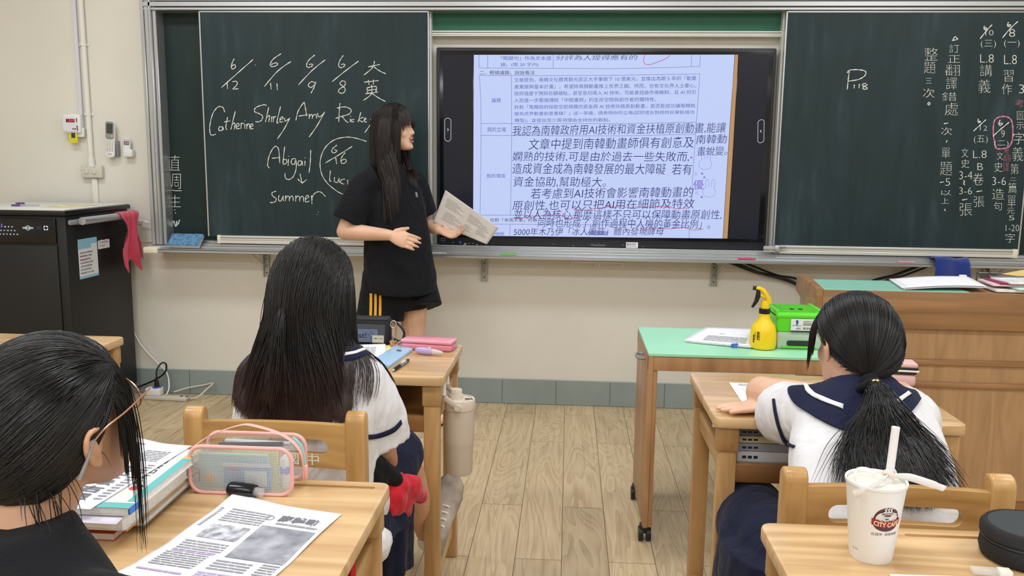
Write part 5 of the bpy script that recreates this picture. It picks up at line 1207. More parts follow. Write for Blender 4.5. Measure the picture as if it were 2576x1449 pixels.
mb = MB(); on_sheet(mb, fP, .05, .14, .62, .34, n=8); mb.build('upper_photo', plain('halftone_c', (104, 106, 112), rough=.7, var=.75, vscale=34), nw, 180)
mb = MB(); on_sheet(mb, fP, .05, .38, .64, .93, n=10); mb.build('lower_photo', plain('halftone_d', (112, 114, 120), rough=.7, var=.8, vscale=26), nw, 180)
mb = MB(); text_rows(mb, fP, .25, .06, .6, .09, 1, rnd, .6); text_rows(mb, fP, .68, .14, .92, .32, 7, rnd, .45); text_rows(mb, fP, .9, .36, .97, .9, 14, rnd, .45); mb.build('print', 'ink_grey', nw, smooth=0)
mb = MB()
for k, ch in enumerate('巡士法右思'):
    v_, f_ = glyphs(ch, .03); lo, hi = v_.min(0), v_.max(0); v0 = .40 + .105 * k
    mb.add([fP(.67 + .19 * (p[0] - lo[0]) / (hi[0] - lo[0]), v0 + .085 - .085 * (p[1] - lo[1]) / (hi[1] - lo[1])) + Vector((0, 0, .0013)) for p in v_], f_)
mb.build('headline', 'headline_grey', nw, smooth=0)

# ---- lower right desk: paper cup, black case, sheet
cp = thing('paper_cup', (.491, -3.285, ZD), 'white paper coffee cup with a straw on the lower right desk', 'cup')
cxx, cyy = .491, -3.285
prof = [(.0315, ZD), (.0325, ZD + .004), (.0445, ZD + .122), (.046, ZD + .123), (.0468, ZD + .126), (.046, ZD + .1285), (.0435, ZD + .127), (.043, ZD + .120), (0, ZD + .120)]
MB().lathe(prof, Matrix.Translation((cxx, cyy, 0)), 56).build('cup_body', plain('cup_white', (234, 232, 230), rough=.5), cp)
lidm = MB().lathe([(.0432, ZD + .1215), (.0425, ZD + .123), (.02, ZD + .1225), (0, ZD + .1225)], Matrix.Translation((cxx, cyy, 0)), 48).build('seal_film', plain('film_cream', (226, 222, 210), rough=.3), cp)
MB().tube([(cxx + .016, cyy + .004, ZD + .03), (cxx + .0245, cyy + .004, ZD + .212)], .0062, 18).build('straw', plain('straw_white', (240, 240, 242), rough=.35), cp)
def cup_pt(s, zz, lift=.0005):                                  # s: metres along the surface right of the logo centre
    r = .0325 + (.0445 - .0325) * (zz - ZD - .004) / .118 + lift; a = .15 + s / .038
    return Vector((cxx + r * math.sin(a), cyy - r * math.cos(a), zz))
zc0 = ZD + .080
def patch(mb, pts, lift): 
    P = [cup_pt(p[0], zc0 + p[1], lift) for p in pts]; c = cup_pt(sum(p[0] for p in pts) / len(pts), zc0 + sum(p[1] for p in pts) / len(pts), lift)
    mb.add(P + [c], [(i, (i + 1) % len(P), len(P)) for i in range(len(P))])
lg = MB(); patch(lg, [(.0195 * math.cos(t), -.004 + .022 * math.sin(t)) for t in [PI * i / 24 for i in range(25)]] + [(-.0195, -.008), (.0195, -.008)][:0] + [(.019 * math.cos(t), -.010 + .012 * math.sin(t)) for t in [PI + PI * i / 14 for i in range(15)]], .0006)
lgo = lg.build('logo_roundel', plain('maroon_dark', (84, 34, 42), rough=.5), cp)
mb = MB(); n = 14; top = [(-.0215 + .043 * i / n, .0015 - .0035 * (1 - (2 * i / n - 1) ** 2) + .002) for i in range(n + 1)]
P = [cup_pt(s, zc0 - .004 + z_, .0011) for s, z_ in top] + [cup_pt(s, zc0 - .0145 + z_, .0011) for s, z_ in top]
mb.add(P, [(i, i + 1, n + 2 + i, n + 1 + i) for i in range(n)]); mb.build('logo_band', plain('crimson', (150, 32, 44), rough=.5), lgo)
def cup_write(mb, t, s0, s1, z1, z0, thin, lift, arc=0.):
    v_, f_ = glyphs(t, thin); lo, hi = v_.min(0), v_.max(0)
    mb.add([cup_pt(s0 + (s1 - s0) * (p[0] - lo[0]) / (hi[0] - lo[0]), z0 + (z1 - z0) * (p[1] - lo[1]) / (hi[1] - lo[1]) - arc * (1 - (2 * (p[0] - lo[0]) / (hi[0] - lo[0]) - 1) ** 2), lift) for p in v_], f_)
mb = MB(); cup_write(mb, 'CITY CAFE', -.0185, .0185, zc0 - .0035, zc0 - .0115, .025, .0016, .003); mb.build('logo_lettering', plain('gold_cream', (246, 220, 170), rough=.5), lgo, smooth=0)
mb = MB()
def cup_line(pts, w, lift=.0011):
    P = spline([cup_pt(s, zc0 + z_, lift) for s, z_ in pts], 5)
    k = len(mb.v)
    for i, p in enumerate(P):
        t = (P[min(i + 1, len(P) - 1)] - P[max(i - 1, 0)]).normalized(); nn = (p - Vector((cxx, cyy, p.z))).normalized(); sd = nn.cross(t).normalized() * w / 2
        mb.v += [tuple(p + sd), tuple(p - sd)]
    for i in range(len(P) - 1): mb.f.append((k + 2 * i, k + 2 * i + 1, k + 2 * i + 3, k + 2 * i + 2))
cup_line([(.013 * math.cos(t), .0055 + .0045 * math.sin(t)) for t in [2 * PI * i / 14 for i in range(15)]], .0014)
cup_line([(.007 * math.cos(t), .0050 + .0022 * math.sin(t)) for t in [2 * PI * i / 14 for i in range(15)]], .0012)
for s in (-.004, 0, .004): cup_line([(s - .002, .0105), (s + .001, .0125), (s - .001, .0150), (s + .002, .0172)], .0016)
cup_line([(-.013, .004), (-.011, -.002), (-.007, -.0045)], .0013); cup_line([(.012, .002), (.010, -.002), (.0085, -.0045)], .0013); cup_line([(.013, .0065), (.0165, .008), (.017, .004), (.0125, -.001)], .0013)
for k in range(3): cup_line([(-.008 + .002 * k, -.001 - .0016 * k), (-.003, -.0022 - .0016 * k), (.002, -.0018 - .0016 * k)], .0009)
mb.build('logo_cup_drawing', 'chalk', lgo, smooth=0)
mb = MB(); cup_write(mb, '在城市  探索城事', -.021, .021, zc0 - .0245, zc0 - .0295, .0, .0006); mb.build('slogan', plain('brown_print', (96, 78, 72), rough=.6), cp, smooth=0)
mb = MB(); cup_write(mb, '7-11', -.052, -.042, ZD + .021, ZD + .018, .0, .0006); mb.build('side_print', 'ink', cp, smooth=0)
# paper carrier strap twisted round the straw
cs = thing('paper_strap', (.49, -3.285, ZD + .13), 'white paper strap twisted around the straw of the cup', 'paper strap')
mk('strap_white', plain, (240, 240, 240), rough=.6)
sx, sy, sz = cxx + .0205, cyy + .004, ZD + .134
MB().tube(spline([(sx - .004, sy - .006, sz + .001), (sx - .024, sy - .024, sz - .004), (sx - .046, sy - .036, sz - .012), (sx - .064, sy - .034, sz - .020)], 6), [.003 + .0055 * min(1, i / 8) for i in range(19)], 8, squash=.25, up=(0, -.4, 1)).build('left_tail', 'strap_white', cs)
MB().tube(spline([(sx + .004, sy - .004, sz + .001), (sx + .028, sy - .004, sz - .001), (sx + .055, sy - .006, sz - .008), (sx + .084, sy - .004, sz - .018)], 6), [.003 + .004 * min(1, i / 6) * (1 if i < 15 else .7) for i in range(19)], 8, squash=.3, up=(0, -.3, 1)).build('right_tail', 'strap_white', cs)
mb = MB(); mb.tube([(sx + .009 * math.cos(t), sy + .009 * math.sin(t), sz + .003 + .004 * math.sin(2 * t)) for t in [2 * PI * i / 20 for i in range(21)]], .0035, 8, squash=.7); mb.build('knot', plain('knot_pink', (238, 218, 210), rough=.6), cs)
MB().tube(spline([(cxx + .02 * math.cos(t) - .012, cyy + .03 * math.sin(t), ZD + .128 + .004 * math.sin(t)) for t in (.6, 1.3, 2.0, 2.7, 3.3)], 5), .0045, 8, squash=.3, up=(0, 0, 1)).build('rear_fold', 'strap_white', cs)
bk = thing('black_case', (.79, -3.27, ZD), 'black rounded zip case at the right edge of the lower right desk', 'pencil case')
mk('case_black', plain, (20, 20, 23), rough=.75, bump=.3, bscale=500)
def stad(w, d, n=14):
    return [((w / 2 - d / 2) * (1 if math.cos(t) > 0 else -1) + d / 2 * math.cos(t), d / 2 * math.sin(t)) for t in [2 * PI * (i + .5) / (n * 2) for i in range(n * 2)]]
mcase = Matrix.Translation((.775, -3.275, 0)) @ Matrix.Rotation(-.10, 4, 'Z')
def lev(k, z): return [mcase @ Vector((p[0] * k, p[1] * k, z)) for p in stad(.215, .125)]
MB().loft([lev(.90, ZD), lev(.97, ZD + .004), lev(1, ZD + .016), lev(.985, ZD + .028), lev(.95, ZD + .0305)]).build('lower_part', 'case_black', bk)
MB().loft([lev(.95, ZD + .030), lev(.97, ZD + .031), lev(.97, ZD + .0345), lev(.95, ZD + .0355)]).build('zip_band', plain('zip_dark', (36, 36, 40), rough=.5), bk)
MB().loft([lev(.96, ZD + .035), lev(1.0, ZD + .038), lev(1.0, ZD + .050), lev(.97, ZD + .0545), lev(.95, ZD + .0565), lev(.91, ZD + .057), lev(.90, ZD + .0555)]).build('upper_part', 'case_black', bk)
MB().loft([lev(.905, ZD + .0545), lev(.90, ZD + .0562), lev(.5, ZD + .0575)]).build('top_panel', plain('case_panel', (44, 50, 54), rough=.6), bk)
pz0 = mcase @ Vector((-.045, -.0628, ZD + .034)); MB().tube(spline([pz0, pz0 + Vector((-.003, -.006, -.004)), pz0 + Vector((-.005, -.007, -.022)), pz0 + Vector((-.001, -.008, -.024)), pz0 + Vector((.003, -.006, -.006)), pz0 + Vector((.004, -.001, 0))], 4), .0009, 6).build('zip_pull', 'aluminium', bk)
MB().ell(pz0 + Vector((.002, -.012, -.026)), (.006, .003, .004), None, 10).build('charm', plain('charm_cream', (226, 214, 180), rough=.4), bk)
fnW = quad_sheet((.497, -3.347), (.86, -3.338), (.88, -3.60), (.50, -3.60), ZD + .0012)
sheet('blank_sheet', fnW, 'paper', 'white sheet at the bottom edge of the lower right desk')
cr = thing('clear_eraser', (.645, -3.33, ZD), 'clear wrapped eraser lying by the black case', 'eraser')
MB().box((.647, -3.334, ZD + .006), (.045, .016, .0085), Matrix.Rotation(-.08, 4, 'Z'), .002).build('body', 'clear_plastic', cr)
MB().box((.672, -3.336, ZD + .006), (.018, .017, .009), Matrix.Rotation(-.08, 4, 'Z'), .001).build('sleeve', plain('sleeve_white', (226, 220, 206), rough=.5), cr)
# ================================================================== people
mk('skin', plain, (226, 182, 154), rough=.5, var=.03, vscale=14, sss=.12)
mk('skin_tan_shaded', plain, (206, 158, 126), rough=.5, var=.03, vscale=14, sss=.12)  # browner skin, darkened further: shade on the corner girl put into the colour
mk('lips', plain, (190, 122, 112), rough=.45); mk('teeth', plain, (236, 230, 220), rough=.3); mk('mouth_dark', plain, (70, 26, 26), rough=.6)
mk('eye_white', plain, (226, 224, 222), rough=.2); mk('eye_dark', plain, (24, 16, 14), rough=.15); mk('brow', plain, (62, 46, 40), rough=.8)
def hair_mat(name, c, tip, rough=.36):
    m, nt, b = newmat(name); b.inputs['Roughness'].default_value = rough; b.inputs['Specular IOR Level'].default_value = .55
    at = nt.nodes.new('ShaderNodeAttribute'); at.attribute_name = 'along'
    nt.links.new(ramp(nt, at.outputs['Fac'], [(0, c), (.55, c), (1, tip)]), b.inputs['Base Color'])
    MAT[name] = m
hair_mat('hair_black', (20, 19, 22), (24, 21, 22)); hair_mat('hair_brown', (34, 27, 26), (46, 34, 30)); hair_mat('hair_redtip', (22, 19, 20), (56, 34, 30))
def cloth(name, c, rough=.85, fold=.5, sheen=.2, fine=.12):
    m, nt, b = newmat(name); b.inputs['Base Color'].default_value = lin(c); b.inputs['Roughness'].default_value = rough; b.inputs['Sheen Weight'].default_value = sheen
    b.inputs['Specular IOR Level'].default_value = .25
    co = objcoord(nt, (1, 1, .55)); n = N(nt, 'ShaderNodeTexNoise'); setin(n, Scale=9., Detail=3., Distortion=1.6); nt.links.new(co, n.inputs['Vector'])
    bp = nt.nodes.new('ShaderNodeBump'); bp.inputs['Strength'].default_value = fold; bp.inputs['Distance'].default_value = .03
    nt.links.new(n.outputs[0], bp.inputs['Height'])
    n2 = N(nt, 'ShaderNodeTexNoise'); setin(n2, Scale=420., Detail=2.); co2 = objcoord(nt); nt.links.new(co2, n2.inputs['Vector'])
    b2 = nt.nodes.new('ShaderNodeBump'); b2.inputs['Strength'].default_value = fine; b2.inputs['Distance'].default_value = .004
    nt.links.new(n2.outputs[0], b2.inputs['Height']); nt.links.new(bp.outputs[0], b2.inputs['Normal']); nt.links.new(b2.outputs[0], b.inputs['Normal'])
    MAT[name] = m
cloth('tee_black', (17, 18, 24), sheen=.04); cloth('shorts_black', (15, 16, 21), sheen=.04); cloth('shirt_white', (224, 224, 229), fold=.45); cloth('navy', (22, 28, 56), fold=.3, sheen=.05)
cloth('skirt_navy', (20, 26, 50), fold=.5, sheen=.05); cloth('red_cloth', (196, 28, 46), fold=.5); cloth('tee_rib', (18, 19, 24), fold=.15, fine=.3, sheen=.05)
mk('gold_stripe', plain, (226, 166, 50), rough=.8); mk('shoe_white', plain, (232, 230, 228), rough=.6, var=.05, vscale=30); mk('shoe_grey', plain, (172, 160, 148), rough=.7, var=.14, vscale=24); mk('shoe_sole', plain, (150, 138, 124), rough=.7)
V = Vector

def limb(mb, pts, rad, n=14, sub=4):
    "tapered limb with rounded ends"
    k = len(pts); P = spline(pts, sub) if k > 2 else [V(pts[0]).lerp(V(pts[1]), i / sub) for i in range(sub + 1)]
    R = np.interp(np.linspace(0, k - 1, len(P)), range(k), rad)
    mb.tube(P, R, n); mb.ell(P[0], float(R[0]) * .99, n=n); mb.ell(P[-1], float(R[-1]) * .99, n=n)
HEADS = [(-.113, .074, .040, .020), (-.106, .086, .026, .033), (-.09, .0885, -.002, .044), (-.07, .085, -.032, .053), (-.05, .0865, -.060, .059), (-.03, .0855, -.080, .064), (-.01, .0825, -.091, .068),
         (.008, .079, -.096, .0700), (.03, .0855, -.097, .0715), (.05, .0835, -.094, .0700), (.07, .072, -.083, .0640), (.086, .055, -.067, .0535), (.097, .034, -.044, .037), (.103, .012, -.020, .018)]
def head_frame(c, yaw, pitch=0., roll=0., s=1.):
    "yaw: 0 looks along +y, positive turns towards +x; pitch up positive; roll leans to the right"
    return Matrix.Translation(c) @ Matrix.Rotation(-yaw, 4, 'Z') @ Matrix.Rotation(pitch, 4, 'X') @ Matrix.Rotation(roll, 4, 'Y') @ Matrix.Scale(s, 4)
def head_volume(mb, M, ears=(1, -1), nose=True):
    n = 28; rings = []
    for z, f, b, w in HEADS:
        cy, d = (f + b) / 2, (f - b) / 2; ring = []
        for j in range(n):
            t = 2 * PI * j / n; c, s = math.cos(t), math.sin(t); e = 2 / (2.2 if z < .04 else 2.0)
            ring.append(M @ V((w * math.copysign(abs(c) ** e, c), cy + d * math.copysign(abs(s) ** e, s), z)))
        rings.append(ring)
    mb.loft(rings)
    if nose:
        mb.tube([M @ V(p) for p in ((0, .075, .012), (0, .082, -.004), (0, .0905, -.020), (0, .0970, -.030), (0, .086, -.039))], [.006, .007, .008, .0088, .0075], 12)
        for s in (-1, 1):
            mb.ell(M @ V((s * .0105, .0895, -.0345)), (.0075, .009, .0065), M.to_3x3().normalized(), 10)
            mb.ell(M @ V((s * .034, .0585, -.034)), (.024, .018, .026), M.to_3x3().normalized(), 12)
        mb.ell(M @ V((0, .080, -.098)), (.018, .014, .013), M.to_3x3().normalized(), 12)
    for s in ears: ear_volume(mb, M, s)
def ear_volume(mb, M, s):
    B = lambda x, y, z: M @ V((s * (.0715 + x * .9), -.012 + y * .9, -.014 + z * .88))
    helix = [B(.004, .012, -.002), B(.008, .015, .014), B(.013, .008, .029), B(.018, -.008, .033), B(.020, -.019, .022), B(.019, -.021, .005), B(.013, -.013, -.014), B(.008, -.002, -.026), B(.004, .008, -.024)]
    mb.tube(spline(helix, 4), .0042, 8)
    mb.tube([B(.003, .004, -.02), B(.007, -.003, 0), B(.009, -.006, .018)], [.007, .0105, .009], 10, squash=1.0)
    mb.ell(B(.006, .003, -.024), (.005, .008, .008), None, 10)
    mb.tube(spline([B(.012, -.004, .022), B(.016, -.010, .010), B(.013, -.007, -.006)], 3), .0036, 6)
    mb.ell(B(.006, .011, -.004), (.004, .0045, .007), None, 8)
def hand_volume(mb, wrist, D, Nn, side, curl=(.3, .3, .35, .4), spread=.06, thumb=(.62, .72, -.12), s=1., splay=0.):
    "palm with four jointed fingers and a thumb; Nn points out of the back of the hand"
    W_, D, Nn = V(wrist), V(D).normalized(), V(Nn); Nn = (Nn - D * Nn.dot(D)).normalized(); S = D.cross(Nn) * side
    rings = []
    for t, w, h in ((-.01, .022, .018), (.012, .026, .0165), (.045, .036, .0145), (.075, .040, .012), (.088, .038, .009)):
        c = W_ + D * t * s; rings.append([c + S * w * s * math.cos(a) + Nn * h * s * math.sin(a) for a in [2 * PI * i / 16 for i in range(16)]])
    mb.loft(rings)
    for i, (off, L) in enumerate(((.029, .068), (.0100, .076), (-.0095, .071), (-.0275, .056))):
        p = W_ + (D * .080 + S * off - Nn * .001) * s; d = (D + S * (off * 8 * spread + splay)).normalized(); P = [p]; a = curl[i]
        for k, fr in enumerate((.44, .31, .25)):
            ca, sa = math.cos(a), math.sin(a); d = (d * ca - Nn * sa).normalized() if k == 0 else (d * math.cos(a) + (d.cross(S * side)) * -math.sin(a) * -1 * 1).normalized() if False else d
            if k > 0:
                q = Quaternion(ax, a); d = q @ d
            else:
                ax = V(d).cross(-Nn) if abs(V(d).dot(Nn)) < .99 else S; ax = (D.cross(-Nn)).normalized()
            P.append(P[-1] + d * L * fr * s)
        mb.tube([P[0], P[0].lerp(P[1], .5), P[1], P[1].lerp(P[2], .5), P[2], P[3]], [r * s for r in (.0088, .0082, .0084, .0075, .0074, .0058)], 10)
        mb.ell(P[3], .0058 * s, n=8)
    p = W_ + (D * .022 + S * .024) * s; d = (D * thumb[0] + S * thumb[1] + Nn * thumb[2]).normalized(); m = p + d * .036 * s; e = m + (d + D * .45).normalized() * .030 * s
    mb.tube([p, p.lerp(m, .6), m, e], [r * s for r in (.0135, .0115, .0098, .0072)], 10); mb.ell(e, .0072 * s, n=8)
def remesh(o, vox, it=4, fac=.5, disp=0., dscale=.08, keep=True):
    m = o.modifiers.new('remesh', 'REMESH'); m.mode = 'VOXEL'; m.voxel_size = vox; m.use_smooth_shade = True
    s = o.modifiers.new('smooth', 'SMOOTH'); s.factor = fac; s.iterations = it
    if disp:
        tx = bpy.data.textures.new('folds', 'CLOUDS'); tx.noise_scale = dscale; tx.noise_depth = 2
        d = o.modifiers.new('folds', 'DISPLACE'); d.texture = tx; d.strength = disp; d.texture_coords = 'LOCAL'; d.mid_level = .5
        s2 = o.modifiers.new('smooth_folds', 'SMOOTH'); s2.factor = .5; s2.iterations = 2
    # bake the modifiers so that the surface can also be measured
    bpy.context.view_layer.update()
    me = bpy.data.meshes.new_from_object(o.evaluated_get(bpy.context.evaluated_depsgraph_get()))
    mat = o.data.materials[0]; o.modifiers.clear(); old = o.data; nm = old.name; o.data = me; bpy.data.meshes.remove(old); me.name = nm
    me.materials.clear(); me.materials.append(mat)
    for p in me.polygons: p.use_smooth = True
    return o
def bvh_of(o):
    mw = basis(o); return BVHTree.FromPolygons([mw @ v.co for v in o.data.vertices], [list(p.vertices) for p in o.data.polygons])
def hit(bvh, px, py, lift=.003):
    "where a sight line meets a surface, a little off it"
    d = (_fw + CR * ((px - W / 2) / F) - CU * ((py - H / 2) / F)).normalized()
    p, n, i, ds = bvh.ray_cast(CAMLOC, d)
    if p is None: return None
    if n.dot(d) > 0: n = -n
    return p + n * lift
def drape(name, bvh, rows, mat, parent, thick=.002, lift=.003, n=14, sub=5):
    "cloth strip laid on a surface; rows of control points are splined and filled, then thickened"
    R = []
    for r in rows:
        q = [V((p[0], p[1], 0)) for p in r]; q = spline(q, sub) if len(q) > 2 else [q[0].lerp(q[1], i / sub) for i in range(sub + 1)]
        R.append(q)
    m = len(R[0]); cols = []
    for j in range(m):
        c = [r[min(j, len(r) - 1)] for r in R]; cols.append(spline(c, n) if len(c) > 2 else [c[0].lerp(c[1], i / n) for i in range(n + 1)])
    mb = MB(); nv = len(cols[0]); pts = []
    G = [[hit(bvh, cols[j][i].x, cols[j][i].y, lift) for i in range(nv)] for j in range(m)]
    for j in range(m):                                          # a miss, or a jump to something behind, follows its neighbour
        good = [i for i in range(nv) if G[j][i] is not None]
        for i in range(nv):
            if G[j][i] is None and good: G[j][i] = G[j][min(good, key=lambda q: abs(q - i))].copy()
    for j in range(m):
        if G[j][0] is None:
            k = min([q for q in range(m) if G[q][0] is not None], key=lambda q: abs(q - j)); G[j] = [p.copy() for p in G[k]]
        pts += G[j]
    fs = [(j * nv + i, j * nv + i + 1, (j + 1) * nv + i + 1, (j + 1) * nv + i) for j in range(m - 1) for i in range(nv - 1)]
    mb.add(pts, fs); o = mb.build(name, mat, parent, 180)
    s = o.modifiers.new('thickness', 'SOLIDIFY'); s.thickness = thick; s.offset = 0
    return o

# ---- hair: simulated locks built as fine tapered strands
def hairline(u):
    y = u[:, 1]; return np.interp(y, [-1, -.45, 0., .35, .62, 1], [-.62, -.60, -.12, .18, .50, .60])
def scalp_dirs(n, rng, extra=None):
    out = np.zeros((0, 3))
    while len(out) < n:
        u = rng.normal(size=(n * 3, 3)); u /= np.linalg.norm(u, axis=1)[:, None]
        k = u[:, 2] > hairline(u)
        if extra is not None: k &= extra(u)
        out = np.vstack([out, u[k]])
    return out[:n]
SR = np.array((.0815, .1055, .1035)); SO = np.array((0, -.006, .010))
def to_world(M, P):
    A = np.array(M); return P @ A[:3, :3].T + A[:3, 3]
CLEAR = [None]                                                  # optional height of each lock above the clothes
def collide(P, cols):
    for col in cols:
        if isinstance(col, BVHTree):                            # clothes: stay just above the measured surface
            for i in range(len(P)):
                q = V(P[i]); loc, nn, _, ds = col.find_nearest(q, .06)
                c_ = .005 if CLEAR[0] is None else CLEAR[0][i]
                if loc is not None and (q - loc).dot(nn) < c_: P[i] = loc + nn * c_
            continue
        c, r, R = col
        q = (P - c) @ R / r; l = np.linalg.norm(q, axis=-1); k = l < 1
        if k.any(): P[k] = c + (q[k] / np.maximum(l[k], 1e-6)[:, None] * r) @ R.T
    return P
def simulate(root, d, L, cols, rng, S=24, grav=.10, noise=.02, force=None):
    P = np.zeros((len(root), S, 3)); P[:, 0] = root; p = root.copy(); d = d.copy(); st = (L / (S - 1))[:, None]
    for s in range(1, S):
        g = np.zeros_like(d); g[:, 2] = -1
        if force is not None: g = g + force(p, s / S)
        d = d + grav * g + rng.normal(size=d.shape) * noise; d /= np.linalg.norm(d, axis=1)[:, None]
        q = collide(p + d * st, cols); v = q - p; l = np.linalg.norm(v, axis=1)[:, None]; v = np.where(l > 1e-9, v / np.maximum(l, 1e-9), d)
        q = p + v * st; q = collide(q, cols); d = v * .85 + d * .15; d /= np.linalg.norm(d, axis=1)[:, None]; p = q; P[:, s] = p
    return P
def clump(P, K, rng, power=.75, pull=.8):
    n, S = P.shape[:2]; lead = rng.choice(n, K, replace=False); mid = P[:, S // 2]
    idx = np.array([lead[np.argmin(((mid[lead] - m) ** 2).sum(1))] for m in mid])
    t = (np.linspace(0, 1, S) ** power * pull)[None, :, None]; return P * (1 - t) + P[idx] * t + (P - P[idx]) * t * .12
def strands(name, Ps, r0, mat, parent, tip=.25, along0=0., shell=None):
    "all the strands of one head of hair as one mesh"
    V_, F_, A_ = [], [], []; base = 0
    for P in Ps:
        n, S = P.shape[:2]; T = np.gradient(P, axis=1); T /= np.maximum(np.linalg.norm(T, axis=2, keepdims=True), 1e-9)
        ref = np.zeros_like(T); ref[..., 0] = .31; ref[..., 1] = .83; ref[..., 2] = .46
        a = np.cross(T, ref); a /= np.maximum(np.linalg.norm(a, axis=2, keepdims=True), 1e-9); b = np.cross(T, a)
        t = np.linspace(0, 1, S); rr = r0 * (1 - (1 - tip) * np.clip((t - .55) / .45, 0, 1) ** 1.5) * np.clip(.5 + t * 6, 0, 1)
        ring = np.stack([P + (a * math.cos(w) + b * math.sin(w)) * rr[None, :, None] for w in (0, 2.094, 4.189)], axis=2)   # n,S,3,3
        V_.append(ring.reshape(-1, 3)); A_.append(np.repeat(np.tile(t, n), 3))
        i = np.arange(n)[:, None, None] * S * 3 + np.arange(S - 1)[None, :, None] * 3 + base; k = np.arange(3)[None, None, :]; k2 = (k + 1) % 3
        F_.append(np.stack([i + k, i + k2, i + 3 + k2, i + 3 + k], axis=-1).reshape(-1, 4)); base += n * S * 3
    if shell is not None:
        sv, sf = shell; V_.append(sv); A_.append(np.zeros(len(sv))); F_.append(sf + base)
    v = np.vstack(V_); f = np.vstack(F_); al = np.concatenate(A_)
    A = np.array(basis(parent).inverted()); v = v @ A[:3, :3].T + A[:3, 3]
    me = bpy.data.meshes.new(name); me.vertices.add(len(v)); me.vertices.foreach_set('co', v.astype(np.float32).ravel())
    me.loops.add(f.size); me.loops.foreach_set('vertex_index', f.astype(np.int32).ravel()); me.polygons.add(len(f))
    me.polygons.foreach_set('loop_start', np.arange(0, f.size, 4, dtype=np.int32)); me.update(calc_edges=True)
    me.polygons.foreach_set('use_smooth', np.ones(len(f), dtype=bool))
    at = me.attributes.new('along', 'FLOAT', 'POINT'); at.data.foreach_set('value', al.astype(np.float32))
    o = bpy.data.objects.new(name, me); COL.objects.link(o); o.parent = parent; me.materials.append(MAT[mat]); return o
def cap_shell(M, k=.995, low=0.):
    "thin under-layer over the scalp below the strands"
    nu, nv = 40, 24; P = []; 
    for j in range(nv + 1):
        for i in range(nu):
            th = PI * j / nv; ph = 2 * PI * i / nu; P.append((math.sin(th) * math.cos(ph), math.sin(th) * math.sin(ph), math.cos(th)))
    P = np.array(P); ok = P[:, 2] > hairline(P) + low; f = []
    for j in range(nv):
        for i in range(nu):
            q = (j * nu + i, j * nu + (i + 1) % nu, (j + 1) * nu + (i + 1) % nu, (j + 1) * nu + i)
            if all(ok[x] for x in q): f.append(q)
    return to_world(M, P * SR * k + SO), np.array(f)
def ell_col(c, r, R=None): return (np.array(c, float), np.array(r, float), np.eye(3) if R is None else np.array(R))
def head_col(M, k=1.0):
    R = np.array(M.to_3x3().normalized()); c = to_world(M, SO[None])[0]; return (c, SR * k * M.to_scale()[0], R)
def torso_rings(mb, secs, yaw, n=30, e=2.4):
    "secs: (x, y, z, half width, half depth[, tilt])"
    l = V((math.cos(yaw), math.sin(yaw), 0)); f = V((-math.sin(yaw), math.cos(yaw), 0)); rings = []
    for q in secs:
        c = V(q[:3]); tl = q[5] if len(q) > 5 else 0.; ff = f * math.cos(tl) + V((0, 0, 1)) * math.sin(tl); ring = []
        for j in range(n):
            t = 2 * PI * j / n; cc, ss = math.cos(t), math.sin(t)
            ring.append(c + l * q[3] * math.copysign(abs(cc) ** (2 / e), cc) + ff * q[4] * math.copysign(abs(ss) ** (2 / e), ss))
        rings.append(ring)
    mb.loft(rings)
def sleeve(mb, pts, rad, n=18):
    "cloth tube that turns in at the hem"
    P = spline(pts, 4); R = list(np.interp(np.linspace(0, len(pts) - 1, len(P)), range(len(pts)), rad)); d = (P[-1] - P[-2]).normalized()
    P += [P[-1] - d * .004, P[-1] - d * .03]; R += [R[-1] - .007, R[-1] - .012]
    mb.tube(P, R, n)
def shoe(root, heel, toe, up, mat, sole, s=1., laces=True):
    h, t, u = V(heel), V(toe), V(up); d = (t - h).normalized(); u = (u - d * u.dot(d)).normalized(); sd = d.cross(u); L = (t - h).length
    M = Matrix((sd, d, u)).transposed().to_4x4(); M.translation = h
    secs = [(-.0, .024, .050), (.02, .031, .066), (.06, .032, .074), (.10, .034, .064), (.14, .040, .054), (.18, .044, .044), (.22, .038, .034), (.245, .018, .024)]
    k = L / .245; rings = []
    for y, w, hh in secs:
        rings.append([M @ V((w * math.cos(a), y * k, .012 + hh * (.5 + .5 * math.sin(a)))) for a in [2 * PI * i / 18 for i in range(18)]])
    mb = MB().loft(rings); o = mb.build('shoe', mat, root, 180)
    out = [(w * 1.1, y * k) for y, w, _ in secs]; out = [(-.0, -.008)] + out + [(0, .255 * k)] + [(-a, b) for a, b in out[::-1]]
    MB().prism(out, .020, M, .004).build('sole', sole, o)
    if laces:
        mb = MB()
        for y in (.085, .105, .125, .145): mb.tube([M @ V((-.022, y * k, .012 + .052 - (y - .085) * .2)), M @ V((0, y * k + .004, .012 + .072 - (y - .085) * .25)), M @ V((.022, y * k, .012 + .052 - (y - .085) * .2))], .0032, 6)
        mb.build('laces', 'shoe_white', o)
    return o

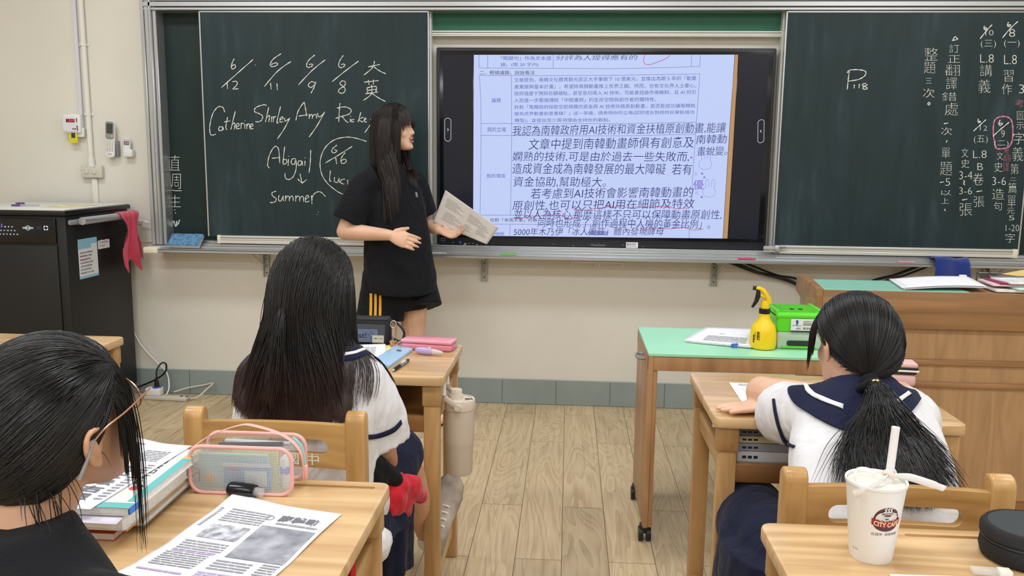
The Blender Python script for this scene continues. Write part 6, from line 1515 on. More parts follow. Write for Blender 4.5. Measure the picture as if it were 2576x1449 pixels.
# ------------------------------------------------------------ standing girl
def girl_standing():
    root = thing('person', (-.85, -.40, 0), 'standing person in black tee and striped shorts holding a paper by the screen', 'person')
    yaw = math.radians(-135); f = V((-math.sin(yaw), math.cos(yaw), 0)); l = V((math.cos(yaw), math.sin(yaw), 0))     # f: where the chest points
    f = V((.70, -.714, 0)); l = V((.714, .70, 0))                                                                      # l: her left
    HM = head_frame((-.868, -.40, 1.505), math.radians(97), math.radians(2), math.radians(0))
    shR, shL = V((-.985, -.505, 1.245)), V((-.785, -.295, 1.245))
    elR, wrR = V((-1.085, -.555, 1.000)), V((-.850, -.630, .993))
    elL, wrL = V((-.735, -.245, 1.015)), V((-.655, -.365, 1.000))
    hipR, hipL = V((-.925, -.455, .78)), V((-.80, -.355, .78))
    mb = MB(); head_volume(mb, HM)
    limb(mb, [(-.885, -.40, 1.44), (-.893, -.40, 1.36), (-.893, -.40, 1.27)], [.047, .047, .060])
    torso = [(-.86, -.405, .72, .150, .10), (-.865, -.405, .82, .150, .105), (-.875, -.40, .98, .125, .09), (-.882, -.40, 1.12, .140, .095), (-.887, -.40, 1.20, .130, .075), (-.89, -.40, 1.255, .07, .055)]
    torso_rings(mb, torso, math.atan2(l.y, l.x))
    limb(mb, [shR + V((.012, .008, -.02)), shR.lerp(elR, .5), elR], [.038, .042, .039]); limb(mb, [elR, elR.lerp(wrR, .3), elR.lerp(wrR, .7), wrR], [.040, .041, .033, .026])
    limb(mb, [shL + V((-.012, -.008, -.02)), elL], [.038, .039]); limb(mb, [elL, elL.lerp(wrL, .4), wrL], [.039, .036, .025])
    hand_volume(mb, wrR, (.95, -.14, -.26), (-.25, -.90, .30), -1, curl=(.22, .22, .24, .28), spread=.10, thumb=(.80, .56, .05), s=1.02)
    hand_volume(mb, wrL, (.90, -.10, -.28), (-.10, .40, -.92), 1, curl=(.65, .45, .5, .5), spread=.16, thumb=(.55, .75, -.25), s=1.0)
    for hp, kn, an in ((hipR, (-.915, -.44, .45), (-.91, -.42, .085)), (hipL, (-.782, -.365, .45), (-.768, -.36, .085))):
        hp, kn, an = V(hp), V(kn), V(an); limb(mb, [hp, hp.lerp(kn, .5), kn, kn.lerp(an, .35), kn.lerp(an, .8), an], [.088, .078, .056, .055, .038, .034], sub=5)
        limb(mb, [an, an + V((.03, -.02, -.04)), an + V((.13, -.09, -.055))], [.034, .032, .024])
    body = remesh(mb.build('body', 'skin', root), .0042, 4)
    # face
    X = lambda x, y, z: HM @ V((x, y, z)); R3 = HM.to_3x3()
    for s in (-1, 1):
        e = MB().ell(X(s * .031, .0735, .006), (.0125, .0085, .0052), R3, 14).build('eye', 'eye_white', body)
        MB().ell(X(s * .031, .0795, .006), (.0055, .004, .0048), R3, 10).build('iris', 'eye_dark', e)
        MB().tube(spline([X(s * .018, .0835, .007), X(s * .030, .0838, .0125), X(s * .045, .0745, .006)], 4), .0017, 6).build('eyelash', 'brow', body)
        MB().tube(spline([X(s * .015, .089, .026), X(s * .032, .0855, .031), X(s * .050, .073, .025)], 4), [.0022] * 9, 6).build('eyebrow', 'brow', body)
    mth = MB().ell(X(0, .0825, -.063), (.022, .0085, .0088), R3, 16).build('mouth', 'mouth_dark', body)
    MB().ell(X(0, .0860, -.0585), (.0185, .0065, .0042), R3, 14).build('teeth', 'teeth', mth)
    MB().tube(spline([X(-.025, .0765, -.056), X(-.012, .0895, -.0525), X(0, .0925, -.0535), X(.012, .0895, -.0525), X(.025, .0765, -.056)], 4), [.0022 + .0018 * math.sin(PI * i / 16) for i in range(17)], 8).build('upper_lip', 'lips', body)
    MB().tube(spline([X(-.024, .0765, -.058), X(-.013, .0885, -.070), X(0, .0915, -.0735), X(.013, .0885, -.070), X(.024, .0765, -.058)], 4), [.0022 + .0028 * math.sin(PI * i / 16) for i in range(17)], 8).build('lower_lip', 'lips', body)
    # tee
    mb = MB()
    secs = [(-.835, -.43, .705, .185, .145, .16), (-.84, -.425, .78, .183, .140, .1), (-.852, -.415, .92, .172, .128), (-.868, -.405, 1.06, .166, .120), (-.880, -.40, 1.15, .165, .115), (-.887, -.40, 1.21, .160, .100), (-.89, -.40, 1.255, .128, .082), (-.892, -.40, 1.285, .084, .068), (-.892, -.40, 1.302, .066, .060)]
    torso_rings(mb, secs, math.atan2(l.y, l.x))
    sleeve(mb, [shR + V((.05, .02, .008)), shR + V((-.008, 0, -.028)), shR.lerp(elR, .5) + V((.0, 0, .0)), shR.lerp(elR, .82)], [.072, .074, .080, .084])
    sleeve(mb, [shL + V((-.05, -.02, 0)), shL + V((0, 0, -.03)), shL.lerp(elL, .78)], [.070, .070, .074])
    tee = remesh(mb.build('t_shirt', 'tee_black', root), .0065, 5, disp=.016, dscale=.11)
    mb = MB(); P = [V((-.892, -.40, 1.296)) + l * .066 * math.cos(a) + f * .062 * math.sin(a) + V((0, 0, -.012 * math.sin(a))) for a in [2 * PI * i / 28 for i in range(29)]]
    mb.tube(P, .0062, 8, squash=.7).build('collar', 'tee_black', tee)
    bv = bvh_of(tee)
    drape('logo', bv, [[(1044, 483), (1049, 484)], [(1046, 496), (1051, 497)]], 'mid_grey', tee, .001, .0015, 2, 2)
    # shorts
    mb = MB()
    torso_rings(mb, [(-.86, -.41, .60, .17, .12), (-.86, -.41, .70, .175, .128), (-.86, -.41, .80, .165, .12)], math.atan2(l.y, l.x))
    sleeve(mb, [hipR + V((.0, 0, .02)), hipR + V((0, -.0, -.10)), V((-.935, -.47, .555))], [.095, .112, .122], 24)
    sleeve(mb, [hipL + V((0, 0, .02)), hipL + V((.02, 0, -.08)), V((-.757, -.385, .60))], [.095, .115, .128], 24)
    sho = remesh(mb.build('shorts', 'shorts_black', root), .0065, 4, disp=.008, dscale=.09)
    bv = bvh_of(sho)
    for x in (934, 945.5, 957): drape('side_stripe', bv, [[(x - 3.2, 738), (x + 3.2, 738)], [(x - 3.6, 766), (x + 3.0, 766)], [(x - 4.4, 796), (x + 2.2, 796)]], 'gold_stripe', sho, .002, .003, 5, 2)
    shoe(root, (-.945, -.41, .0), (-.775, -.52, .0), (0, 0, 1), 'shoe_white', 'navy'); shoe(root, (-.795, -.335, .0), (-.622, -.425, .0), (0, 0, 1), 'shoe_white', 'navy')
    # hair
    rng = np.random.default_rng(4); cols = [head_col(HM, 1.0), ell_col((-.89, -.40, 1.30), (.062, .062, .15))]
    Rl = np.array([[l.x, f.x, 0], [l.y, f.y, 0], [0, 0, 1]])
    cols += [ell_col((-.885, -.40, 1.12), (.175, .120, .165), Rl), bvh_of(tee)]
    Rh = np.array(HM.to_3x3())
    def grow(n, filt, L0, L1, lat, fwd=0., nz=.009, S=20, grav=.42):
        u = scalp_dirs(n, rng, filt); root_ = to_world(HM, u * SR * 1.005 + SO)
        side = np.sign(u[:, 0] + rng.normal(size=n) * .04); side[side == 0] = 1
        fr_ = np.clip((u[:, 1] + .15) / .4, 0, 1); d = np.stack([side * lat * (1 - np.abs(u[:, 0])) * fr_ + u[:, 0] * .2, fwd - .55 * (u[:, 1] > .2) - .12 * (1 - fr_), -.55 * (1 - fr_)], 1)
        nn = u / SR; nn /= np.linalg.norm(nn, axis=1)[:, None]; d = d - nn * (d * nn).sum(1)[:, None] * .85; d /= np.linalg.norm(d, axis=1)[:, None]
        return simulate(root_ + (nn @ Rh.T) * rng.uniform(0, .008, n)[:, None], d @ Rh.T, rng.uniform(L0, L1, n), cols, rng, S, grav + .2, nz)
    A1 = clump(grow(6000, lambda q: ~((q[:, 1] > .55) & (np.abs(q[:, 0]) < .5) & (q[:, 2] < .7)), .41, .49, 1.0), 260, rng, 1.4, .5)
    def front_locks(n, L0, L1):
        u = scalp_dirs(n, rng, lambda q: (q[:, 1] > -.35) & (q[:, 1] < .22) & (np.abs(q[:, 0]) > .35)); nn = u / SR; nn /= np.linalg.norm(nn, axis=1)[:, None]
        d = np.stack([np.sign(u[:, 0]) * .5, -.10 + 0 * u[:, 0], -.6 + 0 * u[:, 0]], 1); fv = np.array(f)
        def force(p, t): return np.tile(fv * (.75 if .40 < t < .72 else .0), (len(p), 1))
        return simulate(to_world(HM, u * SR * 1.03 + SO), d @ Rh.T, rng.uniform(L0, L1, n), cols, rng, 20, .42, .009, force)
    A3 = clump(front_locks(2600, .40, .47), 110, rng, 1.4, .5)
    # see-through fringe over the forehead
    n = 320; x = rng.uniform(-.060, .060, n); u = np.stack([x / .0785 * .7, np.full(n, .55) + rng.normal(size=n) * .08, np.full(n, .80) + rng.normal(size=n) * .05], 1); u /= np.linalg.norm(u, axis=1)[:, None]
    d = np.tile(np.array((0., .75, .25)), (n, 1)) + np.stack([x * 4, 0 * x, 0 * x], 1)
    A2 = clump(simulate(to_world(HM, u * SR * 1.03 + SO), d @ Rh.T, rng.uniform(.085, .115, n), [head_col(HM, 1.05)], rng, 20, .45, .010), 50, rng, 1., .7)
    n = 300; sx_ = rng.choice([-1., 1.], n); u = np.stack([sx_ * rng.uniform(.50, .74, n), rng.uniform(.38, .66, n), rng.uniform(.42, .66, n)], 1); u /= np.linalg.norm(u, axis=1)[:, None]
    d = np.stack([sx_ * .15, np.full(n, .40), np.full(n, -.7)], 1)
    A4 = clump(simulate(to_world(HM, u * SR * 1.03 + SO), d @ Rh.T, rng.uniform(.05, .095, n), [head_col(HM, 1.045)], rng, 20, .42, .010), 44, rng, 1., .6)
    strands('hair', [A1, A2, A3, A4], .0009, 'hair_brown', root, shell=cap_shell(HM, 1.0))
    return root
girl_standing()
# the paper she holds
P = [(-.621, -.352, 1.199), (-.352, -.352, 1.012), (-.412, -.352, .927), (-.684, -.352, 1.035)]
c4 = [V(p) for p in P]
hp = sheet('held_paper', lambda u, v: c4[0].lerp(c4[1], u).lerp(c4[3].lerp(c4[2], u), v) + V((0, .006 * math.sin(u * 3) + .01 * u, 0)), 'paper_grey', 'creased printed sheet held up by the standing girl in front of the screen', th=.0006)
mb = MB(); rnd = random.Random(21)
fnH = lambda u, v: c4[0].lerp(c4[1], u).lerp(c4[3].lerp(c4[2], u), v) + V((0, .006 * math.sin(u * 3) + .01 * u - .0012, 0))
for (a, b, c_, d_) in ((.08, .15, .40, .45), (.12, .55, .45, .85), (.5, .2, .8, .5), (.72, .3, .92, .8), (.5, .6, .66, .85)):
    for k in range(6):
        v = b + (d_ - b) * k / 6; mb.grid(lambda uu, vv: fnH(a + (c_ - a) * uu * (.6 + .4 * ((k * 7) % 3) / 2), v + (d_ - b) * .05 * vv), 3, 1)
mb.build('print', plain('faint_print', (178, 170, 166), rough=.7), hp, smooth=0)

# ------------------------------------------------------------ seated girl with long loose hair
def girl_long_hair():
    root = thing('person', (-.615, -2.64, .44), 'seated person with long loose black hair and white sailor shirt, seen from behind', 'person')
    HM = head_frame((-.612, -2.60, 1.044), math.radians(14), math.radians(0), 0, 1.02)
    shR, elR, wrR = V((-.492, -2.645, .848)), V((-.455, -2.585, .64)), V((-.462, -2.47, .52))
    shL, elL, wrL = V((-.726, -2.645, .842)), V((-.755, -2.52, .66)), V((-.70, -2.36, .76))
    mb = MB(); head_volume(mb, HM)
    limb(mb, [(-.612, -2.625, .96), (-.613, -2.64, .90), (-.615, -2.65, .83)], [.046, .046, .062])
    torso_rings(mb, [(-.62, -2.64, .44, .15, .10), (-.62, -2.65, .56, .125, .09), (-.62, -2.66, .70, .135, .095), (-.618, -2.655, .80, .14, .085), (-.615, -2.65, .86, .08, .06)], 0)
    limb(mb, [shR, shR.lerp(elR, .5), elR], [.044, .041, .037]); limb(mb, [elR, elR.lerp(wrR, .4), wrR], [.037, .034, .025]); hand_volume(mb, wrR, (-.15, .6, -.45), (.7, .3, .3), 1, curl=(.5, .5, .5, .5))
    limb(mb, [shL, elL], [.044, .037]); limb(mb, [elL, elL.lerp(wrL, .4), wrL], [.037, .034, .025]); hand_volume(mb, wrL, (.3, .9, .0), (0, 0, 1), -1)
    hipR, knR, anR = V((-.545, -2.60, .475)), V((-.452, -2.40, .565)), V((-.415, -2.15, .215))
    limb(mb, [hipR, hipR.lerp(knR, .5), knR], [.08, .072, .054]); limb(mb, [knR, knR.lerp(anR, .35), knR.lerp(anR, .8), anR], [.054, .052, .036, .033]); limb(mb, [anR, anR + V((.01, .06, .02)), anR + V((.03, .11, .11))], [.033, .030, .024])
    hipL, knL, anL = V((-.70, -2.60, .475)), V((-.73, -2.25, .49)), V((-.73, -2.27, .09))
    limb(mb, [hipL, hipL.lerp(knL, .5), knL], [.08, .072, .054]); limb(mb, [knL, anL], [.052, .034]); limb(mb, [anL, anL + V((0, .12, -.05))], [.034, .024])
    body = remesh(mb.build('body', 'skin_tan_shaded', root), .0045, 4)
    mb = MB()
    torso_rings(mb, [(-.618, -2.63, .44, .170, .125), (-.62, -2.645, .52, .172, .125), (-.62, -2.655, .64, .172, .122), (-.62, -2.66, .74, .172, .116), (-.618, -2.655, .81, .166, .102), (-.616, -2.65, .855, .135, .085), (-.615, -2.648, .885, .086, .068), (-.614, -2.645, .90, .062, .058)], 0)
    sleeve(mb, [shR + V((-.05, 0, .0)), shR + V((0, 0, -.02)), shR.lerp(elR, .5) + V((.005, 0, 0)), shR.lerp(elR, .86)], [.066, .068, .075, .082])
    sleeve(mb, [shL + V((.05, 0, .0)), shL + V((0, 0, -.02)), shL.lerp(elL, .5), shL.lerp(elL, .86)], [.066, .068, .075, .082])
    mb2 = mb
    sh_ = remesh(mb.build('sailor_shirt', 'shirt_white', root), .0065, 5, disp=.014, dscale=.09)
    bv = bvh_of(sh_)
    drape('sleeve_trim', bv, [[(921, 1093), (940, 1092), (965, 1085), (990, 1073), (1006, 1056)], [(921, 1105), (940, 1104), (966, 1097), (992, 1085), (1009, 1066)]], 'navy', sh_, .002, .003, 2, 5)
    drape('collar', bv, [[(862, 868), (890, 866), (912, 874), (928, 886)], [(866, 912), (890, 908), (915, 898), (937, 886)]], 'navy', sh_, .003, .005, 6, 5)
    drape('collar_stripe', bv, [[(866, 893), (888, 889), (905, 884), (921, 879)], [(867, 899), (890, 895), (907, 890), (924, 884)]], 'shirt_white', sh_, .002, .008, 2, 5)
    # pleated skirt over the thighs
    mb = MB(); n = 48
    def skirt_ring(c, w, d, amp, tilt=V((0, 0, 1))):
        return [V(c) + V(((w + amp * math.cos(12 * a)) * math.cos(a), (d + amp * math.cos(12 * a)) * math.sin(a), 0)) for a in [2 * PI * i / n for i in range(n)]]
    mb.loft([skirt_ring((-.62, -2.63, .66), .15, .11, .0), skirt_ring((-.62, -2.62, .56), .175, .13, .004), skirt_ring((-.61, -2.59, .50), .20, .17, .006), skirt_ring((-.60, -2.57, .43), .21, .19, .008)])
    limb(mb, [hipR, hipR.lerp(knR, .55), hipR.lerp(knR, .93)], [.10, .098, .082], 18)
    limb(mb, [hipL, hipL.lerp(knL, .5), hipL.lerp(knL, .9)], [.10, .10, .085], 18)
    mb.loft([[V((-.455 + .062 * math.cos(a), -2.475 + .10 * math.sin(a), .53 - k * .30)) + V((-.012 * k, .02 * k, 0)) + V((math.cos(a), math.sin(a), 0)) * .007 * math.cos(9 * a) * k for a in [2 * PI * i / 40 for i in range(40)]] for k in (0, .33, .66, .9)])
    remesh(mb.build('pleated_skirt', 'skirt_navy', root), .006, 3, disp=.008, dscale=.06)
    s = shoe(root, (-.408, -2.118, .135), (-.352, -2.018, .355), (.25, -.75, .5), 'shoe_grey', 'shoe_sole', laces=True)
    MB().ell((-.405, -2.15, .19), (.04, .038, .035), None, 16).build('sock', 'shoe_white', s)
    shoe(root, (-.73, -2.31, .0), (-.73, -2.06, .0), (0, 0, 1), 'shoe_grey', 'shoe_sole')
    # hair
    rng = np.random.default_rng(9); Rh = np.array(HM.to_3x3().normalized())
    cols = [head_col(HM, 1.0), ell_col((-.615, -2.64, .90), (.065, .062, .12)), ell_col((-.618, -2.655, .74), (.165, .112, .155)), bv]
    n = 8800; u = scalp_dirs(n, rng, lambda q: (q[:, 1] < .72)); nn = u / SR; nn /= np.linalg.norm(nn, axis=1)[:, None]
    side = np.sign(u[:, 0] - .10 + rng.normal(size=n) * .10)
    fr_ = np.clip((u[:, 1] + .15) / .4, 0, 1); d = np.stack([side * .95 * fr_ * (1 - np.abs(u[:, 0])) + u[:, 0] * .35, -.8 * (1 - .55 * fr_), -.15 * np.ones(n)], 1); d -= nn * (d * nn).sum(1)[:, None] * .9; d /= np.linalg.norm(d, axis=1)[:, None]
    root_ = to_world(HM, u * SR * 1.01 + SO) + (nn @ Rh.T) * rng.uniform(0, .012, n)[:, None]
    zt = rng.normal(.790, .012, n)
    L = np.clip((root_[:, 2] - zt) * 1.06 + .06 * (1 - np.abs(u[:, 2])) * 0 + .07 * np.clip(u[:, 2], 0, 1), .1, .6)
    fan = rng.normal(size=n) * .05; tgt = np.clip(-.612 + (root_[:, 0] + .612) * 1.5 + rng.normal(size=n) * .022, -.765, -.500)
    def force(p, t): 
        g = np.zeros_like(p); g[:, 0] = np.clip((tgt[:len(p)] - p[:, 0]) * 7, -.9, .9) * (t > .3) + fan[:len(p)] * (t > .3); g[:, 1] = -.12; return g
    P = simulate(root_, d @ Rh.T, L, cols, rng, 18, .50, .010, force)
    P = clump(P, 240, rng, 2.2, .62)
    fan0 = fan; fan = fan[:120]; fl = simulate(root_[:120], d[:120] @ Rh.T, L[:120] * 1.0, cols, rng, 18, .4, .05, force)
    strands('hair', [P, fl], .00088, 'hair_redtip', root, shell=cap_shell(HM, 1.0))
    return root
girl_long_hair()
jk = thing('jacket', (-.46, -2.62, .45), 'red white and black jacket bundled beside the long-haired girl on her chair', 'jacket')
mb = MB(); mb.ell((-.43, -2.60, .52), (.040, .05, .055), None, 18); mb.ell((-.415, -2.55, .49), (.036, .05, .05), None, 18); limb(mb, [(-.42, -2.60, .55), (-.39, -2.54, .52), (-.372, -2.49, .475)], [.03, .032, .016])
remesh(mb.build('red_shell', 'red_cloth', jk), .005, 3, disp=.02, dscale=.04)
mb = MB(); mb.ell((-.452, -2.65, .60), (.028, .04, .045), None, 16); limb(mb, [(-.45, -2.66, .63), (-.425, -2.63, .59), (-.415, -2.60, .55), (-.425, -2.59, .51)], [.02, .022, .02, .015]); remesh(mb.build('black_lining', 'shorts_black', jk), .005, 3, disp=.012, dscale=.04)
mb = MB(); mb.ell((-.455, -2.66, .53), (.035, .04, .06), None, 16); mb.ell((-.455, -2.70, .44), (.05, .05, .05), None, 16); remesh(mb.build('white_sleeve', 'shirt_white', jk), .005, 3, disp=.014, dscale=.04)

# ------------------------------------------------------------ seated girl with a ponytail
def girl_ponytail():
    root = thing('person', (.65, -2.88, .44), 'seated person with a low black ponytail and navy sailor collar leaning on the right desk', 'person')
    HM = head_frame((.668, -2.622, .946), math.radians(-16), math.radians(-4), 0, 1.005)
    shL, elL, wrL = V((.562, -2.685, .805)), V((.497, -2.475, .782)), V((.70, -2.44, .765))
    shR, elR, wrR = V((.768, -2.695, .805)), V((.825, -2.50, .785)), V((.535, -2.512, .762))
    mb = MB(); head_volume(mb, HM)
    limb(mb, [(.668, -2.64, .88), (.664, -2.67, .84), (.66, -2.71, .79)], [.048, .048, .065])
    torso_rings(mb, [(.64, -2.90, .44, .155, .11), (.642, -2.89, .56, .13, .10), (.648, -2.84, .68, .14, .10), (.655, -2.77, .77, .145, .09), (.66, -2.71, .82, .09, .065)], 0)
    limb(mb, [shL, shL.lerp(elL, .5), elL], [.047, .044, .041]); limb(mb, [elL, elL.lerp(wrL, .4), wrL], [.041, .036, .026]); hand_volume(mb, wrL, (1, .2, 0), (0, 0, 1), -1)
    limb(mb, [shR, shR.lerp(elR, .5), elR], [.047, .044, .041]); limb(mb, [elR, elR.lerp(wrR, .5), wrR], [.040, .035, .025]); hand_volume(mb, wrR + V((0, 0, -.002)), (-1, -.12, -.04), (0, .05, 1), 1, curl=(.03, .02, .02, .04), spread=.12, thumb=(.8, .5, -.1))
    for s, kx in ((-1, .50), (1, .77)):
        hip, kn, an = V((.645 + s * .085, -2.86, .475)), V((kx, -2.46, .475)), V((kx, -2.50, .09)); limb(mb, [hip, hip.lerp(kn, .5), kn], [.08, .072, .054]); limb(mb, [kn, an], [.052, .034]); limb(mb, [an, an + V((0, .12, -.05))], [.034, .024])
    body = remesh(mb.build('body', 'skin', root), .0045, 4)
    mb = MB()
    torso_rings(mb, [(.645, -2.885, .44, .172, .125), (.645, -2.89, .52, .170, .122), (.646, -2.885, .60, .168, .118), (.65, -2.85, .69, .170, .115), (.655, -2.79, .755, .165, .105), (.66, -2.735, .803, .150, .086, -.35), (.662, -2.705, .836, .110, .074, -.45), (.663, -2.685, .862, .075, .062, -.45), (.664, -2.68, .872, .062, .056, -.45)], 0)
    sleeve(mb, [shL + V((.06, -.02, 0)), shL + V((-.004, .0, -.015)), shL.lerp(elL, .30) + V((-.0, -.01, -.026)), shL.lerp(elL, .55) + V((.0, 0, -.032))], [.064, .068, .074, .078])
    sleeve(mb, [shR + V((-.06, -.02, 0)), shR + V((.004, .0, -.015)), shR.lerp(elR, .35) + V((.0, -.01, -.028)), shR.lerp(elR, .62) + V((.0, 0, -.03))], [.064, .068, .072, .074])
    sh_ = remesh(mb.build('sailor_shirt', 'shirt_white', root), .0065, 5, disp=.014, dscale=.10)
    bv = bvh_of(sh_)
    drape('collar', bv, [[(2078, 966), (2120, 948), (2180, 944), (2235, 952), (2262, 975)], [(2040, 975), (2100, 985), (2175, 998), (2245, 990), (2285, 984)], [(1990, 978), (2050, 1015), (2150, 1060), (2250, 1048), (2302, 990)], [(1987, 996), (2020, 1032), (2140, 1088), (2270, 1052), (2312, 1008)]], 'navy', sh_, .004, .006, 6, 6)
    drape('collar_stripe', bv, [[(2021, 974), (2035, 996), (2070, 1015), (2120, 1036)], [(2031, 972), (2044, 989), (2076, 1006), (2122, 1025)]], 'shirt_white', sh_, .002, .0105, 2, 6)
    drape('collar_stripe', bv, [[(2222, 1026), (2250, 1010), (2276, 990)], [(2226, 1036), (2256, 1020), (2284, 997)]], 'shirt_white', sh_, .002, .0105, 2, 6)
    drape('sleeve_trim', bv, [[(1945, 1005), (1950, 1040), (1960, 1080), (1975, 1115), (1998, 1128)], [(1951, 1004), (1957, 1040), (1967, 1080), (1982, 1110), (2003, 1122)]], 'navy', sh_, .002, .003, 2, 6)
    mb = MB(); n = 48
    sk = lambda c, w, d, amp: [V(c) + V(((w + amp * math.cos(12 * a)) * math.cos(a), (d + amp * math.cos(12 * a)) * math.sin(a), 0)) for a in [2 * PI * i / n for i in range(n)]]
    mb.loft([sk((.645, -2.88, .60), .15, .11, 0), sk((.645, -2.87, .52), .18, .14, .004), sk((.62, -2.82, .47), .215, .19, .008), sk((.60, -2.80, .40), .225, .20, .010)])
    for s, kx in ((-1, .48), (1, .77)): limb(mb, [(.645 + s * .085, -2.86, .47), (kx, -2.66, .47), (kx, -2.50, .475)], [.10, .10, .088], 18)
    mb.loft([[V((.455 - .02 * k + .09 * math.cos(a), -2.72 + .16 * math.sin(a), .50 - k * .33)) + V((math.cos(a), math.sin(a), 0)) * .009 * math.cos(9 * a) * k for a in [2 * PI * i / 40 for i in range(40)]] for k in (0, .33, .66, .95)])
    remesh(mb.build('pleated_skirt', 'skirt_navy', root), .006, 3, disp=.008, dscale=.06)
    for kx in (.50, .77): shoe(root, (kx, -2.54, 0), (kx, -2.29, 0), (0, 0, 1), 'shoe_white', 'navy')
    # hair gathered at the nape, then the tail
    rng = np.random.default_rng(12)
    tie = hit(bv, 2178, 962, .016); tl = np.array(HM.inverted() @ tie); ut = (tl - SO) / SR; kt = np.linalg.norm(ut); ut = ut / kt
    n = 6200; u = scalp_dirs(n, rng); S = 18; P = np.zeros((n, S, 3)); lay = rng.uniform(1.015, 1.075, n)
    dot = np.clip((u * ut).sum(1), -1, 1); om = np.arccos(dot)[:, None]; so = np.maximum(np.sin(om), 1e-4)
    wob = rng.normal(size=(n, 3)) * .012
    for s in range(S):
        t = s / (S - 1); q = (np.sin((1 - t) * om) * u + np.sin(t * om) * ut) / so + wob * math.sin(PI * t); rr = (lay - (lay - 1.0) * t ** 3)[:, None] * (1 + (kt - 1.0) * t ** 3)
        P[:, s] = to_world(HM, q * SR * rr + SO)
    fr_n = 260; uf = scalp_dirs(fr_n, rng, lambda q: (q[:, 1] > .25) & (q[:, 1] < .65) & (q[:, 0] < -.1) & (q[:, 2] < .75)); Rh = np.array(HM.to_3x3().normalized())
    d = np.tile(np.array((-.5, .45, -.2)), (fr_n, 1)); FR = clump(simulate(to_world(HM, uf * SR * 1.04 + SO), d @ Rh.T, rng.uniform(.07, .13, fr_n), [head_col(HM, 1.05)], rng, S, .4, .02), 20, rng, 1., .7)
    nt_ = 3600; a = rng.uniform(0, 2 * PI, nt_); rad = np.sqrt(rng.uniform(0, 1, nt_)) * .017
    rt = np.array(tie + V((.001, -.024, -.019)))[None] + np.stack([rad * np.cos(a), -.7 * rad * np.sin(a), .7 * rad * np.sin(a)], 1)
    fanx = rng.normal(size=nt_) * .55 + .05; d = np.stack([fanx * .22, -.75 + rng.normal(size=nt_) * .10, -.75 * np.ones(nt_)], 1); d /= np.linalg.norm(d, axis=1)[:, None]
    cols = [head_col(HM, 1.0), bv]
    ph = np.round(rng.uniform(0, 6, nt_)) * 1.0 + rng.normal(size=nt_) * .3; fx = fanx
    def force(p, t):
        g = np.zeros_like(p); wd = .012 + .066 * min(1., max(0., t - .05) / .38) ** 1.3; g[:, 0] = np.clip(((.655 + .03 * t * t + fx * 1.15 * wd) - p[:, 0]) * 14, -1.1, 1.1) + .30 * np.sin(t * 9 + ph); g[:, 1] = -.30 - .16 * np.cos(t * 7 + ph); return g
    clr = .008 + .034 * rng.uniform(0, 1, nt_) ** 1.2; CLEAR[0] = clr
    TL = simulate(rt, d, rng.uniform(.205, .285, nt_), cols, rng, S, .30, .012, force); TL = clump(TL, 260, rng, 1.6, .45)
    ph = ph[:90]; fx = fanx[:90]; W_ = simulate(rt[:90], d[:90] * 1.0, rng.uniform(.20, .30, 90), cols, rng, S, .24, .05, force)
    CLEAR[0] = None
    strands('hair', [P, FR, TL, W_], .00085, 'hair_black', root, shell=cap_shell(HM, 1.01))
    tc_ = tie + V((.001, -.024, -.019)); tn = V((0, -.707, .707))
    ti = MB(); ti.tube([tc_ + V((1, 0, 0)) * .024 * math.cos(t) + tn * (.022 + .002 * math.sin(5 * t)) * math.sin(t) + V((0, -.7, -.7)) * .003 * math.sin(3 * t) for t in [2 * PI * i / 40 for i in range(41)]], .0095, 10)
    ti.ell(tie + V((.001, -.012, -.009)), (.022, .016, .020), None, 16)
    o = ti.build('hair_tie', 'shorts_black', root, 180)
    MB().ell(tc_ + tn * .031, (.009, .005, .005), None, 12).build('gold_bead', plain('gold_bead', (226, 200, 130), rough=.2, metal=.8), o)
    return root
girl_ponytail()

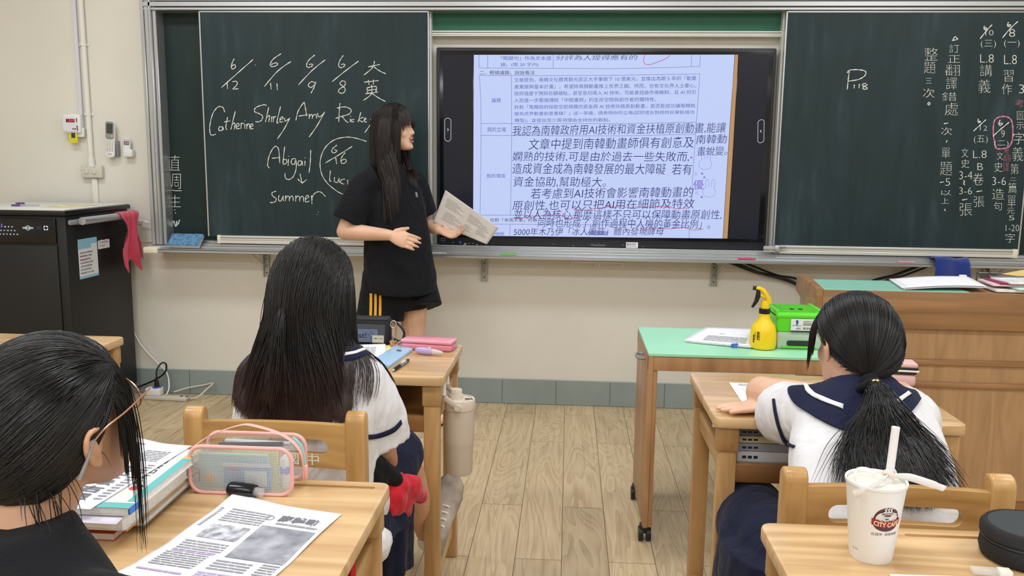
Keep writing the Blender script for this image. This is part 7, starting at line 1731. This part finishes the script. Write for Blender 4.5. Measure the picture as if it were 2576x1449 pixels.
# ------------------------------------------------------------ girl in the lower left corner
def girl_corner():
    root = thing('person', (-.66, -3.72, .44), 'person in a black tee and thin glasses at the lower left corner, seen from behind', 'person')
    HM = head_frame((-.630, -3.624, 1.030), math.radians(18), math.radians(13), math.radians(3), .97)
    shR, elR, wrR = V((-.490, -3.735, .818)), V((-.425, -3.70, .60)), V((-.47, -3.53, .58))
    shL, elL = V((-.805, -3.69, .825)), V((-.88, -3.58, .66))
    mb = MB(); head_volume(mb, HM)
    limb(mb, [(-.640, -3.640, .96), (-.646, -3.672, .91), (-.648, -3.71, .86)], [.050, .049, .066])
    torso_rings(mb, [(-.66, -3.76, .44, .15, .10), (-.66, -3.76, .58, .13, .095), (-.655, -3.74, .72, .14, .10), (-.648, -3.715, .85, .14, .085), (-.645, -3.70, .90, .08, .06)], -.12)
    limb(mb, [shR, elR], [.046, .040]); limb(mb, [elR, wrR], [.038, .026]); hand_volume(mb, wrR, (-.3, .9, -.1), (0, 0, 1), 1)
    limb(mb, [shL, elL], [.046, .040]); limb(mb, [elL, elL + V((.10, .10, .02))], [.038, .026])
    for s in (-1, 1):
        hip, kn, an = V((-.66 + s * .085, -3.74, .475)), V((-.66 + s * .11, -3.40, .475)), V((-.66 + s * .11, -3.42, .06)); limb(mb, [hip, kn], [.08, .054]); limb(mb, [kn, an], [.052, .034])
    body = remesh(mb.build('body', 'skin_tan_shaded', root), .0034, 4)
    mb = MB()
    torso_rings(mb, [(-.66, -3.75, .42, .18, .13), (-.66, -3.755, .56, .178, .128), (-.655, -3.745, .72, .178, .122), (-.65, -3.725, .80, .172, .108), (-.648, -3.712, .858, .138, .090), (-.647, -3.702, .906, .090, .074), (-.646, -3.694, .934, .070, .062)], -.12)
    sleeve(mb, [shR + V((-.06, .0, .015)), shR + V((0, 0, -.005)), shR.lerp(elR, .75)], [.060, .062, .072]); sleeve(mb, [shL + V((.06, 0, 0)), shL, shL.lerp(elL, .75)], [.066, .070, .078])
    tee = remesh(mb.build('t_shirt', 'tee_rib', root), .006, 5, disp=.008, dscale=.10)
    # glasses
    X = lambda x, y, z: HM @ V((x, y, z))
    g = MB().tube(spline([X(.076, .092, .016), X(.088, .04, .014), X(.0925, .0, .012), X(.092, -.020, .004)], 5), .0011, 8).build('glasses_temple', plain('rose_gold', (206, 150, 120), rough=.25, metal=.8), root)
    MB().tube([X(.092, -.018, .006), X(.094, -.036, -.012), X(.093, -.052, -.030)], [.0014, .0020, .0026], 10).build('temple_tip', plain('tip_clear', (150, 148, 152), rough=.1, alpha=.75), g)
    for s in (-1, 1):
        c = (s * .034, .098, .002); P = [X(c[0] + .027 * math.cos(t), c[1] - abs(c[0] + .027 * math.cos(t)) * .16, c[2] + .022 * math.sin(t)) for t in [2 * PI * i / 28 for i in range(28)]]
        MB().tube(P + [P[0]], .0012, 6).build('lens_rim', 'rose_gold', g)
        mb = MB(); mb.add(P + [p + (X(0, .0012, 0) - X(0, 0, 0)) for p in P], [tuple(range(28)), tuple(range(55, 27, -1))] + [(i, (i + 1) % 28, 28 + (i + 1) % 28, 28 + i) for i in range(28)]); mb.build('lens', 'clear_film', g)
    MB().tube(spline([X(-.073, .090, .016), X(-.077, .03, .012), X(-.079, -.004, .010), X(-.080, -.03, -.02)], 5), .0011, 8).build('glasses_temple', 'rose_gold', g)
    MB().tube([X(-.008, .100, .008), X(0, .104, .011), X(.008, .100, .008)], .0012, 6).build('bridge', 'rose_gold', g)
    # hair drawn back to the nape with loose face strands
    rng = np.random.default_rng(31); ut = np.array((-.62, -.62, -.48)); ut /= np.linalg.norm(ut)
    n = 8000; u = scalp_dirs(n, rng, lambda q: q[:, 2] > hairline(q) - .02); S = 18; P = np.zeros((n, S, 3)); lay = rng.uniform(1.02, 1.075, n)
    # strands leave the crown whorl, fall along the sides and turn in under the back of the head
    dot = np.clip((u * ut).sum(1), -1, 1); om = np.arccos(dot)[:, None]; so = np.maximum(np.sin(om), 1e-4); wob = rng.normal(size=(n, 3)) * .016
    down = np.array((0, -.05, -1.0))
    for s in range(S):
        t = s / (S - 1); q = (np.sin((1 - t) * om) * u + np.sin(t * om) * ut) / so; q = q + wob * math.sin(PI * t) + down * (.20 * math.sin(PI * t)) * np.clip(u[:, 2:3], 0, 1)
        q /= np.maximum(np.linalg.norm(q, axis=1)[:, None], 1e-6); P[:, s] = to_world(HM, q * SR * lay[:, None] + SO)
    Rh = np.array(HM.to_3x3().normalized())
    nb = 520; ub = scalp_dirs(nb, rng, lambda q: (q[:, 1] > .30) & (q[:, 1] < .75) & (q[:, 0] > .0)); d = np.tile(np.array((.30, .35, -.2)), (nb, 1))
    BG = clump(simulate(to_world(HM, ub * SR * 1.03 + SO), d @ Rh.T, rng.uniform(.09, .15, nb), [head_col(HM, 1.035)], rng, S, .38, .012), 40, rng, 1., .6)
    ls = []
    for (x0, y0, z0, L, k) in ((.066, .050, .055, .26, 12), (.062, .062, .05, .22, 10), (.070, .040, .05, .19, 7)):
        r_ = to_world(HM, np.array([[x0, y0, z0]]) + rng.normal(size=(k, 3)) * .003); d = np.tile(np.array((.25, .25, -.6)), (k, 1)); d /= np.linalg.norm(d[0])
        ls.append(simulate(r_, d @ Rh.T, rng.uniform(L * .8, L, k), [head_col(HM, 1.04)], rng, S, .4, .02))
    nw = 26; uw = np.stack([rng.uniform(.3, .7, nw), rng.uniform(-.75, -.35, nw), rng.uniform(-.6, -.45, nw)], 1); rw = to_world(HM, uw * SR + SO); d = np.tile(np.array((.1, -.1, -1.)), (nw, 1))
    WS = simulate(rw, d @ Rh.T, rng.uniform(.05, .10, nw), [ell_col((-.645, -3.665, .90), (.052, .052, .12))], rng, S, .2, .06)
    tl_ = 900; ph = rng.uniform(0, 2 * PI, tl_); rad = np.sqrt(rng.uniform(0, 1, tl_)) * .018; tc = to_world(HM, (ut * SR * 1.06 + SO)[None])[0]
    TL = simulate(tc[None] + np.stack([rad * np.cos(ph), rad * np.sin(ph), 0 * ph], 1), np.tile(np.array((-.75, -.35, -.5)), (tl_, 1)) + rng.normal(size=(tl_, 3)) * .1, rng.uniform(.15, .24, tl_), [ell_col((-.65, -3.72, .74), (.18, .12, .15))], rng, S, .3, .03)
    strands('hair', [P, BG] + ls + [WS, TL], .00065, 'hair_black', root, shell=cap_shell(HM, 1.015, -.04))
    return root
girl_corner()
